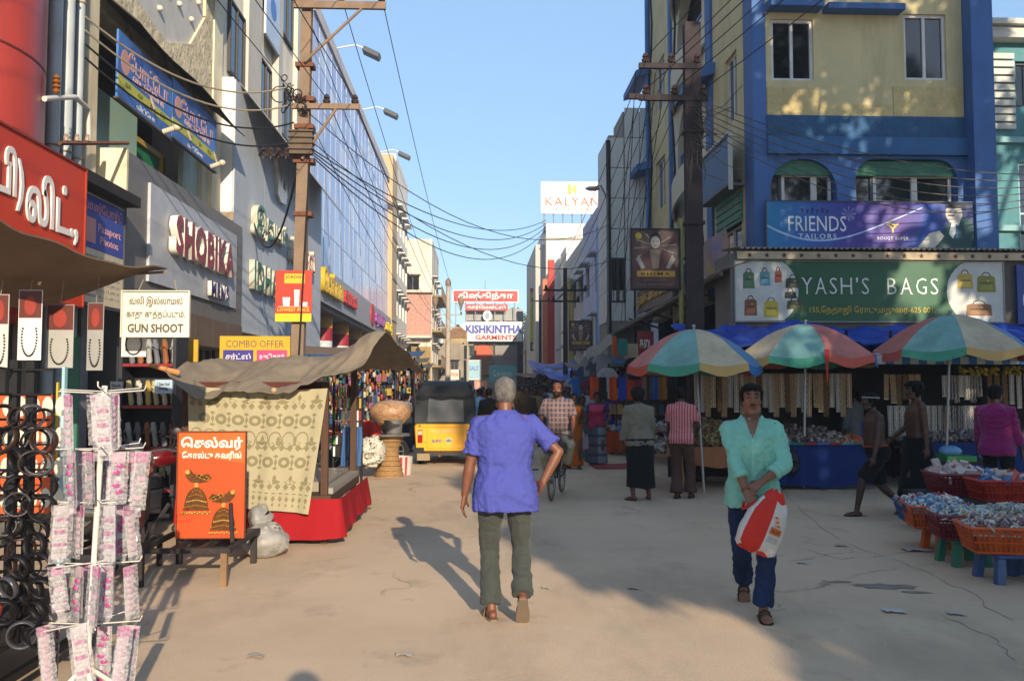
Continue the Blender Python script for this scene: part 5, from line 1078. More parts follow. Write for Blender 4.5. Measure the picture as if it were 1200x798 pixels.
# ------------------------------------------------------------------ tiered clip stand
YS = 4.35; pb = aY(112, 600, YS); sx = pb.x
t = thing('clip_stand', 'white tiered display stand hung with pink and white hair clip strips', 'display stand', (sx, YS, 0))
WP = paint('c9c5bc', .45)
b = B(); b.tube([(sx - .03, YS, 0), (sx + .03, YS, aY(117, 452, YS).z)], .014, 10); b.build('pole', WP, t, smooth=60)
for k in range(4): an = R(45 + 90 * k); b = B(); b.tube([(sx - .03, YS, .25), (sx - .03 + .28 * math.cos(an), YS + .28 * math.sin(an), 0.01)], .012, 8); b.build('foot', WP, t)
PK = M('pink_plastic', '9c4a7c', .3, .35, 60, .1); PK2 = M('pale_pink_plastic', 'b08a9c', .3, .15, 30, .05); WC = M('white_card', 'a39fa1', .35, .4, 45, .1); GC = M('clear_sleeve', '7f7a80', .12, .5, 40, .2, spec=.8)
def sleeve_mat():
 m = bpy.data.materials.new('clear_bag_film'); m.use_nodes = True; tr = m.node_tree; tr.nodes.clear(); N, L = tr.nodes.new, tr.links.new
 o = N('ShaderNodeOutputMaterial'); mx = N('ShaderNodeMixShader'); a = N('ShaderNodeBsdfTransparent'); g_ = N('ShaderNodeBsdfPrincipled'); g_.inputs['Base Color'].default_value = (.6, .58, .6, 1); g_.inputs['Roughness'].default_value = .18
 tc = N('ShaderNodeTexCoord'); n = N('ShaderNodeTexNoise'); n.inputs['Scale'].default_value = 60; L(tc.outputs['Object'], n.inputs[0]); bp = N('ShaderNodeBump'); bp.inputs['Strength'].default_value = .5; L(n.outputs['Fac'], bp.inputs['Height']); L(bp.outputs[0], g_.inputs['Normal'])
 mr = N('ShaderNodeMapRange'); mr.inputs[1].default_value = .35; mr.inputs[2].default_value = .7; mr.inputs[3].default_value = .12; mr.inputs[4].default_value = .5; L(n.outputs['Fac'], mr.inputs[0]); L(mr.outputs[0], mx.inputs[0]); L(a.outputs[0], mx.inputs[1]); L(g_.outputs[0], mx.inputs[2]); L(mx.outputs[0], o.inputs[0]); return m
SLEEVE = sleeve_mat()
def strip_proto(kind, ln):
 """one hanging strip: card with small clips in rows"""
 t = bpy.data.objects.new('hair_clip_strip', None); COL.objects.link(t); rn = random.Random(kind * 7 + int(ln * 100)); w_ = .05 + .008 * (kind % 3)
 b = B(); b.box(-w_ / 2, w_ / 2, -.003, .003, -ln, 0); b.build('card', (WC, GC, WC, GC)[kind % 4], t)
 b = B(); b.box(-w_ / 2 - .002, w_ / 2 + .002, -.0055, -.0035, -.045, .004); b.build('header', (PK, PK2, WC, PK)[kind % 4], t)
 b = B(); b.grid(lambda u, v: V(((u - .5) * w_ * 1.5 + .006 * mnoise.noise(V((u * 3, v * 9, kind))), -.02 + .007 * mnoise.noise(V((u * 5, v * 14, kind + 3))), .01 - (ln + .03) * v)), 5, 14); sl = b.build('clear_bag', SLEEVE, t, smooth=60)
 n = int(ln / .034)
 for i in range(1, n):
  z = -.03 - (ln - .04) * i / n; s = 1 if i % 2 else -1; b = B()
  if kind % 4 == 0: b.ball((0, -.012, z), w_ * .42, .008, .014, 8, 4)
  elif kind % 4 == 1: b.ball((s * .007, -.014, z), w_ * .36, .011, .016, 8, 4)
  elif kind % 4 == 2: b.box(-w_ * .4, w_ * .4, -.014, -.004, z - .009, z + .006)
  else: b.box(-w_ * .35 + s * .004, w_ * .35 + s * .004, -.015, -.004, z - .012, z + .008)
  b.build('clip', (PK2, PK if i % 3 else WC, PK if i % 2 else WC, GC if i % 3 else PK2)[kind % 4], t, smooth=50)
 return t
protos = {}
tiers = [(461, 72, 172, (80, 112, 120, 128, 137), 58), (528, 66, 170, (84, 98, 106, 133, 139, 160, 167), 58), (590, 70, 160, (72, 84, 95, 119, 129, 143, 150), 56), (661, 64, 166, (66, 74, 94, 100, 114, 122, 128, 150), 54), (731, 48, 162, (50, 68, 91, 122, 146, 157), 82)]
first = set()
for ti, (py, px0, px1, pxs, lnp) in enumerate(tiers):
 z = aY(115, py, YS).z
 for k, (ang) in enumerate((0, 55, 118)):
  L_ = (aY(px1, py, YS).x - aY(px0, py, YS).x) / 2; cx = (aY(px1, py, YS).x + aY(px0, py, YS).x) / 2; dx, dy = math.cos(R(ang)) * L_, math.sin(R(ang)) * L_
  b = B(); c_ = V((sx + (cx - sx) * .5, YS, z + .01 * k)); b.tube([c_ - V((dx, dy, -.01)), c_, c_ + V((dx, dy, .015)), c_ + V((dx * 1.05, dy * 1.05, .04))], .0036, 6); b.build('rod', WP, t, smooth=60)
 for si, px in enumerate(pxs):
  kind = (si * 3 + ti) % 4; ln = round(lnp * YS / 1000 * (1 + .08 * ((si * 5 + ti) % 3 - 1)), 2); key = (kind, ln); y = YS + (-.12, .1, -.05, .14, -.16, .05, .0, -.1)[si % 8]
  loc = aY(px, py + 3, y)
  lab = 'hair clip strip, %s from left on the %s tier of the white stand' % (ORD[si], ('top', 'second', 'third', 'fourth', 'lowest')[ti])
  if key not in protos: o = protos[key] = strip_proto(kind, ln); o.location = loc; o.rotation_euler.z = 0
  else: o = dup(protos[key], loc, 0)
  o.rotation_euler = (0, random.Random(px * ti + 3).uniform(-.14, .14), random.Random(px + ti).uniform(-1.0, 1.0)); o.scale = (1, 1, random.Random(px * 3 + ti).uniform(.85, 1.2)); tag(o, lab, 'hair clips', 'hair clip strips on the white stand')
# ------------------------------------------------------------------ shelves of slippers and boards behind the near stall
t = thing('shoe_rack', 'tall dark shelf rack with red edges in the shop behind the clip stand', 'rack', (-5.3, 10.4, 0))
fS = Fr((0, 10.4, 0), (1, 0, 0)); sx0, sx1 = aY(140, 500, 10.4).x, aY(203, 500, 10.4).x
b = B(); b.fb(fS, sx0, sx1, 0.05, 2.6, -.4, -.37); b.build('back_panel', paint('1d1f26', .7), t)
for k in range(5): b = B(); z = .35 + .5 * k; b.fb(fS, sx0, sx1, z, z + .035, -.37, 0); b.build('shelf', paint('7a1f22', .5), t)
for x in (sx0, sx1): b = B(); b.fb(fS, x - .02, x + .02, 0.05, 2.6, -.42, .01); b.build('side_panel', paint('2a2c33', .6), t)
pm = {}
for k in range(5):
 for i in range(6):
  c = ('b09a5a', '9a9c9a', 'a8a37a', '6a6d74', 'c2bda8', '8a5a3a')[(i * 2 + k) % 6]
  if c not in pm:
   bb = B(); bb.loft([[V((math.cos(a) * r * .8, math.sin(a) * .05 * .6, z)) for a in [j * math.pi / 4 for j in range(8)]] for z, r in ((0, .03), (.02, .045), (.1, .035), (.18, .048), (.24, .03))]); bb.tube([(-.04, -.03, .15), (0, -.06, .19), (.04, -.03, .15)], .01, 5); pm[c] = bb.mesh('slipper'); pm[c].materials.append(paint(c, .5))
  o = bpy.data.objects.new('slipper', pm[c]); COL.objects.link(o); o.location = fS.p(sx0 + .09 + i * .1, .39 + .5 * k, -.12); o.rotation_euler = (.25, 0, .2 * (i % 3 - 1)); o.scale = (1, 1, 1.25)
  tag(o, 'slipper, %s from left on the %s shelf of the red edged rack' % (ORD[i], ('lowest', 'second lowest', 'middle', 'second highest', 'highest')[k]), 'slipper', 'slippers on the red edged rack')
fB = Fr((0, 11.2, 0), (1, 0, 0))
def pboard(name, label, px0, px1, py0, py1, y, col, txt, tc, tcol, cat='sign', hw=.7, hh=.4):
 f = Fr((0, y, 0), (1, 0, 0)); p0, p1 = aY(px0, py1, y), aY(px1, py0, y); sg = signboard(name, label, f, p0.x, p1.x, p0.z, p1.z, 0, col, .04)
 if tc: flat(sg, f, rect(p0.x + (p1.x - p0.x) * .1, p0.x + (p1.x - p0.x) * .9, p0.z + (p1.z - p0.z) * .2, p0.z + (p1.z - p0.z) * .75), 0, tc, 'print_panel', .003)
 if txt: letter(sg, txt, f, (p0.x + p1.x) / 2, (p0.z + p1.z) / 2, .003, paint(tcol), h=(p1.z - p0.z) * hh, wdt=(p1.x - p0.x) * hw, depth=.004, bold=.02)
 return sg
pboard('yellow_shop_board', 'upright yellow board with dark panel above the left end of the stall roof', 203, 232, 398, 424, 11.6, 'b8932a', None, None, '')
pboard('yellow_shop_board', 'yellow board with OS in a dark box beside the patterned cloth', 203, 233, 461, 480, 11.6, 'c29a2c', 'OS', '3d3f4a', 'b8b0a0')
pboard('blue_notice', 'small pale blue notice with dark lines hanging before the slipper rack', 181, 202, 445, 461, 10.2, '9db3c4', '1 Gram Gold\nCovering', None, '3d4656', hh=.6)
pboard('white_notice', 'small white notice above the clip stand', 129, 143, 447, 461, 9.6, '9aa0a2', 'Fixed\nRate', None, '55585c', hh=.6)
pboard('grey_notice', 'dark blue grey notice with white lettering above the yellow OS board', 205, 230, 432, 458, 11.62, '6d7a86', 'GIFTS', None, 'b9bfc4')
pboard('mint_poster', 'mint green and pink phone poster under the yellow OS board', 194, 236, 486, 512, 11.6, '8fb79a', 'offer', 'a9a0b4', '8a3a4a')
pboard('combo_offer_board', 'yellow board reading COMBO OFFER above the stall roof', 257, 340, 394, 430, 14.4, 'c2951f', None, None, '')
fc_ = Fr((0, 14.4, 0), (1, 0, 0)); p0, p1 = aY(257, 430, 14.4), aY(340, 394, 14.4); sg = bpy.data.objects['combo_offer_board']; wC, hC = p1.x - p0.x, p1.z - p0.z
letter(sg, 'COMBO OFFER', fc_, p0.x + wC * .5, p0.z + hC * .75, 0, paint('5a5148'), h=hC * .22, wdt=wC * .82, depth=.004)
flat(sg, fc_, rect(p0.x + wC * .05, p0.x + wC * .48, p0.z + .02, p0.z + hC * .55), 0, '37307c', 'blue_panel', .003); flat(sg, fc_, rect(p0.x + wC * .53, p0.x + wC * .96, p0.z + .02, p0.z + hC * .55), 0, 'b03a6a', 'pink_panel', .003)
letter(sg, 'சர்ட்ஸ்', fc_, p0.x + wC * .265, p0.z + hC * .32, .003, paint('c9c6cc'), h=hC * .24, wdt=wC * .36, depth=.003, bold=.02); letter(sg, 'சுடிதார்', fc_, p0.x + wC * .745, p0.z + hC * .32, .003, paint('c9c6cc'), h=hC * .24, wdt=wC * .36, depth=.003, bold=.02)
# ------------------------------------------------------------------ the covered cart stall
SH = M('khaki_sheet', '7c705e', .9, .12, 1.5, .3, 14, grime=.2)
t = thing('cart_roof_sheet', 'sagging khaki cloth roof with a pointed peak over the red skirted stall', 'tarpaulin', (-2.3, 10.5, 1.7))
def roof(u, v):
 xl, xr = -3.08 - .1 * v, -1.38 + .62 * v; y = 8.55 + 4.3 * v; x = xl + (xr - xl) * u
 z = 1.63 + .36 * math.sin(min(1, v * 1.9) * math.pi * .5) - .12 * v + .1 * u
 z += .24 * math.exp(-((u - .95) / .16) ** 2 - ((v - .4) / .14) ** 2) * (1 - .3 * abs(u - .9))                 # the peak over a post
 z -= .14 * math.sin(u * math.pi) * (1 - v) ** 2 * (1 + .3 * math.sin(u * 12)) + .08 * math.sin(v * 8) * u
 z += .12 * math.exp(-(u / .08) ** 2 - (v / .25) ** 2) - .07 * math.exp(-((u - .2) / .1) ** 2) * (1 - v) + .045 * mnoise.noise(V((u * 6, v * 8, 2)))
 z += .03 * (1 - abs(mnoise.noise(V((u * 9, v * 7, 7)))) * 4) * .6 + .012 * mnoise.noise(V((u * 30, v * 24, 5)))
 if v > .75: z += .1 * math.sin(u * 9 + 1) * (v - .75) * 2 * u - .25 * (v - .75) * u
 return V((x, y, z))
b = B(); b.grid(roof, 80, 90, .006); b.build('sheet', SH, t, smooth=60)
p = roof(0, 0); b = B(); b.tube([p + V((-.16, 0, .06)), p + V((.1, .1, -.02))], [.02, .03], 8); b.build('pole_end', paint('b07a4a', .7), t)
b = B(); b.ball(roof(.62, .01) + V((0, -.02, .02)), .03, n=8, k=5); b.build('knot', paint('a08a68', .8), t)
WOOD = M('dark_wood', '4b3527', .8, .2, 3, .3, 20, stretch=(4, 4, .6)); REDC = M('red_stall_cloth', '8c1a20', .85, .1, 2, .3, 14, spec=.1)
t = thing('cart_stall', 'low wooden cart stall with posts standing under the khaki roof', 'stall', (-2.3, 9.9, 0))
b = B(); b.box(-3.05, -1.5, 8.85, 10.95, .4, .5); b.build('tabletop', WOOD, t)
for x, y in ((-3.0, 8.95), (-1.58, 8.95), (-1.56, 10.85), (-3.0, 10.85)): b = B(); b.box(x - .035, x + .035, y - .035, y + .035, 0, 1.66 if y < 9 else 1.85); b.build('post', WOOD, t)
b = B(); b.box(-3.0, -1.62, 8.93, 8.97, 1.38, 1.66); b.build('brown_board', M('red_brown_board', '4e231c', .8, .15, 2, .2), t)
b = B(); b.box(-1.6, -1.5, 9.0, 10.9, .5, .56); b.build('edge_rail', paint('8f8a80', .6), t); b = B(); b.box(-2.2, -1.62, 9.2, 10.8, .5, .6); b.build('glass_tray', paint('8d8578', .3), t)
t = thing('red_table_skirt', 'bright red cloth skirt hung round the low cart stall', 'cloth', (-2.2, 9.9, .05))
b = B()
def skirt(u, v):
 s = u * 3.75
 if s < 1.65: x, y, nx, ny = -3.05 + s, 8.83, 0, -1
 else: x, y, nx, ny = -1.4, 8.83 + (s - 1.65), 1, 0
 w_ = .016 * math.sin(s * 9) * v + .007 * math.sin(s * 23 + 1) * v + .05 * v
 z = .47 - (.4 + .04 * math.sin(s * 2.1)) * v
 if s < 1.45: z += .1 * v * max(0, 1 - (s / 1.45))
 if s > 1.65: z += .12 * v * (s - 1.65) / 2.1
 return V((x + nx * w_, y + ny * w_, z))
b.grid(skirt, 90, 12, .008); b.build('cloth', REDC, t, smooth=70)
def patterned_cloth_mat():
 m = M('patterned_cotton', 'a59a6c', .9, .08, 2, .25, 120, sheen=.2); tr = m.node_tree; N, L = tr.nodes.new, tr.links.new
 return m
t = thing('patterned_cloth', 'olive beige bedsheet with rings and flowers hung on the front of the cart stall', 'cloth', (-2.3, 8.78, .35))
def hang(u, v):
 pts = [aY(220, 452, 8.74), aY(384, 455, 8.74), aY(362, 602, 8.74), aY(222, 590, 8.74)]
 top = pts[0].lerp(pts[1], u); bot = pts[3].lerp(pts[2], u); p = top.lerp(bot, v); return p + V((0, .018 * math.sin(u * 15 + v * 2) * (.3 + v) + .01 * math.sin(u * 37), -.03 * math.sin(u * math.pi) * (1 - v)))
b = B(); b.grid(hang, 50, 24, .006); b.build('sheet', M('olive_beige_cotton', '9c9478', .9, .06, 2, .2, 130), t, smooth=70)
dk = M('olive_pattern', '787154', .9, .08, 2, .2, 130); b = B()
def onc(u, v, dz=-.009): p = hang(u, v); return p + V((0, dz, 0))
def dring(u, v, ru, rv, w_=.45, n=18):
 for i in range(n):
  a0, a1 = 2 * math.pi * i / n, 2 * math.pi * (i + 1) / n
  q = [onc(u + ru * k * math.cos(a), v + rv * k * math.sin(a)) for k, a in ((1, a0), (1, a1), (w_, a1), (w_, a0))]; b.add(q + [x + V((0, .003, 0)) for x in q], [(0, 1, 2, 3), (7, 6, 5, 4), (0, 4, 5, 1), (1, 5, 6, 2), (2, 6, 7, 3), (3, 7, 4, 0)])
def dia(u, v, ru, rv):
 q = [onc(u - ru, v), onc(u, v + rv), onc(u + ru, v), onc(u, v - rv)]; b.add(q + [x + V((0, .003, 0)) for x in q], [(0, 1, 2, 3), (7, 6, 5, 4), (0, 4, 5, 1), (1, 5, 6, 2), (2, 6, 7, 3), (3, 7, 4, 0)])
for j, v in enumerate((.1, .26, .44, .6, .76)):
 for i in range(8):
  u = .06 + .125 * i + (.06 if j % 2 else 0)
  if u > .95: continue
  if j % 2 == 0: dia(u, v, .05, .022); dia(u + .03, v + .04, .022, .03); dia(u - .03, v + .04, .022, .03); dia(u, v - .03, .015, .03)
  else: dring(u, v, .045, .045); dia(u + .06, v - .05, .02, .015); dia(u + .06, v + .05, .02, .015); dia(u + .062, v, .012, .035)
for i in range(9): u = .06 + .1 * i; dring(u, .42, .05, .075, .86, 14)
for i in range(18): u = .04 + .054 * i; dia(u, .9, .016, .026); dia(u, .95, .01, .016); dia(u, .855, .02, .007)
stuff(b.build('woven_pattern', dk, t))
# ------------------------------------------------------------------ orange sign on its low bench, sacks
t = thing('low_iron_bench', 'low rusty black iron bench carrying the orange earring board', 'bench', (-2.3, 7.5, 0))
RB = M('black_rusty_iron', '2b2624', .7, .3, 6, .3)
for (x0, x1, y0, y1, z0, z1) in ((-2.75, -2.0, 7.06, 7.1, .27, .31), (-2.75, -2.0, 8.0, 8.04, .27, .31), (-2.75, -2.71, 7.1, 8.0, .27, .31), (-2.04, -2.0, 7.1, 8.0, .27, .31), (-2.5, -2.46, 7.1, 8.0, .265, .305), (-2.28, -2.24, 7.1, 8.0, .265, .305)): B().box(x0, x1, y0, y1, z0, z1).build('bar', RB, t)
for x, y in ((-2.72, 7.09), (-2.05, 7.09), (-2.05, 8.0), (-2.72, 8.0)): B().box(x - .025, x + .025, y - .025, y + .025, 0, .268).build('leg', M('worn_wood_leg', '7a5f45', .8, .2, 6, .3) if x > -2.1 and y < 7.5 else RB, t)
B().tube([(-2.74, 7.2, .33), (-2.62, 7.42, .62)], .018, 6).build('brace', RB, t); B().tube([(-2.02, 7.2, .33), (-2.1, 7.42, .62)], .018, 6).build('brace', RB, t)
t2 = thing('low_iron_bench', 'dark iron bench end reaching left of the orange board', 'bench', (-3.2, 7.5, 0))
for (x0, x1, y0, y1, z0, z1) in ((-3.7, -2.85, 7.2, 7.24, .24, .28), (-3.7, -2.85, 7.9, 7.94, .24, .28), (-2.89, -2.85, 7.24, 7.9, .24, .28), (-3.4, -3.36, 7.24, 7.9, .235, .275)): B().box(x0, x1, y0, y1, z0, z1).build('bar', RB, t2)
for x, y in ((-3.65, 7.22), (-2.87, 7.22), (-2.87, 7.92), (-3.65, 7.92)): B().box(x - .02, x + .02, y - .02, y + .02, 0, .24).build('leg', RB, t2)
yb = 7.42; fO = Fr((0, yb, 0), (1, 0, 0)); p0, p1 = aY(207, 630, yb), aY(288, 506, yb)
sg = signboard('earring_board', 'orange board with white Tamil heading and two gold earrings, on the low bench', fO, p0.x, p1.x, p0.z, p1.z, 0, M('orange_flex', 'c9471a', .45, .06, 1.5, .02), .03, ('7a3a1c', .006))
wO, hO = p1.x - p0.x, p1.z - p0.z; wt2 = paint('e0d8cc', .5)
flat(sg, fO, [(p0.x + .003, p1.z - hO * .2), (p1.x - .003, p1.z - hO * .3), (p1.x - .003, p1.z - .003), (p0.x + .003, p1.z - .003)], 0, 'cf5a22', 'sunlit_orange', .001)  # sunlight on the upper board, put in as a paler orange
letter(sg, 'செல்வர்', fO, p0.x + wO * .5, p1.z - hO * .11, .001, wt2, h=hO * .13, wdt=wO * .92, depth=.004, bold=.03)
letter(sg, 'கோல்டு கவரிங்', fO, p0.x + wO * .5, p1.z - hO * .225, .001, wt2, h=hO * .085, wdt=wO * .88, depth=.004, bold=.02)
GOLD = M('gold_print', '8f6224', .35, .35, 40, .15, metal=.3); GOLD2 = M('gold_light', 'b58c46', .35, .3, 40, .1, metal=.3)
def earring(cx, cz, s, flip):
 f = 1 if flip else -1; D, L_ = M('gold_dark_print', '5a3716', .4, .35, 40, .15, metal=.2), GOLD2
 def fo_(pts, d, m, nm, th=.003): o = flat(sg, fO, pts, d, '8f6224', nm, th); o.data.materials[0] = m
 fo_([(cx + f * x * s, cz + z * s) for x, z in ((-.1, .2), (-.13, .16), (-.09, .13), (-.02, .12), (.05, .13), (.09, .17), (.1, .22), (.06, .24), (.02, .2), (-.04, .19))][::-1 if f > 0 else 1][::-1 if False else 1], .002, D, 'bird_print', .004)
 for k in range(5): fo_(oval(cx + f * (-.095 + .02 * k) * s, cz + (.155 + .008 * k) * s, .022 * s, .014 * s, 10), .006, (GOLD, L_)[k % 2], 'feather_print', .003)
 fo_(oval(cx + f * .075 * s, cz + .215 * s, .022 * s, .02 * s, 10), .006, L_, 'head_print', .003); fo_(oval(cx, cz + .105 * s, .018 * s, .022 * s, 10), .004, L_, 'drop_print', .003)
 dome = [(cx - .115 * s, cz - .11 * s), (cx + .115 * s, cz - .11 * s)] + [(cx + .1 * s * math.cos(R(a)), cz - .08 * s + .165 * s * math.sin(R(a))) for a in range(0, 181, 15)]
 fo_(dome, .002, D, 'bell_print', .004)
 for z, w_ in ((.055, .04), (.015, .066), (-.03, .088), (-.075, .104)):
  b = B(); n = int(w_ * 2 / .017)
  for i in range(n): b.ball(fO.p(cx + (-w_ + (i + .5) * 2 * w_ / n) * s, cz + z * s - .008 * s * math.cos((i + .5) / n * 6.28), .007), .0095 * s, n=6, k=4)
  stuff(b.build('bead_row_print', (L_, GOLD)[int(z * 1000) % 2], sg, smooth=180))
 b = B()
 for i in range(12): b.ball(fO.p(cx + (-.115 + .021 * i) * s, cz - .13 * s + .006 * s * math.sin(i * 3), .006), .0125 * s, n=6, k=4)
 stuff(b.build('bead_print', L_, sg, smooth=180))
earring(p0.x + wO * .28, p0.z + hO * .38, 1.0, False); earring(p0.x + wO * .69, p0.z + hO * .19, 1.0, True)
def sack(label, c, rx, ry, rz, seed, col='b9b7b2', name='white_sack', vox=.02, cat='sack'):
 b = B(); b.ball(c, rx, ry, rz, 18, 12); b.ball(V(c) + V((rx * .3, 0, rz * .75)), rx * .35, ry * .35, rz * .4, 12, 8); me = remesh(b, vox * .6, 2)
 for v in me.vertices: v.co += v.normal * (.3 * min(rx, rz) * ((1 - abs(mnoise.noise(v.co * 6 + V((seed, 0, 0)))) * 3) * .6 + .5 * mnoise.noise(v.co * 9 + V((seed, 3, 0)))))
 zmin = V(c).z - rz
 for v in me.vertices: v.co.z = max(v.co.z, zmin + .005)
 me.materials.append(M('sack_' + col, col, .45, .1, 6, .3, 40)); off = V((c[0], c[1], zmin)); me.transform(Matrix.Translation(-off)); o = link(name, me, None, 0, 0, off); return tag(o, label, cat)
sack('large white plastic sack lying behind the orange board', (-2.02, 8.3, .15), .22, .22, .15, 1, '8f8d88'); sack('grey white sack tucked under the red skirted stall', (-2.12, 8.5, .33), .12, .14, .12, 2, '85847f'); sack('flat white bundle on the low bench under the orange board', (-2.4, 7.75, .37), .3, .2, .07, 3, '8a887f')
# ------------------------------------------------------------------ accessory rack, cane stand, bucket, bags
t = thing('accessory_rack', 'wire rack of black white and coloured hair accessories right of the patterned cloth', 'rack', (-1.85, 11.6, 0))
for px in (391, 424): p = aY(px, 500, 11.6); B().tube([(p.x, 11.6, 0), (p.x, 11.6, aY(px, 448, 11.6).z)], .018, 6).build('post', IRONB, t)
rn = random.Random(12); fA = Fr((0, 11.58, 0), (1, 0, 0))
for k in range(6): z = aY(400, 452 + 14 * k, 11.6).z; B().tube([(aY(390, 500, 11.6).x, 11.58, z), (aY(425, 500, 11.6).x, 11.58, z)], .006, 5).build('rail', IRONB, t)
cb = {c: paint(c, .4) for c in ('d8d6d2', '17161a', '8d1f2a', '2a5a9a', '3a8a3a', 'b3942a')}
for k in range(6):
 for i in range(11):
  px = 392 + 3 * i; z = aY(px, 453 + 14 * k, 11.55).z; c = 'd8d6d2' if k in (2, 3) and 2 < i < 10 else rn.choice(['17161a', '17161a', '8d1f2a', '2a5a9a', '3a8a3a', 'b3942a', 'd8d6d2'])
  x = aY(px, 500, 11.55).x; B().box(x - .012, x + .012, 11.53, 11.56, z - .13, z).build('accessory', cb[c], t)
for i in range(3): x = aY(404 + 8 * i, 500, 11.5).x; o = B(); o.grid(lambda u, v: V((x - .04 + .08 * u + .01 * math.sin(v * 5), 11.5 + .015 * math.sin(u * 6), aY(400, 500, 11.5).z - .52 * v)), 6, 12, .01); tag(o.build('blue_scarf', cloth('3f5f8f'), smooth=60), '%s faded blue scarf from the left hanging on the accessory rack' % ORD[i], 'scarf', 'blue scarves on the accessory rack')
CANE = M('woven_cane', '96754c', .8, .2, 12, .8, 60, stretch=(1, 1, 2.5)); c0 = aZ(456, 558); cx, cy = c0.x, c0.y
t = thing('cane_stand', 'hourglass woven cane stand with a tray, left of the yellow auto rickshaw', 'stand', (cx, cy, 0))
b = B(); pr = [(.26, 0), (.255, .05), (.2, .2), (.165, .4), (.17, .5), (.21, .62), (.24, .72)]; b.lathe((cx, cy, 0), pr, 24); b.build('cane_body', CANE, t, smooth=60)
for k in range(9):
 r_, z_ = pr[0][0] + (pr[3][0] - pr[0][0]) * min(1, k / 5) if k < 6 else .17 + .03 * (k - 5), .04 + .085 * k; B().ring((cx, cy, z_), r_ + .002, .008, n=24, k=5).build('cane_hoop', CANE, t, smooth=60)
B().lathe((cx, cy, .72), [(.36, 0), (.37, .02), (.36, .04)], 24).build('tray', paint('6f6a62', .4, metal=.4), t)
t = thing('steel_pot', 'grey metal pot standing on the cane stand', 'pot', (cx + .08, cy, .76)); B().lathe((cx + .08, cy - .1, .762), [(.13, 0), (.15, .03), (.16, .22), (.175, .25), (.16, .25), (.14, .04)], 20).build('pot', M('dull_steel', '8d8d8a', .4, .1, 4, .05, metal=.6), t, smooth=40)
b = B(); b.lathe((cx, cy + .15, .78), [(.12, 0), (.2, .12), (.36, .3), (.38, .38), (.34, .47), (.22, .55), (.06, .58)], 24); me = b.mesh('b', V((cx, cy + .15, .76))); me.materials.append(M('wrapped_puffed_rice', '9d7a5a', .35, .35, 14, .6, 30)); wrinkle(me, .02, (8, 8, 8)); o = link('covered_basket', me, None, 60, 0, V((cx, cy + .15, .76))); tag(o, 'wide basket heaped with snacks under clear plastic on the cane stand', 'basket')
t = thing('striped_bucket', 'white bucket with red stripes on the ground beside the auto rickshaw', 'bucket', aZ(471, 556)); q = aZ(471, 556)
B().lathe((q.x, q.y, 0.002), [(.17, 0), (.2, .33), (.19, .33), (.16, .03)], 24).build('bucket', paint('b5b0aa', .4), t, smooth=40)
for k in (-1, 0, 1): B().loft([[V((q.x + (.172 + .03 * z / .33) * math.sin(R(a)), q.y - (.172 + .03 * z / .33) * math.cos(R(a)), z + .003)) for a in (k * 28 - 7, k * 28, k * 28 + 7)] for z in (0, .33)], cap=False, closed=False).build('stripe', paint('a83a3e', .4), t)
sack('white plastic bag with green mouth hanging left of the cane stand', aY(434, 530, 15), .24, .2, .26, 6, 'b7b4a6', 'plastic_bag', cat='bag')
o = B(); q = aY(436, 498, 15.2); o.grid(lambda u, v: q + V((-.2 + .35 * u, .05 * math.sin(u * 7), .04 - .36 * v * (1 - .5 * u) + .04 * math.sin(u * 5))), 10, 8, .01); tag(o.build('red_cloth', cloth('b02a24'), smooth=60), 'red cloth hanging beside the covered basket', 'cloth')
# colourful toy and bead stalls behind, along the left pavement
def bead_stall(label, x0, x1, y0, y1, h, seed, n=260):
 rn = random.Random(seed); t = thing('bead_stall', label, 'stall', ((x0 + x1) / 2, (y0 + y1) / 2, 0), 'colourful stalls along the left pavement')
 B().box(x0, x1, y0 + .6, y1, 0, .75).build('counter', paint('33363c', .7), t); B().box(x0, x1, y0 + .9, y0 + .95, .75, h).build('back_board', paint('22252b', .8), t)
 for x in (x0 + .04, x1 - .04): B().tube([(x, y0 + .5, 0), (x, y0 + .5, h + .1)], .025, 6).build('post', IRONB, t)
 cols = ['8d2f2a', '9c8430', '2f527f', '2f6a48', '7d4668', '96602f', 'a8a59c', '1c1c20', '26262c', '5a4a40', '6a7078']
 for ci, c in enumerate(cols):
  b = B()
  for _ in range(n * 2 // len(cols)):
   px_, pz_ = rn.uniform(x0, x1), rn.uniform(.8, h)
   if ci % 3 == 0: b.ball((px_, y0 + .5 + rn.uniform(0, .35), pz_), rn.uniform(.02, .045), rz=rn.uniform(.03, .09), n=7, k=4)
   elif ci % 3 == 1: wq, hq = rn.uniform(.02, .06), rn.uniform(.05, .2); yq = y0 + .5 + rn.uniform(0, .35); b.box(px_ - wq, px_ + wq, yq, yq + .04, pz_ - hq, pz_)
   else: wq, hq = rn.uniform(.01, .03), rn.uniform(.1, .3); yq = y0 + .45 + rn.uniform(0, .35); b.tube([(px_, yq, pz_ - hq), (px_ + rn.uniform(-.03, .03), yq, pz_ - hq * .5), (px_, yq, pz_)], wq, 5)
  stuff(b.build('goods', paint(c, .4), t, smooth=60))
 b = B(); b.grid(lambda u, v: V((x0 - .2 + (x1 - x0 + .4) * u, y0 - .2 + 1.6 * v, h + .12 + .2 * v - .08 * math.sin(u * 3.14))), 8, 4, .01); b.build('roof_sheet', paint(('5a564e', '31507a', '6b5a48')[seed % 3], .8), t, smooth=60)
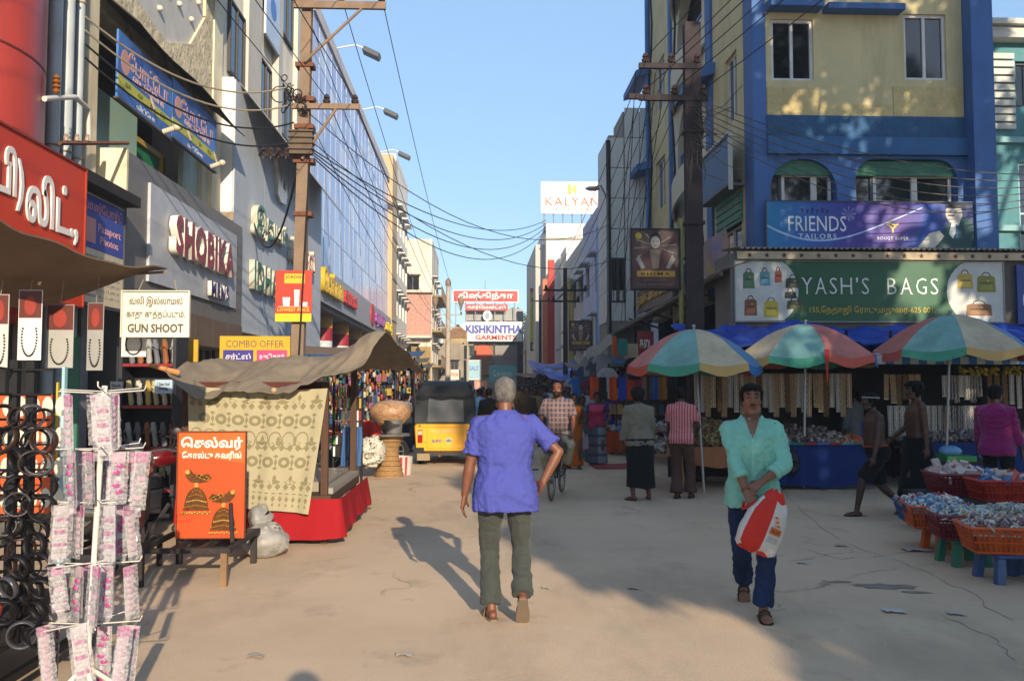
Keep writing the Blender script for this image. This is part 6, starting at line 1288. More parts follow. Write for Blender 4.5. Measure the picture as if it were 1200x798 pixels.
bead_stall('stall crowded with coloured balls and beads behind the cane stand', -4.2, -1.75, 18.2, 20, 2.25, 20, 420); bead_stall('stall of coloured goods left of the auto rickshaw, farther back', -4.5, -1.7, 23, 25, 2.3, 22, 320); bead_stall('stall of hanging toys far behind the auto rickshaw', -4.3, -1.9, 29, 31, 2.3, 24, 200); bead_stall('farthest bead stall on the left pavement', -4.3, -2.2, 37, 39, 2.3, 27, 160)
# ------------------------------------------------------------------ market umbrellas
UC = {'g': M('umbrella_green', '3f8f74', .6, .08, 2, .1, 60), 'y': M('umbrella_cream', 'b3945a', .6, .08, 2, .1, 60), 'w': M('umbrella_pale', 'b2a890', .6, .08, 2, .1, 60), 'b': M('umbrella_blue', '2f6fae', .6, .08, 2, .1, 60), 'r': M('umbrella_red', 'b5503f', .6, .1, 2, .1, 60), 't': M('umbrella_teal', '58969a', .6, .08, 2, .1, 60)}
UT = {'g': M('faded_lit_teal_canopy', '6f9c96', .7, .15, 2.5, .2, 30, grime=.5), 'y': M('faded_lit_cream_canopy', 'b3a68a', .7, .15, 2.5, .2, 30, grime=.45), 'b': M('faded_lit_blue_canopy', '4f7fa8', .7, .15, 2.5, .2, 30, grime=.5), 'r': M('faded_lit_red_canopy', 'b06a60', .7, .15, 2.5, .2, 30, grime=.45)}  # paler tops: fading plus light through the cloth, put into the colour
ALU = M('dull_aluminium', '9a9c9d', .4, .1, 3, .05, metal=.5)
def umbrella(label, top, r, h, cols, base, rot=0., tilt=0.):
 t = thing('market_umbrella', label, 'umbrella', base, 'striped market umbrellas'); top = V(top); n = len(cols); val = .13
 for i, c in enumerate(cols):
  a0, a1 = R(rot) + 2 * math.pi * i / n, R(rot) + 2 * math.pi * (i + 1) / n
  def f(u, v, a0=a0, a1=a1):
   a = a0 + (a1 - a0) * v; sc = math.cos(math.pi / n) / math.cos((a - a0) - math.pi / n); rr = r * u * (sc * .8 + .2)
   z = -h * (1 - math.cos(u * 1.45)) / (1 - math.cos(1.45)) - .055 * math.sin(v * math.pi) * u + .012 * mnoise.noise(V((u * 4 + i * 3.1, v * 3, r * 9)))
   return top + V((math.cos(a) * rr, math.sin(a) * rr, z + math.sin(tilt) * math.cos(a) * rr * .3))
  b = B(); b.grid(f, 9, 6, .004)
  def g(u, v):
   e = f(1, v); d = (e - top); d.z = 0; return e + V((0, 0, -val * u - .02 * math.sin(v * math.pi * 2 + i) * u)) + d.normalized() * (.02 * u + .006)
  cp = b.build('canopy_panel', UT[c], t, smooth=50); B().grid(g, 2, 6, .004).build('valance', UC[c], cp, smooth=50)
  a = a0; B().tube([top + V((0, 0, -.05)), f(.5, 0) - V((0, 0, .03)), f(1, 0) - V((0, 0, .02))], .007, 5).build('rib', ALU, t)
 B().tube([base, top + V((0, 0, .04))], .021, 8).build('pole', ALU, t, smooth=60)
 B().ball(top + V((0, 0, .05)), .03, n=8, k=5).build('finial', ALU, t, smooth=60)
 return t
def utop(px, py, y): return aY(px, py, y)
u1 = umbrella('nearest left striped umbrella with a leaning pole, over the pink striped man', utop(813, 386, 13.2), 1.02, .55, 'gybrgybr', aZ(825, 577), 35)
u2 = umbrella('middle striped umbrella with a red panel facing the street, above the blue counter', utop(944, 380, 13.5), 1.1, .52, 'grbygrby', aZ(942, 572), 40)
u3 = umbrella('right striped umbrella with a cream panel facing the street, under the green board', utop(1114, 369, 13.2), 1.15, .56, 'gybrgybr', aY(1108, 565, 13.2), 25)
# blue tarpaulin lumps over the stall
t = thing('blue_tarpaulin_roof', 'crumpled bright blue tarpaulin over the necklace stalls below the green board', 'tarpaulin', (6, 14.6, 2.4))
def tp(u, v):
 x = 3.5 + 7.6 * u; y = 13.75 + 1.6 * v
 z = 2.28 + .42 * v - .1 * math.sin(v * 3.1) + .16 * mnoise.noise(V((x * 1.1, y * 1.3, 0))) + .09 * abs(mnoise.noise(V((x * 3, y * 2.5, 4)))) * 1.6
 if u < .12: z -= .35 * (.12 - u) / .12 * (1 - v)
 return V((x, y, z))
b = B(); b.grid(tp, 110, 24, .01); b.build('sheet', M('bright_blue_tarpaulin', '24429a', .42, .12, 2, .35, 9, spec=.4), t, smooth=75)
t = thing('striped_awning', 'blue and white striped awning sheet along the right stalls', 'awning', (8.3, 13.6, 2.1))
for i in range(44):
 x = 5.9 + i * .135; b = B(); b.grid(lambda u, v: V((x + .135 * v, 14.6 - 1.35 * u, 2.3 - .2 * u - .04 * math.sin(u * 4 + x * 3) - (.16 * max(0, u - .9) * 10 * .1))), 8, 1, .006); b.fb(Fr((0, 13.25, 0), (1, 0, 0)), x, x + .135, 1.96, 2.1 + .02 * math.sin(x * 3), -.004, 0); b.build('stripe', (UC['b'], paint('b5b9b8', .6))[i % 2], t, smooth=50)
# stall shells
t = thing('necklace_stall', 'long open necklace stall with blue cloth counter under the umbrellas', 'stall', (6.5, 14, 0))
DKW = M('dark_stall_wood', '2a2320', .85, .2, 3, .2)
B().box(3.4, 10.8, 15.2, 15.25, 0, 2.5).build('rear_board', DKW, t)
for x in (3.5, 6.55, 7.35, 10.6): B().tube([(x, 14.9, 0), (x, 14.9, 2.6)], .03, 6).build('post', DKW, t)
for (y, z, x0, x1) in ((14.5, 1.86, 3.6, 6.5), (14.5, 1.84, 6.9, 10.7), (14.45, 1.3, 7.1, 8.1)): B().tube([(x0, y, z), (x1, y, z)], .014, 6).build('rail', IRONB, t)
BL = cloth('1b2f66'); 
def counter(x0, x1, y, zt, name, m, sk=0.):
 b = B(); b.grid(lambda u, v: V((x0 + (x1 - x0) * u, y - .02 * math.sin(u * 30) * v - .03 * v, zt - (zt - .05 - sk) * v + .02 * math.sin(u * 9) * v)), 40, 8, .008); return b.build(name, m, t, smooth=70)
counter(4.55, 6.25, 13.25, .7, 'blue_skirt', BL); counter(6.9, 10.8, 13.4, .72, 'blue_skirt', BL); counter(3.25, 4.3, 13.35, .66, 'brown_skirt', cloth('a06a48'), .3)
B().box(4.5, 6.3, 13.27, 14.6, .62, .69).build('counter_top', DKW, t); B().box(6.85, 10.8, 13.42, 14.6, .63, .71).build('counter_top', DKW, t); B().box(3.2, 4.35, 13.37, 14.6, .58, .65).build('counter_top', DKW, t)
for i in range(9): x = 4.5 + .2 * i; B().box(x + .004, x + .196, 13.2, 13.27, .7, .735).build('edge_tray', paint(('8d2a2c', '2f7a8a', '2a6a5a', '8d2a2c', '3a5fa0')[i % 5], .5), t)
# goods heaped on the counters: nobody could count them
def heap(name, label, x0, x1, y0, y1, z, h, n, cols, seed, r=.03, kind=0):
 rn = random.Random(seed); t_ = thing(name, label, 'goods', ((x0 + x1) / 2, (y0 + y1) / 2, z))
 for ci, c in enumerate(cols):
  b = B()
  for _ in range(n // len(cols)):
   x, y = rn.uniform(x0, x1), rn.uniform(y0, y1); hh = h * (1 - abs((x - (x0 + x1) / 2) / (x1 - x0) * 2) ** 4) * (.3 + .7 * (y - y0) / (y1 - y0)); p = (x, y, z + r + hh * rn.uniform(.0, 1)); s = r * rn.uniform(.7, 1.5)
   if kind == 0: b.ball(p, s, s * rn.uniform(.6, 1.2), s * rn.uniform(.5, 1.3), 6, 4)
   elif kind == 1: b.ring(p, s, s * .28, (rn.gauss(0, 1), rn.gauss(0, 1), rn.gauss(0, 1)), 9, 4)
   else:
    m = Matrix.Translation(p) @ Matrix.Rotation(rn.uniform(0, 6), 4, (rn.gauss(0, 1), rn.gauss(0, 1), rn.gauss(0, 1) + .1)); b.mbox(m, s * 2.4, s * 1.6, s * .5)
  stuff(b.build('pieces', paint(c, .35), t_, smooth=50))
 return t_
heap('trinket_heap', 'heap of small silver and gold trinkets on the blue counter behind the green shirt man', 4.6, 6.1, 13.32, 14.2, .69, .26, 1200, ['8a8580', '5d4c52', '6d5a3c', '8d7a6c', '3c3844', 'a39c96'], 3)
heap('orange_heap', 'small heap of orange beads at the right end of the first blue counter', 5.75, 6.25, 13.3, 13.7, .69, .12, 200, ['b0602a', 'a3482a'], 4)
heap('brass_heap', 'pile of brass coloured bangles on the brown counter', 3.3, 4.25, 13.5, 14.3, .65, .42, 420, ['8f7a52', '6d5a3a', 'a3906a'], 5, .05, 1)
heap('trinket_heap', 'dim heap of trinkets on the far right blue counter', 7.0, 10.6, 13.46, 14.2, .71, .15, 900, ['6d6a70', '5a4650', '7d6a58', '8a8a92'], 6)
# hanging necklace strips: card with beads, one thing each
GB1, GB2, GB3, CARD = M('gold_beads', 'c0984a', .25, .3, 40, .2, metal=.6), M('silver_beads', 'c4c4c6', .25, .2, 40, .2, metal=.6), M('bronze_beads', '94703c', .35, .3, 40, .2, metal=.4), paint('bdb8ae', .4)
nl = {}
def nstrip(kind, ln):
 t_ = bpy.data.objects.new('necklace_strip', None); COL.objects.link(t_); rn = random.Random(kind)
 B().box(-.045, .045, -.003, .003, -ln, 0).build('card', CARD if kind % 3 != 2 else paint('5a5148', .5), t_)
 n = int(ln / .032); b = B()
 for i in range(n):
  z = -.015 - i * .032
  for x in ((-.026, .026) if kind % 2 else (-.03, 0, .03)): b.ball((x + .006 * math.sin(i * 2.1 + kind), -.013, z), .017, .014, .015, 6, 4)
 stuff(b.build('beads', (GB1, GB2, GB3, GB1)[kind % 4], t_, smooth=180)); return t_
def hang_row(xs, y, z, ln, kinds, where, seed):
 rn = random.Random(seed)
 for i, x in enumerate(xs):
  k = kinds[(i * 3 + i // 2) % len(kinds)]; L_ = round(ln * (1 + .12 * ((i * 7) % 3 - 1)), 2); key = (k, L_)
  if key not in nl: o = nl[key] = nstrip(k, L_); o.location = (x, y, z)
  else: o = dup(nl[key], (x, y, z))
  o.rotation_euler = (0, rn.uniform(-.03, .03), rn.uniform(-.3, .3)); tag(o, 'necklace strip, %s from left %s' % (ORD[i], where), 'necklace', 'beaded necklace strips hanging on the stalls')
hang_row([3.72 + .098 * i for i in range(28)], 14.42, 1.83, .66, (1, 0, 2, 1, 3, 0), 'in the row behind the mint shirt man', 1)
hang_row([7.02 + .11 * i for i in range(6)], 14.42, 1.82, .5, (0, 2, 0), 'in the golden row behind the bare chested men', 2)
hang_row([7.05 + .11 * i for i in range(9)], 14.38, 1.28, .72, (1, 1, 5), 'in the silver row behind the bare chested men', 3)
hang_row([8.0 + .1 * i for i in range(7)], 14.35, 1.8, .42, (1, 5), 'in the upper white row near the magenta shirt', 4)
hang_row([8.02 + .1 * i for i in range(7)], 14.3, 1.28, .74, (1, 5), 'in the lower white row near the magenta shirt', 5)
hang_row([8.85 + .13 * i for i in range(15)], 14.45, 1.83, .6, (2, 3, 1, 2), 'in the dim row near the right edge', 6)
for i in range(10):
 b = B(); x = 8.3 + .19 * i; rn = random.Random(i)
 for _ in range(9): b.ball((x + rn.uniform(-.06, .06), 14.3 + rn.uniform(-.05, .05), 1.87 + rn.uniform(-.06, .07)), .035, n=6, k=4)
 tag(b.build('yellow_garland', M('yellow_flowers', 'a8941c', .7, .3, 20, .3)), 'yellow flower bunch, %s from the left along the right stall rail' % ORD[i], 'garland', 'yellow flower bunches on the right stall rail')
sack('black bag hanging on the front of the blue counter', (4.85, 13.12, .42), .12, .08, .2, 8, '17171b', 'black_bag', cat='bag')
t = thing('red_pennant', 'thin red pennant hanging from the red panel of the middle umbrella', 'pennant', (5.36, 12.4, 1.6)); q = aY(970, 425, 12.35); B().prism(Fr((0, 12.38, 0), (1, 0, 0)), [(q.x, q.z - .32), (q.x + .04, q.z + .2), (q.x - .04, q.z + .2)], 0, .006).build('pennant', paint('a3281f', .6), t)
t = thing('green_tray', 'bright green plastic tray with a pale blue bundle on the right counter', 'tray', (7.4, 12.9, .72)); q0, q1 = aY(1102, 545, 12.6), aY(1128, 538, 12.6); B().box(q0.x, q1.x + .1, 12.4, 12.9, .5, .58).build('tray', paint('2f8f4a', .4), t); B().ball((q0.x + .18, 12.65, .64), .17, .15, .09, 10, 6).build('bundle', paint('6a9ac0', .6), t, smooth=60)
t = thing('yellow_trestle', 'yellow trestle legs carrying the green tray', 'trestle', (7.2, 12.7, 0)); B().box(6.75, 7.6, 12.35, 13.0, .46, .499).build('tabletop', DKW, t)
for x, dx in ((6.9, -.15), (6.95, .15)): B().tube([(x + dx, 12.5, 0), (x, 12.5, .46)], .025, 6).build('leg', paint('a8922c', .5), t)
# ------------------------------------------------------------------ plastic baskets of bangles on stools
def basket(label, c, w_, d_, h_, col, rz=0., tiltx=0.):
 t_ = thing('plastic_basket', label, 'basket', c, 'plastic baskets on the right'); m = M('plastic_' + col, col, .4, .12, 5, .05, spec=.45); b = B(); k = .82
 def pt(u, v, z): s = k + (1 - k) * z / h_; return V((u * w_ / 2 * s, v * d_ / 2 * s, z))
 def bar(p, q, wd=.011): b.tube([p, q], wd, 4)
 for z, wd in ((h_, .017), (h_ - .035, .01), (h_ * .45, .009), (.01, .012)):
  cs = [pt(-1, -1, z), pt(1, -1, z), pt(1, 1, z), pt(-1, 1, z)]
  for i in range(4): bar(cs[i], cs[(i + 1) % 4], wd)
 for s in (-1, 1):
  for i in range(15): u = -1 + 2 * i / 14; bar(pt(u, s, 0), pt(u, s, h_), .007)
  for i in range(11): v = -1 + 2 * i / 10; bar(pt(s, v, 0), pt(s, v, h_), .007)
 off = V(c); rot = Matrix.Rotation(rz, 4, 'Z'); b.v = [tuple(rot @ V(p) + off) for p in b.v]; b.build('lattice', m, t_)
 b = B(); kk = .9; vs = [rot @ (pt(u * kk, v * kk, z)) + off for z in (.012, h_ * .8) for u, v in ((-1, -1), (1, -1), (1, 1), (-1, 1))]; b.add(vs, [(0, 3, 2, 1), (0, 1, 5, 4), (1, 2, 6, 5), (2, 3, 7, 6), (3, 0, 4, 7)]); b.build('liner', M('liner_' + col, col, .5, .3, 12, .05), t_)
 return t_, rot
def bangles(label, c, w_, d_, h_, cols, seed, rot, n=190, r=.026):
 rn = random.Random(seed); t_ = thing('bangle_heap', label, 'goods', V(c) + V((0, 0, h_ * .8)))
 for col in cols:
  b = B()
  for _ in range(n // len(cols)):
   u, v = rn.uniform(-.95, .95), rn.uniform(-.95, .95); z = h_ * .82 + (.09 * (1 - max(abs(u), abs(v)) ** 3)) * rn.uniform(.3, 1) + .02; p = rot @ V((u * w_ / 2, v * d_ / 2, z)) + V(c)
   if rn.random() < .65: b.ring(p, r * rn.uniform(.8, 1.2), r * .33, (rn.gauss(0, 1), rn.gauss(0, 1), rn.gauss(0, 1)), 10, 5)
   else: b.ball(p, r * rn.uniform(.5, 1.1), n=7, k=5)
  stuff(b.build('bangles', paint(col, .35), t_, smooth=60))
 b = B(); q = [rot @ V((u * w_ * .47, v * d_ * .47, h_ * .8)) + V(c) for u, v in ((-1, -1), (1, -1), (1, 1), (-1, 1))]; b.add(q + [x - V((0, 0, .02)) for x in q], [(0, 1, 2, 3), (7, 6, 5, 4), (0, 4, 5, 1), (1, 5, 6, 2), (2, 6, 7, 3), (3, 7, 4, 0)]); b.build('lower_layer', M('bangle_bed', '8a8478', .6, .5, 30, .3), t_)
def stool(label, x, y, h, w_, col):
 t_ = thing('plastic_stool', label, 'stool', (x, y, 0), 'plastic stools under the baskets'); m = M('plastic_' + col, col, .4, .12, 5, .05, spec=.45)
 B().box(x - w_ / 2, x + w_ / 2, y - w_ / 2, y + w_ / 2, h - .03, h).build('seat', m, t_, bevel=.01)
 for sx_ in (-1, 1):
  for sy in (-1, 1):
   X_, Y_ = x + sx_ * (w_ / 2 - .03), y + sy * (w_ / 2 - .03); b = B(); b.loft([[V((X_ + sx_ * .025 * (1 - z) + a * .032, Y_ + sy * .025 * (1 - z) + c_ * .032, z * (h - .03))) for a, c_ in ((-1, -1), (1, -1), (1, 1), (-1, 1))] for z in (0, 1)]); b.build('leg', m, t_)
ORG, MAR, REDO = 'b8501a', '6e1c22', '9e2c1c'
B3 = aY(1172, 640, 7.1); B2 = aY(1126, 640, 7.75); B1 = aY(1093, 640, 8.35)
for nm, cpos, w_, col, wl_, pal, sd_ in (('big orange plastic basket in front, nearest the camera', (B3.x + .02, 7.1), .62, ORG, 1, ['a9a39c', '8d8a92', '6d4a52', 'b3ada0', '7a5a48', 'c2bdb4'], 1), ('maroon plastic basket between the two orange front baskets', (B2.x, 7.75), .5, MAR, 1, ['bcb7a8', '5a8aa8', 'b8a860', 'c4c0b8', '8fa0b0'], 2), ('small orange plastic basket at the left end of the front row', (B1.x, 8.35), .48, ORG, 1, ['5a90b0', 'c2beb8', '9a9aa0', 'c9c5be', '4a7fa8'], 3)):
 z = .235; bt, rot = basket(nm, (*cpos, z), w_, .46, .21, col, R(-14)); bangles('pale bangles and rings heaped in the ' + ('big orange basket', 'maroon front basket', 'small orange basket')[sd_ - 1], (*cpos, z), w_, .46, .21, pal, sd_, rot)
stool('blue plastic stool under the big orange basket', B3.x + .02, 7.06, .232, .32, '2a4a78'); stool('green plastic stool under the maroon basket', B2.x, 7.72, .232, .3, '1f6a52'); stool('orange plastic stool under the small orange basket', B1.x + .08, 8.25, .232, .3, ORG); stool('second blue plastic stool at the photo edge under the big orange basket', B3.x + .42, 7.12, .232, .3, '2a4a78')
bt, rot = basket('second orange basket of bangles behind the big front one', (4.95, 7.85, .235), .55, .5, .2, ORG, R(-14)); bangles('cream and green bangles heaped behind the front baskets', (4.95, 7.85, .24), .55, .5, .2, ['bdb9a6', 'a3a88a', 'c9c6bc', '8a8f96'], 5, rot)
bt, rot = basket('blue basket of white rings at the back of the front row', (4.62, 8.6, .235), .62, .5, .2, '1f4a7a', R(-14)); bangles('white ring heap in the blue back basket', (4.62, 8.6, .24), .62, .5, .2, ['c4c1bb', 'b3b0a8', '6a9ab8', 'a8483c', 'cfccc6'], 6, rot)
t = thing('low_display_table', 'low dark table under the back baskets on the right', 'table', (5.4, 8.9, 0)); B().box(5.0, 6.4, 7.9, 9.9, .2, .232).build('tabletop', DKW, t)
for x, y in ((5.05, 7.95), (6.35, 7.95), (5.05, 9.85), (6.35, 9.85)): B().box(x - .03, x + .03, y - .03, y + .03, 0, .2).build('leg', DKW, t)
t = thing('rear_display_table', 'dark table behind carrying the maroon and red baskets', 'table', (5.6, 9.4, 0)); B().box(4.95, 6.6, 8.7, 9.85, .38, .42).build('tabletop', DKW, t)
for x, y in ((5.0, 8.75), (6.55, 8.75), (5.0, 9.8), (6.55, 9.8)): B().box(x - .03, x + .03, y - .03, y + .03, .232, .38).build('leg', DKW, t)
bt, rot = basket('maroon basket of packets on the rear table', (5.35, 9.35, .42), .62, .5, .23, MAR, R(-8))
heap('packet_heap', 'pink and white packets heaped in the maroon rear basket', 5.1, 5.6, 9.15, 9.55, .58, .14, 90, ['b9a09a', 'bdb6b0', 'b5605a', 'a89a94'], 12, .045, 2)
bt, rot = basket('red orange basket of packets at the right edge of the rear table', (5.55, 8.85, .42), .66, .42, .21, REDO, R(-8))
heap('packet_heap', 'blue and red packets in the red orange rear basket', 5.3, 5.8, 8.7, 9.0, .56, .12, 70, ['3a6a9a', 'a84a3a', 'b0a59c'], 13, .045, 2)
# ------------------------------------------------------------------ cloth stalls along the right side
t = thing('bag_stall', 'crowded stall of hanging orange and blue bags beyond the leaning umbrella pole', 'stall', (4.5, 19, 0))
B().box(3.55, 5.3, 20.3, 20.35, 0, 2.6).build('back_board', M('stall_back', '3f3a3a', .8), t); B().box(3.5, 5.2, 17.6, 18.5, .55, .62).build('counter_top', DKW, t)
for x in (3.55, 4.95): B().tube([(x, 17.7, 0), (x, 17.7, 2.7)], .03, 6).build('post', DKW, t)
for z in (1.85, 1.3): B().tube([(3.5, 18.9, z), (5.2, 18.9, z)], .012, 6).build('rail', IRONB, t)
for k, z in enumerate((.95, 1.3)): B().box(3.6, 5.2, 19.2, 19.5, z, z + .03).build('shelf', paint('7d6a4a', .7), t)
rn = random.Random(31)
for i, (px, c) in enumerate(((696, 'b5481c'), (706, '222226'), (718, 'b84a1c'), (729, '2a3f9a'), (737, 'b5481c'), (747, 'a3405f'), (757, '8d6a5a'), (768, '3a63a0'), (776, 'a8702a'))):
 y = 18.85; q = aY(px, 442, y); b = B(); b.grid(lambda u, v: q + V((-.09 + .18 * u, -.02 - .02 * math.sin(u * 5 + i), -.5 * v)), 4, 6, .03); b.tube([q + V((-.05, 0, 0)), q + V((0, 0, .1)), q + V((.05, 0, 0))], .006, 5); tag(b.build('hanging_bag', cloth(c), smooth=60), '%s bag from the left in the row beside the grey shirt man' % ORD[i], 'bag', 'bags hanging in a row at the bag stall')
for i in range(10): q = aY(716 + 7.2 * i, 467, 19.2); tag(B().box(q.x - .055, q.x + .055, 19.1, 19.3, 1.332, 1.332 + .24).build('white_box', paint(('b3b6b8', 'a8a49a', 'bfbdb5')[i % 3], .5)), '%s pale box from the left on the upper shelf of the bag stall' % ORD[i], 'box', 'pale boxes on the bag stall shelf')
for i in range(8): q = aY(718 + 8 * i, 490, 19.2); tag(B().box(q.x - .06, q.x + .06, 19.1, 19.35, .982, .982 + .22).build('packed_goods', paint(('8a6a3a', 'a38d4a', '6d5a42', '4a6a7a')[i % 4], .6)), '%s packed bundle from the left on the lower shelf of the bag stall' % ORD[i], 'goods', 'bundles on the lower shelf of the bag stall')
def garment(label, px, py, y, w_, h_, col, name='hanging_shirt', sleeves=True):
 q = aY(px, py, y); f = Fr((0, y, 0), (1, 0, 0)); pts = [(q.x - w_ * .3, q.z - h_), (q.x + w_ * .3, q.z - h_), (q.x + w_ * .32, q.z - h_ * .35)] + ([(q.x + w_ * .5, q.z - h_ * .45), (q.x + w_ * .58, q.z - h_ * .3), (q.x + w_ * .3, q.z)] if sleeves else [(q.x + w_ * .32, q.z)]) + [(q.x + w_ * .1, q.z + .02), (q.x - w_ * .1, q.z + .02)] + ([(q.x - w_ * .3, q.z), (q.x - w_ * .58, q.z - h_ * .3), (q.x - w_ * .5, q.z - h_ * .45)] if sleeves else [(q.x - w_ * .32, q.z)]) + [(q.x - w_ * .32, q.z - h_ * .35)]
 b = B(); b.prism(f, pts, -.03, .03); return tag(b.build(name, cloth(col), bevel=.015), label, 'garment')
garment('dark navy shirt hanging above the orange bags', 743, 420, 18.6, .42, .46, '14161d'); garment('teal cloth hanging over the awning edge', 730, 398, 19.5, .3, .36, '1f7a72', sleeves=False, name='hanging_cloth'); garment('orange cloth strip hanging beside the teal cloth', 720, 396, 19.7, .16, .4, 'b8501f', sleeves=False, name='hanging_cloth'); garment('orange red shirt behind the dark navy shirt', 757, 422, 19.0, .4, .4, 'a8401f'); garment('cream cloth panel hanging above the navy shirt', 742, 404, 19.8, .7, .34, 'b3a484', sleeves=False, name='hanging_cloth')
for i, (px, py, c, y) in enumerate(((690, 418, '8f9299', 26), (697, 424, '4a4f5a', 25), (705, 416, '8a8d92', 24.5), (684, 430, '3a4a6a', 27), (712, 432, 'a4a6a8', 22.5), (676, 442, '2a6ab0', 28), (670, 444, '9a9fa4', 29), (663, 446, '7a3a44', 30), (690, 446, '6a2a3a', 25), (699, 446, '2f2f3a', 24))): garment('%s garment hanging in the shade along the right stalls beyond the bags' % ORD[i], px, py, y, .5, .6, c)
sg = pboard('maroon_tamil_board', 'small maroon board with white Tamil letters behind the left umbrella', 748, 766, 388, 418, 17.2, '6d1820', 'கடை', None, 'c4bcb8', hw=.8, hh=.35)
heap('clothes_heap', 'heap of coloured folded clothes on the bag stall counter left of the pink striped man', 3.5, 5.0, 17.5, 18.4, .62, .2, 260, ['8a8d96', '3a4a7a', 'b0a89a', '6a3a4a', 'a86a3a', '2f2f38', 'c0bdb6'], 21, .06, 2)
t = thing('orange_cloth_table', 'low table with orange cloth front behind the pink saree woman', 'table', (3.6, 20, 0)); B().box(3.0, 4.1, 19.9, 21, .5, .56).build('tabletop', DKW, t)
b = B(); b.grid(lambda u, v: V((2.98 + 1.14 * u, 19.87 - .03 * math.sin(u * 20) * v, .565 - .5 * v)), 24, 5, .008); b.build('skirt', cloth('b0481c'), t, smooth=60)
heap('clothes_heap', 'heap of small coloured goods on the orange cloth table', 3.05, 4.05, 19.95, 20.9, .56, .16, 150, ['8a8d96', '3a6a9a', 'b0a29a', '9a3a5a', 'a88a3a'], 22, .05, 2)
t = thing('wooden_stool_table', 'small wooden table with splayed legs holding clothes left of the pink striped man', 'table', (2.65, 12.9, 0)); q = aZ(783, 574)
B().box(q.x - .35, q.x + .3, q.y, q.y + .7, .52, .56).build('tabletop', M('pale_wood', '8a6a48', .8, .2, 3, .2), t)
for dx, dy in ((-.3, .05), (.22, .05), (-.3, .6), (.22, .6)): B().tube([(q.x + dx * 1.15, q.y + dy, 0), (q.x + dx, q.y + dy, .52)], .03, 6).build('leg', M('pale_wood', '8a6a48', .8, .2, 3, .2), t)
heap('clothes_heap', 'grey and white goods on the small wooden table', q.x - .33, q.x + .28, q.y + .05, q.y + .65, .56, .22, 120, ['8a8a8e', 'a8a49c', '5a5a66', '8a6a4a'], 23, .045, 2)
t = thing('red_ground_mat', 'dull red mat lying on the road behind the grey shirt man', 'mat', aZ(722, 548)); q = aZ(722, 548); b = B(); b.grid(lambda u, v: V((q.x - .45 + .95 * u, q.y - .3 + 1.0 * v, .022 + .008 * math.sin(u * 9))), 8, 6, .01); b.build('mat', cloth('9a3a3c'), t)
# far right stalls and blue tarpaulins
def rstall(label, x0, x1, y0, y1, h, seed):
 bead_stall(label, x0, x1, y0, y1, h, seed, 240)
for i, (y, x0, x1) in enumerate(((25, 3.9, 5.2), (31.5, 3.5, 5.0), (38, 3.3, 5.0), (46, 3.2, 5.0), (56, 2.6, 4.4))):
 bead_stall('crowded goods stall, %s from the front along the right side' % ORD[i], x0, x1, y, y + 2, 2.2, 40 + i, 200)
for i, (px0, px1, py, y) in enumerate(((622, 682, 424, 40), (640, 690, 432, 33))):
 a0, a1 = aY(px0, py, y), aY(px1, py, y); t = thing('blue_tarpaulin', ('farther', 'nearer')[i] + ' blue tarpaulin stretched over the far right stalls', 'tarpaulin', a0); b = B(); b.grid(lambda u, v: V((a0.x + (a1.x - a0.x) * u, y - 1 + 4 * v, a0.z - .35 + .5 * v - .15 * math.sin(u * 3.1) + .08 * mnoise.noise(V((u * 6, v * 5, i))))), 20, 10, .01); b.build('sheet', M('blue_tarpaulin', '27479a', .5, .15, 2, .3, 8), t, smooth=70)
t = thing('grey_awning_sheet', 'torn grey white sheet awning hanging by the far right stalls', 'awning', (4.2, 25, 2.9)); q0, q1 = aY(686, 412, 26), aY(716, 392, 24); b = B(); b.grid(lambda u, v: V((q0.x + (q1.x - q0.x) * u, 26 - 2.0 * u - .5 * v, q0.z + (q1.z - q0.z) * u - .3 * v + .04 * math.sin(u * 9))), 10, 6, .01); b.build('sheet', M('grey_torn_sheet', '8f8d86', .7, .15, 2, .2), t, smooth=60)
# litter
for i, (px, py, s, c) in enumerate(((1073, 645, .12, 'a8a49c'), (1047, 717, .07, 'b5b0a8'), (985, 640, .05, '9a958c'), (474, 768, .05, 'a39a8a'), (1008, 604, .08, 'b0aca4'), (965, 575, .05, '8f8a82'), (742, 690, .04, 'a39a8a'), (1120, 720, .05, 'aaa49a'), (640, 690, .03, 'a8a090'), (430, 596, .06, '6a5a48'), (300, 770, .05, '9a8f80'), (940, 660, .04, 'b0aca4'))):
 q = aZ(px, py); b = B(); rn = random.Random(i); b.grid(lambda u, v: q + V(((u - .5) * s * 2, (v - .5) * s * 1.4 + .02 * math.sin(u * 5), .012 + .02 * s * 5 * abs(math.sin(u * 4 + v * 3 + i)))), 4, 3, .002); o = tag(b.build('litter_scrap', paint(c, .8)), ('largest flat scrap of litter left of the baskets', 'pale scrap at the lower right before the baskets', 'small scrap between the mint shirt man and the baskets', 'small scrap at the bottom left of the violet shirt man', 'scrap near the striding bare chested man feet', 'scrap before the blue counter skirt', 'small scrap between the two walking men', 'scrap at the right edge below the baskets', 'tiny scrap beside the violet shirt man feet', 'dark scrap beside the red skirted stall', 'scrap at the bottom left near the clip stand', 'tiny scrap right of the mint shirt man')[i], 'litter', 'litter scraps on the road')

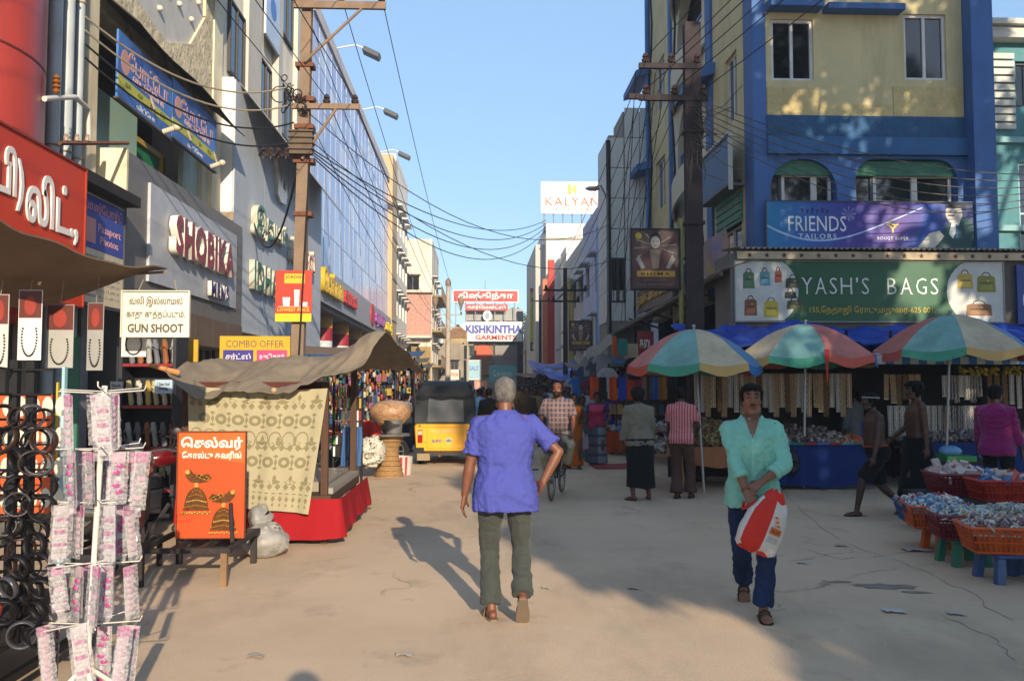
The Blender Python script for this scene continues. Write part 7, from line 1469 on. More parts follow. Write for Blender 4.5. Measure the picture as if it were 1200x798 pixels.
# worn marks on the road: old paint flakes, a damp patch, open cracks
def blot(b, px, py, rx, ry, seed, n=18, rz=0.):
 q = aZ(px, py); rn = random.Random(seed); ps = []
 for i in range(n): a = 2 * math.pi * i / n; k = .65 + .5 * rn.random(); x, y = math.cos(a) * rx * k, math.sin(a) * ry * k; ps.append(V((q.x + x * math.cos(rz) - y * math.sin(rz), q.y + x * math.sin(rz) + y * math.cos(rz), .0035)))
 b.add(ps, [tuple(range(n))])
b = B(); blot(b, 1040, 687, .28, .1, 3, 26, -.15); blot(b, 1075, 694, .12, .05, 4, 16, -.1); blot(b, 985, 682, .1, .04, 5, 16)
struct(b.build('damp_patch', M('damp_road', '7d7365', .7, .2, 6, .3, 60, spec=.4), loc=(0, 0, 0)))
b = B(); rn = random.Random(9)
for pts in (((905, 560), (940, 600), (1000, 640), (1060, 660), (1130, 690), (1200, 735)), ((930, 640), (985, 655), (1040, 652), (1090, 640)), ((1100, 720), (1160, 745), (1210, 780))):
 P_ = [aZ(*p) for p in pts]; Q = []
 for a, c in zip(P_, P_[1:]):
  for k in range(6): Q.append(a.lerp(c, k / 6) + V((rn.gauss(0, .025), rn.gauss(0, .025), 0)))
 for a, c in zip(Q, Q[1:]):
  d = (c - a).normalized(); n_ = V((-d.y, d.x, 0)) * rn.uniform(.0015, .005); z = V((0, 0, .003)); b.add([a - n_ + z, c - n_ + z, c + n_ + z, a + n_ + z], [(0, 1, 2, 3)])
struct(b.build('road_cracks', M('crack_dark', '83786a', .95, .2, 8, 0), loc=(0, 0, 0)))
# ------------------------------------------------------------------ yellow and black auto rickshaw, seen from behind
q = aZ(521, 545); ax, ay = q.x, q.y
YEL = M('auto_yellow', 'd99e18', .35, .08, 1.2, .05, 8, grime=.15, spec=.5, coat=.2); HOOD = M('black_canvas', '23272b', .6, .15, 3, .2, 40); RUB = M('tyre_rubber', '161616', .85, .2, 8, .2); WINP = M('grey_rear_plastic', '55595b', .25, .25, 1.5, .05, 5, spec=.6)
t = thing('auto_rickshaw', 'yellow and black auto rickshaw seen from behind, driving away', 'auto rickshaw', (ax, ay, 0)); AU = t
def sec(y, w0, w1, z0, z1, r=.08):
 pts = []
 for cx, cz, a0 in ((w1 - r, z1 - r, 0), (-w1 + r, z1 - r, 90), (-w0 + r, z0 + r, 180), (w0 - r, z0 + r, 270)):
  for k in range(5): a = R(a0 + 22.5 * k); pts.append(V((ax + cx + r * math.cos(a), ay + y, cz + r * math.sin(a))))
 return pts
b = B(); b.loft([sec(.0, .58, .6, .3, .82, .06), sec(.05, .6, .63, .26, .86, .09), sec(.6, .62, .64, .26, .86, .09), sec(1.2, .62, .64, .26, .8, .09)]); b.loft([sec(1.2, .58, .6, .26, .42, .05), sec(1.9, .4, .42, .26, .42, .05)]); b.loft([sec(1.9, .42, .44, .26, 1.0, .08), sec(2.3, .25, .28, .3, .98, .1), sec(2.5, .12, .14, .36, .85, .06)]); b.build('body', YEL, t, smooth=50)
b = B(); b.loft([sec(.02, .62, .6, .84, 1.42, .05), sec(.3, .64, .6, .84, 1.46, .08), sec(1.2, .62, .58, 1.25, 1.5, .1), sec(2.2, .5, .5, 1.28, 1.5, .1)]); b.loft([sec(-.0, .6, .52, 1.4, 1.62, .1), sec(.15, .62, .56, 1.38, 1.7, .14), sec(1.0, .62, .56, 1.4, 1.73, .16), sec(2.1, .52, .46, 1.4, 1.66, .14)]); b.build('hood', HOOD, t, smooth=50)
fA2 = Fr((ax, ay, 0), (1, 0, 0))
b = B(); b.prism(fA2, [(-.36, .88), (.4, .88), (.37, 1.36), (-.33, 1.36)], -.02, .012); b.build('rear_window', WINP, t)
b = B()
for x in (-.36, .38): b.ball(fA2.p(x, 1.38, .015), .02, n=6, k=4)
b.build('hood_button', paint('1a1a1a', .4), t)
b = B(); b.grid(lambda u, v: fA2.p(-.58 + 1.16 * u, 1.36 + .07 * v - .03 * math.sin(u * math.pi) - .015 * math.sin(u * 18), .014 + .03 * v), 20, 3, .008); b.build('hood_flap', HOOD, t, smooth=60)
b = B(); b.prism(fA2, [(-.36, .34), (.36, .34), (.36, .76), (-.36, .76)], .0, .018); b.build('engine_cover', YEL, t, bevel=.008)
for z in (.78, .48): B().fb(fA2, -.57, .57, z, z + .012, .0, .022).build('body_rib', YEL, t)
letter(t, 'PUBLIC TRANSPORT', fA2, -.02, .69, .019, paint('b8b0a0', .4), h=.045, wdt=.5, depth=.003); letter(t, 'auto', fA2, -.16, .5, .019, paint('3a5a7a', .4), h=.07, wdt=.2, depth=.004, bold=.03)
flat(t, fA2, oval(.08, .5, .075, .06), .019, 'b3ac94', 'round_sticker', .003); flat(t, fA2, oval(.08, .5, .045, .035), .022, '5a7a6a', 'round_sticker', .002)
for sx_ in (-1, 1):
 o = B().fb(fA2, sx_ * .5 - .05, sx_ * .5 + .05, .46, .72, .0, .03).build('tail_lamp', M('red_lens', '8c1710', .15, .1, 3, .02, spec=.8), t, bevel=.01); B().fb(fA2, sx_ * .5 - .045, sx_ * .5 + .045, .62, .7, .03, .036).build('clear_lens', M('clear_lens', 'b8a898', .1, .1, 3, .02, spec=.8), o)
 b = B(); b.loft([[V((ax + sx_ * .52 + dx + .0, ay + .45 + .24 * math.cos(a), .22 + .22 * math.sin(a))) for a in [i * math.pi / 10 for i in range(20)]] for dx in (-.06, .06)]); w_ = b.build('wheel', RUB, t, smooth=40); B().fb(fA2, sx_ * .52 - .1, sx_ * .52 + .1, .14, .36, -.2, .02).build('mud_flap', paint('1c1c1c', .7), t)
b = B(); b.loft([[V((ax + dx, ay + 2.35 + .22 * math.cos(a), .22 + .22 * math.sin(a))) for a in [i * math.pi / 10 for i in range(20)]] for dx in (-.05, .05)]); b.build('wheel', RUB, t, smooth=40)
B().fb(fA2, -.56, -.3, .1, .24, -.1, .03).build('rear_step', paint('8a7a5a', .6), t); B().fb(fA2, -.3, .58, .2, .27, -.02, .05).build('bumper', M('dark_bumper', '2a2a2a', .5), t); B().tube([fA2.p(-.1, .2, .1), fA2.p(-.1, .2, -.3)], .03, 8).build('exhaust', M('rusty_iron', '6b4330', .85, .3, 8, .4), t)
fl = flat(t, fA2, [(-.54, .79), (-.48, .79), (-.51, .83)], .02, '1a1a1a', 'small_mark', .002)
# ------------------------------------------------------------------ parked motorcycles on the left
def motorcycle(label, loc, rz, tank='5a0f12'):
 t = thing('parked_motorcycle', label, 'motorcycle', (0, 0, 0), 'motorcycles parked on the left'); STEEL = M('dull_chrome', '8d8d8c', .3, .1, 3, .05, metal=.8); BK = M('black_plastic', '18181a', .45, .1, 4, .05); TK = M('tank_' + tank, tank, .2, .08, 2, .02, coat=.4)
 for y, nm in ((-.62, 'wheel'), (.66, 'wheel')):
  o = B().ring((0, y, .31), .255, .055, (1, 0, 0), 24, 8).build('wheel', RUB, t, smooth=60); B().ring((0, y, .31), .2, .014, (1, 0, 0), 24, 6).build('rim', STEEL, o, smooth=60); b = B()
  for k in range(6): a = k * math.pi / 3; b.tube([(0, y, .31), (0, y + .2 * math.cos(a), .31 + .2 * math.sin(a))], .014, 5)
  b.tube([(-.06, y, .31), (.06, y, .31)], .06, 10); b.build('hub', STEEL, o)
 B().loft([[V((math.cos(a) * w, y, .78 + dz + math.sin(a) * h)) for a in [i * math.pi / 6 for i in range(12)]] for y, w, h, dz in ((-.05, .08, .05, .0), (.05, .14, .1, .03), (.2, .16, .12, .06), (.36, .13, .1, .07), (.44, .06, .05, .06))]).build('tank', TK, t, smooth=60)
 B().loft([[V((math.cos(a) * w, y, z + math.sin(a) * .05)) for a in [i * math.pi / 5 for i in range(10)]] for y, w, z in ((-.72, .08, .86), (-.6, .12, .83), (-.3, .14, .78), (-.02, .12, .78), (.04, .06, .79))]).build('seat', BK, t, smooth=60)
 B().loft([[V((math.cos(a) * w, y, z + math.sin(a) * .08)) for a in [i * math.pi / 5 for i in range(10)]] for y, w, z in ((-.85, .04, .84), (-.7, .1, .76), (-.3, .12, .66), (-.1, .08, .62))]).build('tail_panel', TK, t, smooth=60)
 b = B(); b.box(-.12, .12, -.15, .22, .24, .5); b.loft([[V((math.cos(a) * .1, .1 + .1 * math.sin(a), z)) for a in [i * math.pi / 5 for i in range(10)]] for z in (.5, .66)]); b.build('engine', STEEL, t, bevel=.015)
 for k in range(4): B().loft([[V((math.cos(a) * .125, .1 + .125 * math.sin(a), z)) for a in [i * math.pi / 5 for i in range(10)]] for z in (.52 + .035 * k, .53 + .035 * k)]).build('cooling_fin', STEEL, t)
 for s in (-1, 1): B().tube([(s * .07, .66, .31), (s * .07, .5, .78), (s * .07, .46, .95)], .022, 8).build('fork', STEEL, t, smooth=60); B().tube([(s * .1, -.62, .31), (s * .13, -.45, .72)], .025, 8).build('shock_absorber', STEEL, t); B().tube([(s * .33, .3, 1.02), (s * .2, .42, 1.02), (0, .46, .97)], .013, 6).build('handlebar', STEEL, t); B().tube([(s * .33, .3, 1.02), (s * .42, .26, 1.01)], .02, 8).build('grip', BK, t); o = B().ball((s * .3, .36, 1.2), .065, .015, .05, 10, 6).build('mirror', BK, t, smooth=60); B().tube([(s * .27, .36, 1.03), (s * .3, .36, 1.18)], .006, 5).build('mirror_stem', BK, o)
 B().ball((0, .56, .88), .1, .1, .1, 12, 8).build('headlamp', M('clear_lens', 'b8a898', .1, .1, 3, .02, spec=.8), t, smooth=60)
 B().tube([(.1, .2, .3), (.15, -.1, .24), (.16, -.7, .34)], [.025, .04, .05], 10).build('exhaust', STEEL, t, smooth=60)
 B().box(-.06, .06, -.9, -.84, .72, .8).build('tail_lamp', M('red_lens', '8c1710', .15, .1, 3, .02, spec=.8), t, bevel=.008); B().box(-.1, .1, -.92, -.9, .48, .62).build('number_plate', paint('a8a49a', .5), t)
 B().loft([[V((math.cos(a) * .06, y, z + .02 * math.sin(a))) for a in [i * math.pi / 4 for i in range(8)]] for y, z in ((-.95, .56), (-.85, .64), (-.62, .66))]).build('mudguard', BK, t, smooth=60)
 t.location = loc; t.rotation_euler.z = rz; t.rotation_euler.y = R(5); return t
m1 = motorcycle('black motorcycle with a red panel parked behind the orange earring board', (-3.72, 9.6, 0), R(-62))
m2 = dup(m1, (-3.25, 8.05, 0), R(12), 'motorcycle tail with red lamp seen between the clip stand and the orange board'); m3 = dup(m1, (-4.6, 10.2, 0), R(-70), 'dark motorcycle standing deepest beside the slipper rack'); m4 = dup(m1, (-3.3, 14.6, 0), R(-50), 'motorcycle mostly hidden behind the accessory rack'); m5 = dup(m1, (-2.3, 17.0, 0), R(-70), 'dark motorcycle parked between the cane stand and the auto rickshaw')
# ------------------------------------------------------------------ the bicycle
BQ = aZ(643, 592); bx, by = BQ.x, BQ.y + .02
t = thing('bicycle', 'dark roadster bicycle ridden towards the camera by the bearded man', 'bicycle', (bx, by + .9, 0)); BK2 = M('bicycle_black', '1c1c1d', .35, .1, 4, .05, coat=.2); CH = M('dull_chrome', '8d8d8c', .3, .1, 3, .05, metal=.8)
BR = Matrix.Translation((bx, by, 0)) @ Matrix.Rotation(R(-14), 4, 'Z')
def bp(x, y, z): return BR @ V((x, y, z))
ax_ = BR.to_3x3() @ V((1, 0, 0))
for y in (.34, 1.46):
 o = B().ring(bp(0, y, .35), .32, .022, ax_, 32, 8).build('wheel', M('tan_tyre', '6a5f50', .8, .15, 8, .2), t, smooth=60); B().ring(bp(0, y, .35), .293, .012, ax_, 32, 6).build('rim', CH, o, smooth=60); b = B()
 for k in range(14): a = k * math.pi / 7; b.tube([bp(.015 * (-1) ** k, y, .35), bp(0, y + .29 * math.cos(a), .35 + .29 * math.sin(a))], .0022, 4)
 b.tube([bp(-.05, y, .35), bp(.05, y, .35)], .02, 8); b.build('spokes', CH, o)
 B().loft([[bp(math.cos(c) * .035, y + (.36 + .015 * math.sin(c)) * math.cos(a), .35 + (.36 + .015 * math.sin(c)) * math.sin(a)) for c in [i * math.pi / 3 for i in range(6)]] for a in [R(20 + 14 * i) for i in range(11)]]).build('mudguard', BK2, t, smooth=60)
b = B()
for p, q_ in (((0, .62, .86), (0, 1.12, .82)), ((0, .6, .78), (0, .98, .3)), ((0, 1.18, .95), (0, .98, .3)), ((.03, .98, .3), (.05, 1.46, .35)), ((-.03, .98, .3), (-.05, 1.46, .35)), ((.03, 1.13, .8), (.05, 1.46, .35)), ((-.03, 1.13, .8), (-.05, 1.46, .35)), ((0, .56, .98), (0, .62, .72))): b.tube([bp(*p), bp(*q_)], .015, 8)
b.build('frame', BK2, t, smooth=60)
for s in (-1, 1): B().tube([bp(s * .05, .34, .35), bp(s * .05, .54, .75)], .012, 6).build('fork', BK2, t); B().tube([bp(0, .54, 1.0), bp(s * .18, .48, 1.03), bp(s * .27, .62, 1.0), bp(s * .27, .74, .99)], .011, 6).build('handlebar', CH, t, smooth=60); B().tube([bp(s * .27, .7, .99), bp(s * .27, .8, .985)], .018, 8).build('grip', BK2, t); B().box(*[v for p in [(bx + s * .13 - .05, bx + s * .13 + .05), (by + .93, by + .99), (.2 if s > 0 else .42, .225 if s > 0 else .445)] for v in p]).build('pedal', BK2, t)
B().tube([bp(.05, .98, .3), bp(.1, .96, .21)], .01, 6).build('crank', CH, t); B().tube([bp(-.05, .98, .3), bp(-.1, 1.0, .42)], .01, 6).build('crank', CH, t); B().ring(bp(.03, .98, .3), .09, .008, ax_, 20, 5).build('chainring', CH, t)
B().loft([[bp(math.cos(a) * w, y, .98 + math.sin(a) * .03) for a in [i * math.pi / 5 for i in range(10)]] for y, w in ((1.0, .03), (1.1, .05), (1.22, .11), (1.3, .1), (1.33, .05))]).build('saddle', BK2, t, smooth=60)
B().ball(bp(0, .44, .9), .06, .06, .06, 10, 6).build('headlamp', CH, t, smooth=60); B().box(bx - .02, bx + .35, by + .52, by + .72, .72, .9).build('front_bag', M('dark_mesh_bag', '3a3a34', .8, .3, 14, .5), t, bevel=.03)
# ------------------------------------------------------------------ people
HEADR = [(-.117, .022, .026, .064), (-.104, .043, .046, .048), (-.075, .058, .07, .024), (-.04, .0665, .088, .008), (-.005, .07, .096, .0), (.03, .073, .1, -.003), (.06, .0715, .097, -.005), (.085, .062, .083, -.007), (.105, .042, .06, -.009), (.117, .014, .02, -.01)]
TORSO = [(-.13, .10, .085, 0), (-.06, .158, .108, -.005), (0, .17, .118, -.012), (.08, .157, .106, 0), (.16, .146, .1, .006), (.26, .156, .11, .01), (.36, .17, .118, .008), (.43, .178, .11, 0), (.485, .168, .088, -.012), (.53, .105, .068, -.016), (.56, .066, .06, -.012)]
def interp(tab, z):
 if z <= tab[0][0]: return tab[0][1:]
 for a, b in zip(tab, tab[1:]):
  if z <= b[0]: k = (z - a[0]) / (b[0] - a[0]); return tuple(x + (y - x) * k for x, y in zip(a[1:], b[1:]))
 return tab[-1][1:]
def ik(a, t, l1, l2, pole):
 d = t - a; L = d.length
 if L > (l1 + l2) * .999: t = a + d * ((l1 + l2) * .999 / L); d = t - a; L = d.length
 d = d.normalized(); x = (l1 * l1 - l2 * l2 + L * L) / (2 * L); h = math.sqrt(max(0, l1 * l1 - x * x)); p = V(pole); p = p - d * p.dot(d)
 p = p.normalized() if p.length > 1e-5 else d.orthogonal().normalized(); return a + d * x + p * h, t
SKIN = {}
def skinmat(c): return M('skin_' + c, c, .5, .14, 9, .06, 70, spec=.4)
def hairmat(c): return M('hair_' + c, c, .7, .35, 30, .8, 160, spec=.15, stretch=(1, 1, .25))
def patmat(name, c1, c2, fx, fz=None, c3=None, wid=.5):
 """woven stripes running down (fx per metre) and, for a check, across (fz per metre)"""
 if name in _MATS: return _MATS[name]
 m = M(name, c1, .88, .08, 3, .25, 90, sheen=.15, spec=.15); tr = m.node_tree; N, L = tr.nodes.new, tr.links.new; p = [n for n in tr.nodes if n.type == 'BSDF_PRINCIPLED'][0]; src = p.inputs['Base Color'].links[0].from_socket
 tc = N('ShaderNodeTexCoord'); sx = N('ShaderNodeSeparateXYZ'); L(tc.outputs['Object'], sx.inputs[0])
 def band(sock, f, col, w_, ph=0.):
  nonlocal src
  a = N('ShaderNodeMath'); a.operation = 'MULTIPLY_ADD'; a.inputs[1].default_value = f; a.inputs[2].default_value = ph; L(sock, a.inputs[0]); fr_ = N('ShaderNodeMath'); fr_.operation = 'FRACT'; L(a.outputs[0], fr_.inputs[0]); g = N('ShaderNodeMath'); g.operation = 'LESS_THAN'; g.inputs[1].default_value = w_; L(fr_.outputs[0], g.inputs[0]); k = N('ShaderNodeMath'); k.operation = 'MULTIPLY'; k.inputs[1].default_value = .75; L(g.outputs[0], k.inputs[0])
  x = N('ShaderNodeMix'); x.data_type = 'RGBA'; L(k.outputs[0], x.inputs[0]); L(src, x.inputs[6]); x.inputs[7].default_value = (*hx(col), 1); src = x.outputs[2]
 band(sx.outputs[0], fx, c2, wid)
 if fz: band(sx.outputs[2], fz, c3 or c2, .3)
 L(src, p.inputs['Base Color']); return m
class Fig: pass
def figure(name, label, loc, rot, H=1.7, wide=1., belly=0., pose=None, skin='5a3a28', hair='15110f', hairstyle='short', vox=.009, group=None, beard=None, face=True, shoe=None, fem=False):
 P = dict(hipz=.93, lean=0, side=0, twist=0, fl=(-.1, .0, .085), fr=(.1, .0, .085), tl=0, tr=0, pl=0, pr=0, hl=(-.26, .05, .74), hr=(.26, .05, .74), el=(-.4, -1, -.1), er=(.4, -1, -.1), kl=(-.1, 1, 0), kr=(.1, 1, 0), fdl=None, fdr=None, pnl=(1, 0, 0), pnr=(-1, 0, 0), cl=28, cr=28, hyaw=0, hpitch=0)
 P.update(pose or {}); S = H / 1.75; g = Fig(); g.S = S; g.P = P; g.vox = vox / S
 t = thing(name, label, 'person', loc, group); g.t = t; g.loc = V(loc)
 hip = V((0, 0, P['hipz'])); T = Matrix.Translation(hip) @ Matrix.Rotation(R(P['side']), 4, 'Y') @ Matrix.Rotation(-R(P['lean']), 4, 'X'); TS = lambda z: T @ Matrix.Rotation(R(P['twist']) * max(0, min(1, z / .45)), 4, 'Z')
 g.T, g.TS = T, TS; g.wide = wide; g.belly = belly
 def ring(z, grow=0., gd=0., n=22, tab=TORSO, ex=2.4):
  w_, d_, yo = interp(tab, z); w_ = w_ * wide + grow; d_ = d_ * (1 + (wide - 1) * .7) + grow + gd; bl = belly * math.exp(-((z - .12) / .14) ** 2); bu = (.035 * math.exp(-((z - .36) / .06) ** 2) if fem else 0); out = []
  for i in range(n):
   a = 2 * math.pi * i / n; c, s = math.cos(a), math.sin(a); x = math.copysign(abs(c) ** (2 / ex), c) * w_; y = math.copysign(abs(s) ** (2 / ex), s) * d_
   if s > 0: y += (bl + bu) * s
   out.append(TS(z) @ V((x, y + yo, z)))
  return out
 g.ring = ring
 shz, shx = .475, .172 * wide
 g.sh = {s: TS(shz) @ V((k * shx, -.012, shz)) for s, k in (('l', -1), ('r', 1))}
 g.hipj = {s: T @ V((k * .088 * wide, 0, -.02)) for s, k in (('l', -1), ('r', 1))}
 g.elb, g.wr, g.kn, g.an = {}, {}, {}, {}
 for s in 'lr':
  g.elb[s], g.wr[s] = ik(g.sh[s], V(P['h' + s]), .285, .25, P['e' + s]); g.kn[s], g.an[s] = ik(g.hipj[s], V(P['f' + s]), .435, .41, P['k' + s])
 b = B(); b.loft([ring(z[0]) for z in TORSO])
 for s, k in (('l', -1), ('r', 1)):
  sh, e, w_ = g.sh[s], g.elb[s], g.wr[s]
  b.ball(sh, .056 * (.6 + .4 * wide), n=12, k=8); b.caps(TS(.5) @ V((k * .05, -.015, .5)), sh + V((0, 0, .015)), .05, .05)
  b.tube([sh, sh.lerp(e, .35), sh.lerp(e, .75), e, e.lerp(w_, .25), e.lerp(w_, .65), w_], [.05, .051, .042, .038, .042, .034, .026], 14); b.ball(e, .04, n=10, k=6)
  # hand
  fd = V(P['fd' + s]).normalized() if P['fd' + s] else (w_ - e).normalized(); pn = V(P['pn' + s]); pn = (pn - fd * pn.dot(fd)).normalized(); th = fd.cross(pn) * (1 if s == 'r' else -1); cu = P['c' + s]
  def hp(x, y, z): return w_ + th * x + fd * y - pn * z          # thumb side, along, back of the hand
  b.tube([hp(0, -.02, 0), hp(0, .02, 0), hp(0, .055, 0), hp(-.002, .09, 0)], [.027, .033, .041, .039], 14) if False else None
  for i in range(4):
   x = .027 - .018 * i; b.caps(hp(x * .5, .0, 0), hp(x, .088 - .004 * abs(i - 1), 0), .0165, .0125, 10)
  b.caps(hp(.01, .01, -.006), hp(.014, .055, -.006), .019, .016, 10); b.caps(hp(-.012, .02, -.004), hp(-.018, .06, -.004), .016, .014, 10)
  sp = .0215
  for i, ln in enumerate((.068, .077, .072, .056)):
   x = .032 - sp * i; p0 = hp(x * .87, .086 - .004 * abs(i - 1), 0); ang = R(cu * (.5 + .1 * i)); tot = 0; L_ = ln
   for seg, fr_ in enumerate((.45, .32, .23)):
    tot += ang * (1, 1.1, .7)[seg]; d = fd * math.cos(tot) + pn * math.sin(tot) + th * (.05 * (1.5 - i) * .8); d = d.normalized(); p1 = p0 + d * L_ * fr_; b.caps(p0, p1, .0092 - .0007 * seg - (.001 if i == 3 else 0), .0086 - .0007 * seg - (.001 if i == 3 else 0), 8); p0 = p1
  tb = R(min(cu, 60)); d1 = (th * .75 + fd * .65 + pn * .25).normalized(); p0 = hp(.022, .022, -.004); p1 = p0 + d1 * .042; d2 = (th * (.5 - .4 * tb) + fd * .8 + pn * (.25 + .5 * tb)).normalized(); p2 = p1 + d2 * .032; b.caps(p0, p1, .0145, .0112, 8); b.caps(p1, p2, .0108, .009, 8)
  hj, kn, an = g.hipj[s], g.kn[s], g.an[s]
  b.tube([hj + V((0, 0, .04)), hj.lerp(kn, .25), hj.lerp(kn, .7), kn, kn.lerp(an, .28), kn.lerp(an, .7), an], [.08, .084, .062, .052, .055, .041, .034], 14); b.ball(kn, .053, n=10, k=6)
  ya = R(P['t' + s]); pt_ = R(P['p' + s]); f0 = V((math.sin(ya), math.cos(ya), 0)); dn = V((0, 0, -1)); fo = f0 * math.cos(pt_) + dn * math.sin(pt_); dw = dn * math.cos(pt_) - f0 * math.sin(pt_)
  g.__dict__['foot' + s] = (an, fo, dw); q = lambda a, d, x=0: an + fo * a + dw * d + fo.cross(dw) * x
  b.tube([an, q(-.005, .03)], [.036, .036], 10); b.caps(q(-.045, .05), q(.0, .045), .032, .038, 12); b.caps(q(.0, .045), q(.115, .058), .04, .028, 12)
  for x, l_ in ((-.026, .165), (-.01, .175), (.008, .17), (.024, .158), (.036, .145)): b.caps(q(.09, .06, x * .8), q(l_, .067, x), .02, .011, 8)
 # head
 nk = TS(.54) @ V((0, -.012, .54)); HM = TS(.7) @ Matrix.Translation((0, .012 + .0, .7)) @ Matrix.Rotation(R(P['hyaw']), 4, 'Z') @ Matrix.Rotation(-R(P['hpitch'] - P['lean'] * .7), 4, 'X'); g.HM = HM
 b.tube([nk - (TS(0).to_3x3() @ V((0, 0, .04))), nk, HM @ V((0, -.012, -.06))], [.06, .054, .052], 14)
 def hs(a, z, inf=0.): w_, d_, yo = interp(HEADR, z); return HM @ V((math.cos(a) * (w_ + inf), yo + math.sin(a) * (d_ + inf), z))
 g.hs = hs
 b.loft([[hs(2 * math.pi * i / 22, z[0]) for i in range(22)] for z in HEADR])
 fm = .92 if fem else 1
 b.caps(HM @ V((0, .094, .022)), HM @ V((0, .112, -.02)), .0095, .0145, 8); b.ball(HM @ V((.011, .103, -.023)), .009, n=8, k=5); b.ball(HM @ V((-.011, .103, -.023)), .009, n=8, k=5)
 for k in (-1, 1):
  b.caps(HM @ V((k * .014, .093, .034)), HM @ V((k * .045, .082, .034)), .0105, .009, 8); b.ball(HM @ V((k * .042, .066, -.02)), .024, .024, .02, 8, 6); b.ball(HM @ V((k * .0735, -.006, -.003)), .009, .019, .031, 8, 6, mat=HM.to_3x3()); b.caps(HM @ V((k * .05, .02, -.085)), HM @ V((k * .02, .078, -.1)), .02, .017, 8)
 b.ball(HM @ V((0, .086, -.057)), .026, .017, .017, 10, 6); b.ball(HM @ V((0, .083, -.1)), .022, .018, .016, 10, 6)
 g.fig_scale = lambda me: me.transform(Matrix.Scale(S, 4))
 sk = skinmat(skin)
 def put(nm, me, m, smooth=180):
  if not isinstance(m, (list, tuple)): m = [m]
  me.materials.clear(); [me.materials.append(x) for x in m]; me.transform(Matrix.Scale(S, 4)); return link(nm, me, t, smooth)
 g.put = put
 put('body', remesh(b, g.vox, 3, .45), sk)
 hm = hairmat(hair)
 def cap(line, zt=None, thick=.011, amp=.006, seed=1., nu=40, nv=12, a0=0., a1=2 * math.pi):
  bb = B()
  def f(u, v):
   a = a0 + (a1 - a0) * u; zl = line(math.sin(a), math.cos(a)); top = .117 if zt is None else zt; z = top + (zl - top) * v ** .8; th_ = thick * (1 - v ** 6) + .001; return hs(a, z, th_ + (amp * mnoise.noise(V((math.cos(a) * 3 + seed, math.sin(a) * 3, z * 40))) if v < .95 else 0)) + HM.to_3x3() @ V((0, 0, thick * .8 * (1 - v)))
  bb.grid(f, nu, nv); return bb
 if hairstyle == 'short': put('hair', cap(lambda s, c: .066 + .004 * math.cos(c * 8) if s > .55 else (-.02 if s > -.1 else -.075 - .0 * s), thick=.011).mesh('hair'), hm)
 elif hairstyle == 'grey': put('hair', cap(lambda s, c: .066 if s > .55 else (-.01 if s > -.1 else -.06), thick=.009, amp=.004).mesh('hair'), hm)
 elif hairstyle == 'bald': put('hair', cap(lambda s, c: -.02 if s > -.1 else -.07, zt=.045, thick=.007, a0=R(152), a1=R(388)).mesh('hair'), hm)
 elif hairstyle == 'wild':
  bb = cap(lambda s, c: .058 if s > .55 else (-.02 if s > -.1 else -.08), thick=.03, amp=.02); put('hair', bb.mesh('hair'), hm)
 elif hairstyle == 'bun':
  bb = cap(lambda s, c: .075 if s > .55 else (-.0 if s > -.1 else -.075), thick=.012); bb.ball(HM @ V((0, -.115, -.02)), .045, .035, .045, 12, 8); put('hair', bb.mesh('hair'), hm)
 if hairstyle in ('short', 'wild', 'grey', 'bun'):
  rn = random.Random(hash(label) % 1000 if False else len(label) * 7); bb = B(); nst = 900 if vox < .0075 else (320 if vox < .012 else 120); lg = {'short': .03, 'wild': .045, 'grey': .018, 'bun': .03}[hairstyle]; wd = .0022 if vox < .0075 else .004
  for _ in range(nst):
   a = rn.uniform(0, 2 * math.pi); s_ = math.sin(a); zl = .062 if s_ > .55 else (-.03 if s_ > -.1 else -.08); z = zl + (.118 - zl) * rn.random() ** .75; p = hs(a, z, .008 if hairstyle != 'wild' else .02); cn = HM @ V((0, 0, 0)); nrm = (p - cn).normalized(); dn = HM.to_3x3() @ V((rn.gauss(0, .5), -.5 if s_ < .5 else rn.uniform(-.6, .3), -.6 if z < .09 else rn.gauss(0, .3))); dn = (dn - nrm * dn.dot(nrm)).normalized(); sd_ = nrm.cross(dn) * wd; up = nrm * (.35 if hairstyle != 'wild' else .6)
   q1 = p + (dn + up * .8).normalized() * lg * .6; q2 = q1 + (dn - up * .5).normalized() * lg * .5; bb.add([p - sd_, p + sd_, q1 + sd_ * .8, q1 - sd_ * .8, q2], [(0, 1, 2, 3), (3, 2, 4)])
  stuff(put('hair_strands', bb.mesh('hair_strands', fix=False), hm))
 if face:
  for k in (-1, 1):
   e = B().ball(HM @ V((k * .032, .0815, .012)), .0125, .011, .0068, 10, 6, mat=HM.to_3x3()).mesh('eye'); eo = put('eye', e, paint('8a8078', .35)); i_ = B().ball(HM @ V((k * .032, .0905, .012)), .0075, .005, .0072, 8, 5, mat=HM.to_3x3()).mesh('iris'); i_.transform(Matrix.Scale(S, 4)); i_.materials.append(paint('17100c', .15)); io = link('iris', i_, eo, 180)
   put('eyebrow', B().tube([HM @ V((k * .012, .1015, .035)), HM @ V((k * .03, .0985, .041)), HM @ V((k * .05, .083, .036))], [.003, .0045, .002], 6).mesh('eyebrow'), hm)
   put('eyelid', B().tube([HM @ V((k * .018, .09, .016)), HM @ V((k * .032, .0945, .0205)), HM @ V((k * .047, .084, .015))], .003, 6).mesh('eyelid'), hm if fem else skinmat(skin))
  put('lips', B().ball(HM @ V((0, .1015, -.0555)), .023, .007, .0045, 12, 5, mat=HM.to_3x3()).ball(HM @ V((0, .1005, -.0645)), .018, .0075, .005, 12, 5, mat=HM.to_3x3()).mesh('lips'), M('lips_' + skin, tuple(x * .75 for x in hx(skin)), .4, .1, 9, .05))
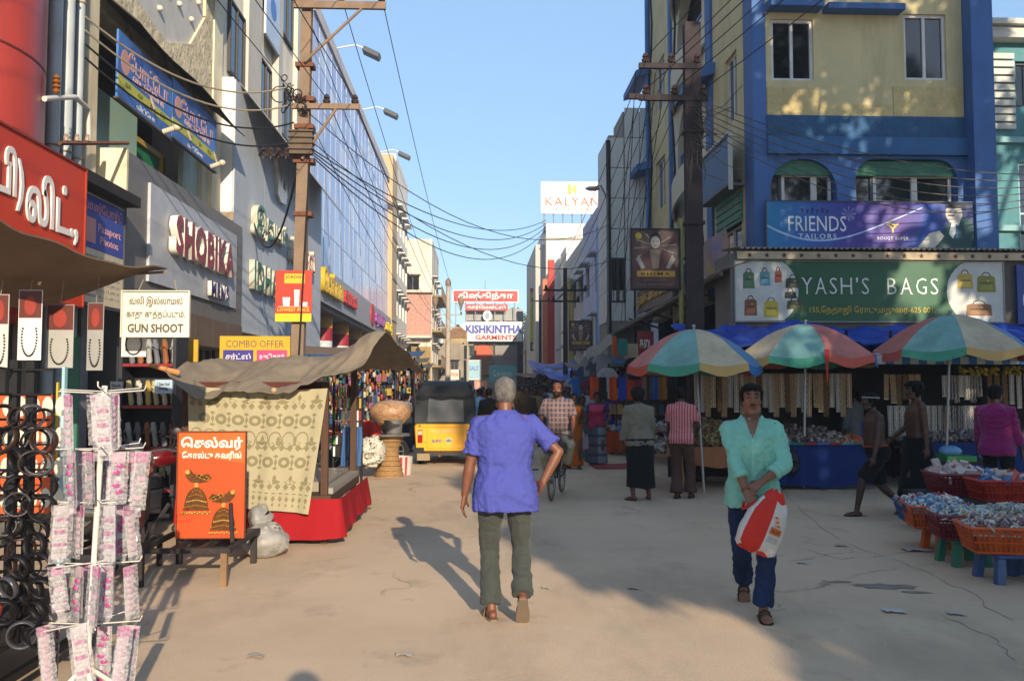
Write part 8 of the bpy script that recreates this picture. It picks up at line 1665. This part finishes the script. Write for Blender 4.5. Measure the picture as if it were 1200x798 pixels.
 if beard:
  bb = B()
  if beard in ('full',):
   bb.grid(lambda u, v: hs(R(90 - 72 + 144 * u), -.035 - .083 * v + (.0 if abs(u - .5) > .2 else -.028 * (1 - abs(u - .5) / .2) * (1 - v)), .004 + .013 * math.sin(v * 3.14) + .006 * mnoise.noise(V((u * 20, v * 9, 3)))), 20, 8)
  bb.tube([HM @ V((-.03, .095, -.05)), HM @ V((-.014, .1085, -.043)), HM @ V((0, .111, -.0405)), HM @ V((.014, .1085, -.043)), HM @ V((.03, .095, -.05))], ([.003, .0065, .0055, .0065, .003] if beard == 'full' else [.001, .0036, .003, .0036, .001]), 8); put('moustache' if beard == 'moustache' else 'beard', bb.mesh('beard'), hm)
 t.rotation_euler.z = R(rot); return g
def folds(me, amp, seed, fr=5.5):
 ns = [v.normal.copy() for v in me.vertices]
 for v, n in zip(me.vertices, ns):
  c = v.co; w1 = mnoise.noise(V((c.x * 3 + seed, c.y * 3, c.z * 3))); w2 = mnoise.noise(V((c.x * 3, c.y * 3 + seed, c.z * 3 + 9)))
  q = V((c.x * fr + w1 * 2.2 + c.z * 2.4 * (1 if c.x > 0 else -1), c.y * fr + w2 * 2, c.z * fr * .75 + w1 * 1.6 + seed)); r_ = 1 - abs(mnoise.noise(q)) * 3.2; r2 = 1 - abs(mnoise.noise(q * 2.1 + V((5, 1, 3)))) * 3.2
  v.co = c + n * amp * (.62 * max(-.5, r_) + .3 * max(-.5, r2) - .25)
def shirt(g, m, hem=-.16, sleeve=.55, loose=.02, rolled=None, amp=.006, collar=True, placket=False, seed=0., pocket=None, flare=.0, gap=14, name='shirt', short_top=None):
 zs = [hem, hem + .05, 0, .08, .16, .26, .36, .43, .485, .53, .555]; zs = sorted({z for z in zs if z >= hem}); b = B()
 def gr(z): return loose + (.012 + flare) * max(0, min(1, (.2 - z) / .3)) - (.006 if z > .5 else 0)
 b.loft([g.ring(max(z, -.07), gr(z), n=26) if z >= -.07 else [p + V((0, 0, z + .07)) for p in g.ring(-.02, gr(z), n=26)] for z in zs])
 for s, k in (('l', -1), ('r', 1)):
  sh, e, w_ = g.sh[s], g.elb[s], g.wr[s]; b.ball(sh, .062 * (.6 + .4 * g.wide) + .004, n=12, k=8); b.caps(g.TS(.5) @ V((k * .055, -.015, .5)), sh + V((0, 0, .012)), .058, .058)
  if sleeve <= 1: q = sh.lerp(e, sleeve); b.tube([sh, sh.lerp(q, .5), sh.lerp(q, .85), q], [.064, .068, .07, .073], 16); 
  else:
   q = e.lerp(w_, sleeve - 1); b.tube([sh, sh.lerp(e, .4), sh.lerp(e, .8), e, e.lerp(q, .4), e.lerp(q, .85), q], [.064, .062, .058, .058, .056, .05, .05 if not rolled else .056], 16); b.ball(e, .057, n=10, k=6)
 me = remesh(b, g.vox * 1.1, 4, .5); folds(me, amp * 1.5, seed); wrinkle(me, amp * .45, (16, 16, 22), seed + 5); o = g.put(name, me, m); mm = m
 for s in 'lr':
  if rolled and sleeve > 1:
   e, w_ = g.elb[s], g.wr[s]; q = e.lerp(w_, sleeve - 1.01); q2 = e.lerp(w_, sleeve - 1.01 - .16); g.put('cuff', B().tube([q2, q2.lerp(q, .1), q2.lerp(q, .9), q], [.056, .062, .061, .055], 16).mesh('cuff'), mm, 60)
 if collar:
  nz = .545; M_ = g.TS(nz); b = B(); rb_ = .078 + loose * .15
  def f(u, v):
   a = R(90 + gap + (360 - 2 * gap) * u); fr_ = 1 - abs(u - .5) * 2; drop = -.05 * max(0, math.sin(a)) ** 2; tip = max(0, 1 - fr_ * 5)
   if v < .4: k = v / .4; r_, z = rb_ - .012 * k, -.012 + .048 * k
   else: k = (v - .4) / .6; r_, z = rb_ - .012 + (.03 + .02 * tip) * k, .038 - (.05 + .035 * tip) * k
   return M_ @ V((math.cos(a) * r_ * (.98 + .1 * (1 - abs(math.sin(a)))), math.sin(a) * (r_ + .012 * max(0, math.sin(a))) - .01, nz + z + drop))
  b.grid(f, 36, 8, .004); g.put('collar', b.mesh('collar'), mm, 50)
 if placket:
  def fy_(z, gro): r_ = g.ring(z, gro, n=44); return r_[11]
  b = B(); zz = [hem + .02 + (.42 - hem) * i / 14 for i in range(15)]
  b.grid(lambda u, v: (fy_(max(-.06, zz[int(round(v * 14))]), gr(zz[int(round(v * 14))]) + .006) if zz[int(round(v * 14))] > -.06 else fy_(-.02, gr(zz[int(round(v * 14))]) + .006) + V((0, 0, zz[int(round(v * 14))] + .02))) + V(((u - .5) * .03, 0, 0)), 1, 14, .003); g.put('placket', b.mesh('placket'), mm, 60)
  for i in range(1, 14, 2): p = fy_(max(-.06, zz[i]), gr(zz[i]) + .0085) + (V((0, 0, zz[i] + .02)) * 0); g.put('button', B().ball(p, .0055, .003, .0055, 8, 4).mesh('button'), paint('b9beb4', .3))
 if pocket:
  b = B(); b.grid(lambda u, v: g.TS(.3) @ V(((-.115 + .085 * u) * pocket * -1 * -1, interp(TORSO, .38 - .1 * v)[1] + gr(.33) + .004 - .016 * (1 - u) + .0, .385 - .1 * v - (.012 * (1 - abs(u - .5) * 2) * v))), 5, 5, .004); g.put('pocket', b.mesh('pocket'), mm, 60)
 return o
def trousers(g, m, rt=.094, rk=.078, rh=.078, waist=.1, hemk=.93, amp=.008, seed=3.):
 b = B(); b.loft([g.ring(z, .014, n=24) for z in (-.1, -.06, 0, .05, waist)])
 for s in 'lr':
  h, k, a = g.hipj[s], g.kn[s], g.an[s]; q = k.lerp(a, hemk); b.tube([h + V((0, 0, .03)), h.lerp(k, .25), h.lerp(k, .7), k, k.lerp(q, .35), k.lerp(q, .75), q], [rt, rt * 1.02, (rt + rk) * .48, rk, rk * .98, (rk + rh) * .5, rh], 18); b.ball(k, rk, n=12, k=8)
 me = remesh(b, g.vox * 1.15, 4, .5); folds(me, amp * 1.3, seed, 7); wrinkle(me, amp * .5, (8, 8, 20), seed + 2, keep=lambda c: .6 + .9 * max(0, 1 - c.z / .8)); return g.put('trousers', me, m)
def wrap(g, m, top=.1, hem=.14, wt=.0, wh=(.2, .17), name='lungi', folds=9, amp=.016, seed=0., cx=None, border=None, knot=True):
 """a wrapped cloth from the waist to hem height above the ground"""
 z0 = g.P['hipz'] + top; c0 = (g.an['l'] + g.an['r']) / 2 if cx is None else V(cx); n = 64; rings = []; NR = 22; w_, d_, _ = interp(TORSO, top); w_ *= g.wide
 prof = []
 for i in range(NR + 1):
  k = i / NR; z = z0 + (hem - z0) * k; hipk = max(0, 1 - ((k - .18) / .3) ** 2) * .02; sx = w_ + .02 + hipk + (wh[0] - w_ - .02) * k; sy = d_ + .03 + hipk + g.belly * .6 * (1 - k) + (wh[1] - d_ - .03) * k; c = V((c0.x * k, c0.y * k + (g.T @ V((0, 0, top))).y * (1 - k), z)); rg = []
  for j in range(n):
   a = 2 * math.pi * j / n; f = 1 + (amp * k * 6 * .35) * (math.sin(a * folds + seed + math.sin(k * 3 + seed)) * .6 + math.sin(a * (folds * 2 + 1) + 1.7 * seed) * .4) * .35; rg.append(c + V((math.cos(a) * sx * f, math.sin(a) * sy * f, .012 * k * math.sin(a * 2 + seed))))
  rings.append(rg)
 me = B().loft(rings).mesh(name); mats = [m]
 if border:
  bm_, fr_ = border; mats.append(bm_); lim = [(r[0].z) for r in rings]; cut = rings[int(NR * (1 - fr_))][0].z; hemz = hem
  for p in me.polygons:
   if p.center.z < hem + (z0 - hem) * fr_: p.material_index = 1
 o = g.put(name, me, mats, 180)
 if knot: g.put('waist_fold', B().tube([p for p in g.ring(top - .01, .03, n=20)] + [g.ring(top - .01, .03, n=20)[0]], .018, 8).mesh('waist_fold'), m)
 return o
def sandals(g, col='2c211b'):
 m = paint(col, .6)
 for s in 'lr':
  an, fo, dw = getattr(g, 'foot' + s); sd_ = fo.cross(dw); q = lambda a, d, x=0: an + fo * a + dw * d + sd_ * x
  def rg(a, w_, d0, d1): return [q(a, d1, -w_), q(a, d1, w_), q(a, d0, w_), q(a, d0, -w_)]
  o = g.put('sandal', B().loft([rg(-.085, .022, .072, .088), rg(-.06, .038, .072, .088), rg(0, .036, .07, .086), rg(.08, .046, .072, .086), rg(.14, .048, .074, .086), rg(.18, .028, .075, .086)]).mesh('sandal'), m, 40)
  for a, d, w_ in ((.1, .03, .045), (.06, .012, .042)): st = B().tube([q(a, .078, -w_), q(a - .005, d + .012, -w_ * .75), q(a - .008, d, 0), q(a - .005, d + .012, w_ * .75), q(a, .078, w_)], .009, 6).mesh('strap'); st.transform(Matrix.Scale(g.S, 4)); st.materials.append(m); link('strap', st, o)
def G(px, py): p = aZ(px, py); return (p.x, p.y, 0)
# 1 -- man in the violet blue shirt, walking away
q = G(592, 724)
g = figure('person', 'grey haired man in a violet blue shirt walking away, right hand on his hip', q, 3, 1.685, 1.13, .02, dict(hipz=.925, lean=3, fl=(-.1, .0, .085), fr=(.11, -.17, .185), tr=6, tl=-8, pr=52, hl=(-.32, .03, .76), el=(-.6, -1, 0), hr=(.265, -.1, .985), er=(1, -.15, .1), fdr=(-.25, .55, -.6), pnr=(-.9, -.3, 0), pnl=(.9, -.2, 0), cl=30, cr=40, hyaw=-4), '6b4330', '6d6a66', 'grey', .0062, face=True)
shirt(g, M('violet_blue_cotton', '444a92', .85, .07, 4, .25, 160, sheen=.0, spec=.15), -.2, .78, .03, amp=.008, flare=.012, seed=2.); trousers(g, M('grey_green_trousers', '3b3f3c', .85, .1, 4, .25, 160, sheen=.1, spec=.15), .1, .07, .078, hemk=.95, amp=.008); sandals(g, '6f6150')
# 2 -- man in the mint green shirt carrying the bag
q = G(884, 716)
g = figure('person', 'young man in mint green shirt and blue jeans walking forward with a bag', q, 165, 1.665, 1.02, 0, dict(hipz=.9, lean=1, fl=(-.055, .2, .085), fr=(.06, -.36, .16), pr=38, tr=4, tl=-6, hl=(-.055, .25, 1.0), hr=(.06, .27, .93), el=(-1, -.25, -.35), er=(1, -.25, -.35), fdl=(.75, .2, -.5), fdr=(-.45, .3, -.85), pnl=(.1, -.5, -.6), pnr=(-.1, -.9, 0), cl=52, cr=70, hyaw=3, hpitch=-1), '75503c', '0f0d0c', 'short', .0058, beard='moustache')
MINT = M('mint_cotton', '78b5a4', .85, .06, 4, .2, 150, sheen=.03, spec=.15)
shirt(g, MINT, -.16, 1.55, .022, True, .0105, placket=True, seed=7., pocket=-1, gap=26); trousers(g, M('blue_denim', '1c2c4c', .85, .2, 5, .3, 150, spec=.15), .095, .07, .074, hemk=.96, amp=.01, seed=9.); sandals(g, '241b17')
b = B(); HMt = g.TS(.46); b.grid(lambda u, v: g.TS(.5) @ V(((u - .5) * .11 * (1 - v * .9), .052 + .085 * v ** .8 + .014 - .02 * abs(u - .5), .56 - .14 * v)), 8, 10, .004); g.put('open_neck', b.mesh('open_neck'), skinmat('75503c'), 60)
g.put('bracelet', B().ring(g.wr['r'] - (g.wr['r'] - g.elb['r']).normalized() * .01, .03, .005, (g.wr['r'] - g.elb['r']).normalized(), 16, 5).mesh('bracelet'), paint('7a2a1c', .5))
# the bag he holds
hw = Matrix.Translation(q) @ Matrix.Rotation(R(165), 4, 'Z'); hp_ = hw @ (g.wr['r'] * g.S); bc = hp_ + V((.1, -.1, -.19))
t = thing('cloth_bag', 'red and white cloth shopping bag held in front of the mint green shirt man', 'bag', (bc.x, bc.y, bc.z - .2)); BM = Matrix.Translation(bc) @ Matrix.Rotation(R(24), 4, 'Y') @ Matrix.Rotation(R(-8), 4, 'Z') @ Matrix.Scale(.84, 4)
bb = B(); rings = []
for z, w_, d_ in ((-.265, .04, .02), (-.255, .13, .05), (-.225, .17, .075), (-.1, .175, .09), (.05, .155, .08), (.15, .115, .06), (.22, .07, .04), (.26, .04, .03)): rings.append([BM @ V((math.copysign(abs(math.cos(a)) ** .75, math.cos(a)) * w_, math.copysign(abs(math.sin(a)) ** .75, math.sin(a)) * d_, z + .012 * math.sin(a * 5 + z * 20))) for a in [2 * math.pi * i / 80 for i in range(80)]])
fine = []
for i in range(len(rings) - 1):
 for k in range(5): fine.append([rings[i][j].lerp(rings[i + 1][j], k / 5) for j in range(len(rings[0]))])
fine.append(rings[-1]); nF = len(fine); nj = len(rings[0]); bb.loft(fine)
for fi in range(len(bb.f) - 2):
 j = fi % nj; row = fi // nj; bb.m[fi] = 1 if (int(nj * .62) <= j < int(nj * .77) or row < 6 or row > nF - 10 or int(nj * .1) < j < int(nj * .2)) else 0
me = bb.mesh('bag_body', V(t.location)); BMi = BM.inverted()
bwh, brd = M('white_bag_cloth', 'bdb9b2', .7, .06, 4, .25, 60), M('red_bag_cloth', 'b8261a', .7, .08, 4, .25, 60); me.materials.append(bwh); me.materials.append(brd)
nr_ = 40; prof_ = len(rings)
wrinkle(me, .008, (9, 9, 5), 4.); link('bag_body', me, t, 180)
fbm = Fr((0, 0, 0), (1, 0, 0))
class FrM(Fr):
 def __init__(s, m, d): s.m = m; s.dd = d; s.n = m.to_3x3() @ V((0, -1, 0)); s.u = m.to_3x3() @ V((1, 0, 0))
 def p(s, a, z, d=0): return s.m @ V((a, -s.dd * max(.05, 1 - (abs(a) / .172) ** 2.667) ** .375 - d - .012, z))
fb2 = FrM(BM, .092); flat(t, fb2, rect(.04, .13, -.075, -.02), .0, 'b8641c', 'orange_label', .003); letter(t, 'SILKS', fb2, .085, -.048, .003, paint('7a1f14'), h=.025, wdt=.075, depth=.002)
for k in range(3): letter(t, 'MADURAI - 625 001', fb2, .085, -.1 - .018 * k, .0, paint('8a7f7a'), h=.009, wdt=.085, depth=.002)
for i in range(3): flat(t, fb2, oval(.05 + .02 * i, .06 - .03 * i, .016, .01), .0, 'c0661c', 'leaf_print', .003)
for sg_ in (-1, 1): B().tube([BM @ V((sg_ * .045, -.02, .2)), hp_ + V((sg_ * .03, .0, -.12)), hp_ + V((sg_ * .018, -.01, -.07))], .012, 8).build('handle', brd, t, smooth=60)
# 3 -- man on the bicycle
bk = bpy.data.objects['bicycle']; bk.scale = (.9, .9, .9); c0 = BR @ V((0, 1.13, 0)); base = V(bk.location); cw = base + (c0 - base) * .9; S3 = 1.62 / 1.75
def bl(x, y, z): w_ = base + ((BR @ V((x, y, z))) - base) * .9; d = w_ - V((cw.x, cw.y, 0)); r_ = Matrix.Rotation(-R(166), 4, 'Z') @ V((d.x, d.y, d.z)); return tuple(r_ / S3)
hr, hl = bl(-.27, .8, 1.03), bl(.27, .8, 1.03); fr_, fl_ = bl(-.13, 1.03, .3), bl(.13, .99, .54)
g = figure('person', 'bald bearded man in a checked shirt and cream trousers riding the bicycle', (cw.x, cw.y, 0), 166, 1.62, 1.14, .05, dict(hipz=.93 / S3 * 1.0, lean=12, hl=hl, hr=hr, fl=fl_, fr=fr_, kl=(-.35, 1, .1), kr=(.35, 1, 0), el=(-1, -.6, -.3), er=(1, -.6, -.3), fdl=(.1, 1, -.2), fdr=(-.1, 1, -.2), pnl=(0, -.2, -1), pnr=(0, -.2, -1), cl=60, cr=60, hpitch=-6), '6b402c', '1b1614', 'bald', .0085, beard='full')
shirt(g, patmat('grey_check_shirt', '6a6066', '3a3440', 16, 14, '8d6a5a'), -.12, .8, .02, seed=11.); trousers(g, cloth('a39a84'), .1, .085, .085, hemk=.9, seed=12.); sandals(g, '2c211b')
# 4 -- woman in the pink saree
SKW = '5b3a2a'; q = G(700, 545)
g = figure('person', 'woman in a magenta blouse and grey banded saree walking with white carrier bags', q, 176, 1.5, 1.08, .03, dict(hipz=.92, fl=(-.09, .1, .085), fr=(.09, -.08, .085), hl=(-.2, .2, .98), el=(-1, -.6, -.3), hr=(.33, .06, .74), cl=60, cr=70, hyaw=6), SKW, '120f0e', 'bun', .009, fem=True)
MAG = M('magenta_silk', '9c1446', .6, .12, 3, .25, 40, sheen=.2); shirt(g, M('plum_blouse', '3f2a4a', .8, .1, 3, .2, 60), .12, .55, .012, collar=False, seed=1., name='blouse')
SBAND = patmat('grey_saree_bands', '7d838c', '343a4a', .001, 5.2, '2a2f40'); wrap(g, SBAND, .12, .06, wh=(.25, .22), name='saree', folds=8, amp=.03, seed=2., knot=False)
b = B(); b.grid(lambda u, v: g.TS(.3) @ V((.19 - .36 * u * (1 - .35 * v) + .0, (interp(TORSO, max(0, .5 - .5 * v))[1] + .045 + .05 * math.exp(-((.5 - .5 * v - .36) / .08) ** 2)) * (1 - (abs(u - .5) * 1.3) ** 4 * .5), .52 - .52 * v - .16 * u * (1 - v) * 0 - .08 * (1 - u) * v)), 14, 16, .006); me = b.mesh('saree_drape'); wrinkle(me, .012, (12, 4, 9), 3.); g.put('saree_drape', me, MAG, 180)
b = B(); b.loft([g.ring(z, .03 + .01 * (z < .1), n=22) for z in (.0, .08, .16, .24, .32)]); me = b.mesh('waist_wrap'); wrinkle(me, .01, (6, 6, 20), 5.); g.put('waist_wrap', me, MAG); sandals(g)
hb = Matrix.Translation(q) @ Matrix.Rotation(R(176), 4, 'Z') @ (g.wr['r'] * g.S)
def carrier(label, p, w_, h_, col, seed, dx=0):
 t_ = thing('carrier_bag', label, 'bag', (p.x + dx, p.y, p.z - .1 - h_)); bb = B(); bb.loft([[V((p.x + dx + math.copysign(abs(math.cos(a)) ** .7, math.cos(a)) * w_ * k, p.y + math.sin(a) * w_ * .4 * k, p.z - .1 - h_ + z * h_)) for a in [2 * math.pi * i / 24 for i in range(24)]] for z, k in ((0, .2), (.02, .85), (.2, 1.05), (.6, .95), (.9, .7), (1, .45))]); me = bb.mesh('b', V(t_.location)); wrinkle(me, .015, (9, 9, 6), seed); me.materials.append(M('carrier_' + col, col, .45, .25, 6, .3, 30)); link('bag_body', me, t_, 180); B().tube([(p.x + dx, p.y, p.z - .1), (p.x + dx * .3, p.y, p.z - .03)], .012, 6).build('handle', M('carrier_' + col, col, .45, .25, 6, .3, 30), t_)
carrier('white carrier bag with pink print hanging from the saree woman right hand', hb, .13, .34, 'a89aa8', 1, -.04); carrier('pale blue carrier bag behind the white one beside the saree woman', hb + V((0, .16, .0)), .12, .36, '8a93ad', 2, -.1)
# 5 -- man in grey shirt and black lungi
q = G(750, 586)
g = figure('person', 'man in a grey shirt and black lungi with yellow border, seen from behind', q, 14, 1.6, 1.1, .02, dict(hipz=.92, lean=4, fl=(-.13, -.04, .085), fr=(.15, .0, .085), tl=-25, tr=20, hl=(-.27, .12, .76), hr=(.28, .14, .78), cl=45, cr=45, hpitch=-12, hyaw=-5), '54362a', '1d1a19', 'wild', .009, face=False)
shirt(g, M('grey_olive_shirt', '6d6a5c', .85, .09, 4, .25, 120, sheen=.15), -.13, 1.75, .028, amp=.01, seed=21.); wrap(g, cloth('15181a'), .02, .2, wh=(.235, .17), folds=7, amp=.02, seed=1., border=(cloth('a8861c'), .065), cx=(.03, .02, 0))
# 6 -- man in pink striped shirt
q = G(799, 584)
g = figure('person', 'man in a pink striped short sleeved shirt and brown trousers, turned to the stall', q, -22, 1.62, 1.02, 0, dict(hipz=.92, lean=3, fl=(-.08, .0, .085), fr=(.12, .12, .085), hl=(-.22, .16, .8), el=(-.5, -1, 0), hr=(.2, .28, 1.0), er=(.6, -1, -.2), hpitch=-10), '472e22', '141110', 'short', .009, face=False)
shirt(g, patmat('pink_stripe_shirt', 'a8484e', 'c29a98', 26), -.12, .7, .022, seed=31.); trousers(g, M('brown_trousers', '4a332e', .85, .1, 4, .25, 120), .098, .08, .105, hemk=.99, seed=33.); sandals(g)
# 7, 8 -- two bare chested men walking left
DKS = '3f2a1f'; q = G(1030, 604)
g = figure('person', 'dark bare chested man in black shorts with orange waist cord striding left', q, 86, 1.6, 1.14, .04, dict(hipz=.86, lean=6, fl=(-.09, .33, .085), fr=(.09, -.36, .13), pr=28, hl=(-.28, .16, .8), hr=(.22, -.12, .8), cl=50, cr=40, hpitch=-4), DKS, '0d0b0b', 'short', .009, beard='moustache')
me = None; b = B(); b.loft([g.ring(z, .016, n=24) for z in (-.1, -.06, 0, .05, .1)]); 
for s in 'lr': h, k = g.hipj[s], g.kn[s]; b.tube([h + V((0, 0, .02)), h.lerp(k, .4), h.lerp(k, .95)], [.1, .105, .11], 16)
me = remesh(b, .011, 4); wrinkle(me, .01, (9, 9, 7), 3.); g.put('shorts', me, cloth('121214')); g.put('waist_cord', B().tube([p for p in g.ring(.1, .016, n=20)] + [g.ring(.1, .016, n=20)[0]], .01, 6).mesh('waist_cord'), paint('a33a12', .7))
b = B(); b.grid(lambda u, v: g.TS(.4) @ V((.09 + .05 * u, (-.12 if v < .5 else .13) * (1 if abs(v - .5) > .12 else abs(v - .5) / .12) + 0, .52 - .34 * abs(v - .5) * 2 - .01 * u)), 3, 20, .006); g.put('shoulder_towel', b.mesh('towel'), cloth('2f3a8a'), 60); g.put('head_band', B().tube([g.hs(2 * math.pi * i / 20, .055, .012) for i in range(21)], .012, 6).mesh('head_band'), cloth('8a8a88'))
q = G(1078, 600)
g = figure('person', 'bare chested man with curly hair in a black lungi walking left behind the first', q, 82, 1.68, 1.14, .02, dict(hipz=.92, lean=2, fl=(-.1, .12, .085), fr=(.1, -.14, .085), hl=(-.27, -.02, .75), hr=(.2, .26, .98), er=(.6, -1, -.2), cl=45, cr=50), '4a3022', '100d0d', 'wild', .009, beard='moustache')
wrap(g, cloth('101217'), .08, .16, wh=(.25, .3), folds=6, amp=.025, seed=3.)
# 9 -- magenta shirt
q = aY(1166, 452, 10.4)
g = figure('person', 'man in a magenta shirt standing behind the basket stall, face turned right', (q.x, 10.4, 0), -55, 1.63, 1.12, .03, dict(hipz=.93, fl=(-.1, 0, .085), fr=(.12, .06, .085), hl=(-.28, .08, .8), hr=(.26, .14, .84), cl=40, cr=40, hyaw=-10), '42291f', '121010', 'short', .009, beard='moustache')
shirt(g, M('magenta_cotton', '7d1058', .85, .08, 4, .25, 140, sheen=.2), -.16, 1.7, .028, amp=.009, seed=41.); trousers(g, cloth('17181c'), seed=43.)
# 10 -- stall keeper and the people farther up the street
def passer(label, px, py_head, y, rot, top, bottom, H=1.6, skin='54362a', style='short', fem=False, kind='t', seed=0., group=None, sleeve=.75, face=True, beard=None, stride=.12, vox=.014):
 q = aY(px, py_head, y); g = figure('person', label, (q.x, y, 0), rot, H, 1.04 if not fem else 1.02, .02, dict(hipz=.92, fl=(-.1, stride, .085), fr=(.1, -stride, .1), pr=12, hl=(-.27, .1, .78), hr=(.26, .04, .77), cl=40, cr=40), skin, '14110f', style, vox, group, beard, face, fem=fem)
 shirt(g, cloth(top) if isinstance(top, str) else top, -.13 if not fem else .1, sleeve, .022, collar=not fem, seed=seed, name='shirt' if not fem else 'blouse')
 if kind == 't': trousers(g, cloth(bottom), seed=seed + 1)
 else:
  wrap(g, cloth(bottom), .1, .07, wh=(.23, .2), name='saree' if fem else 'lungi', folds=8, amp=.03, seed=seed)
  if fem:
   b = B(); b.grid(lambda u, v: g.TS(.3) @ V((.18 - .34 * u * (1 - .3 * v), (interp(TORSO, max(0, .5 - .45 * v))[1] + .05 + .04 * math.exp(-((.14 - .45 * v) / .08) ** 2)) * (1 - (abs(u - .5) * 1.3) ** 4 * .5), .52 - .48 * v - .06 * (1 - u) * v)), 10, 12, .006); me = b.mesh('saree_drape'); wrinkle(me, .012, (12, 4, 9), seed); g.put('saree_drape', me, cloth(bottom), 180)
 sandals(g); return g
passer('stall keeper in a grey shirt standing in the gap behind the blue counter', 1000, 463, 14.7, 30, '5f6468', '26282c', 1.58, face=False, sleeve=1.6)
passer('man in a brown jacket over a pale shirt, right of the violet shirt man head', 617, 453, 19.5, 178, '3a2c20', '3a3a3c', 1.63, seed=51., sleeve=1.8, beard='moustache')
passer('woman in an orange saree walking behind the cyclist', 672, 462, 16.8, 184, '6a3a12', 'a85a14', 1.48, style='bun', fem=True, kind='s', seed=52.)
passer('woman in a teal saree beside the orange saree woman', 683, 470, 18.6, 170, '1f6a78', '1f7288', 1.4, style='bun', fem=True, kind='s', seed=53.)
passer('person in black seen from behind, left of the violet shirt man head', 573, 458, 19.0, 4, '141416', '1a1b1f', 1.58, face=False, seed=54., sleeve=1.8)
passer('man in a pale blue shirt walking away beside the auto rickshaw', 562, 460, 22.0, -5, '5a8ab0', '2d3038', 1.56, face=False, seed=55.)
passer('person in a violet top half hidden by the violet shirt man', 583, 463, 23.5, 182, '5a4a8a', '2d2a38', 1.52, seed=56.)
passer('woman in a royal blue saree beside the pink saree woman', 712, 465, 20.5, 178, '22306a', '2a3a96', 1.46, style='bun', fem=True, kind='s', seed=57.)
passer('man in a dark shirt far up the street, near the middle', 632, 456, 26, 180, '2a2c33', '3a3a3c', 1.6, seed=58.)
passer('far man in a white shirt up the street beside the right stalls', 645, 457, 31, 178, 'a8a8a4', '34363c', 1.6, seed=59.)
passer('far woman in a red saree in front of the right stalls', 660, 460, 28, 182, '7a1c22', '96242a', 1.48, style='bun', fem=True, kind='s', seed=60.)
passer('far person in a green shirt walking away by the right stalls', 640, 459, 36, 2, '2f6a48', '2d3038', 1.56, face=False, seed=61.)
passer('far man in a maroon shirt beyond the auto rickshaw', 566, 458, 34, 176, '5a1f28', '2d3038', 1.6, seed=62.)
passer('far man in a mustard shirt in the street centre', 607, 458, 41, 180, '8a6a24', '2d3038', 1.6, seed=63.)
passer('far person in a blue shirt in the street centre', 598, 459, 47, 0, '34568a', '2d3038', 1.6, face=False, seed=64.)
passer('far woman in a purple saree beyond the right stalls', 652, 461, 40, 180, '4a2a5a', '5c3470', 1.48, style='bun', fem=True, kind='s', seed=65.)
passer('boy in a checked shirt near the left stalls, left of the auto rickshaw', 476, 470, 21, 60, 'a8a49a', '2d3a5a', 1.45, seed=66.)
for i, (px, y, rot, top, bot, fem, lab) in enumerate(((690, 23.5, 150, '8a8d90', '2d3038', False, 'man in a light grey shirt by the hanging garments'), (722, 21.5, 20, '5a2f3a', '7a3a4a', True, 'woman in a dusty rose saree facing the bag stall'), (666, 24, 175, '2f4a6a', '2d3038', False, 'man in a slate blue shirt behind the orange saree woman'), (627, 23, 182, '7a6a4a', '3a342c', False, 'man in a khaki shirt behind the brown jacket man'), (656, 34, 178, 'a59a8a', '2d3038', False, 'far man in a cream shirt among the right stalls'), (587, 30, 180, '8a3a3a', '2d3038', False, 'far man in a brick red shirt behind the violet shirt man'), (618, 33, 0, '3a6a7a', '2d3a4a', True, 'far woman in a sea green saree walking away'), (704, 27, 170, '9a8a3a', '8a7a2a', True, 'woman in a mustard saree deep among the right stalls'), (636, 30, 184, '6a3a6a', '2d3038', False, 'far youth in a plum shirt beside the black far pole'), (673, 30, 5, '4a4f55', '23252b', False, 'far man in dark grey seen from behind at the right stalls'))):
 passer(lab, px, 459, y, rot, top, bot, 1.5 if fem else 1.6, style='bun' if fem else 'short', fem=fem, kind='s' if fem else 't', seed=80. + i, face=90 < rot < 270, vox=.018)
# the photographer, whose shadow falls into the picture
g = figure('person', 'photographer standing just behind the camera', (.3, -.27, 0), 0, 1.9, 1.05, .02, dict(hl=(-.24, .1, .8), hr=(.24, .1, .8)), '54362a', '14110f', 'short', .02, face=False)
shirt(g, cloth('5a5a60'), seed=70.); trousers(g, cloth('2f3136'), seed=71.); sandals(g)
for a in (('low spreading street tree behind the camera, before the basket stall', 10.6, -3, 8.2, 3.3, 12), ('low bushy street tree behind the camera, left of the taller ones', 7.1, -7, 7.6, 2.35, 9), ('leafy street tree behind the camera, nearest the middle of the road', 7.9, -8.5, 10.5, 2.5, 3), ('tall leafy street tree just outside the frame on the right', 9.9, 1.6, 17, 3.5, 4), ('broad leafy street tree farthest right beside the cross street', 13.8, 2.2, 16.5, 3.7, 5), ('high dense street tree behind the other trees on the right', 10.5, -14, 17, 4.2, 6)): shade_tree(*a)  # the two low trees are added, out of view, to widen the shade
# ------------------------------------------------------------------ the thin dusty air of the street
hb_ = B(); hb_.box(-60, 60, -25, 125, -1.2, 19.6)
hm_ = bpy.data.materials.new('dusty_air'); hm_.use_nodes = True; ht = hm_.node_tree; ht.nodes.clear()
ho = ht.nodes.new('ShaderNodeOutputMaterial'); hp2 = ht.nodes.new('ShaderNodeVolumePrincipled'); hp2.inputs['Color'].default_value = (.8, .86, .95, 1); hp2.inputs['Density'].default_value = .0015; hp2.inputs['Anisotropy'].default_value = .2
ht.links.new(hp2.outputs[0], ho.inputs['Volume'])
hz = stuff(hb_.build('haze', hm_)); hz['label'] = 'thin pale dusty air filling the whole street'; hz['category'] = 'haze'
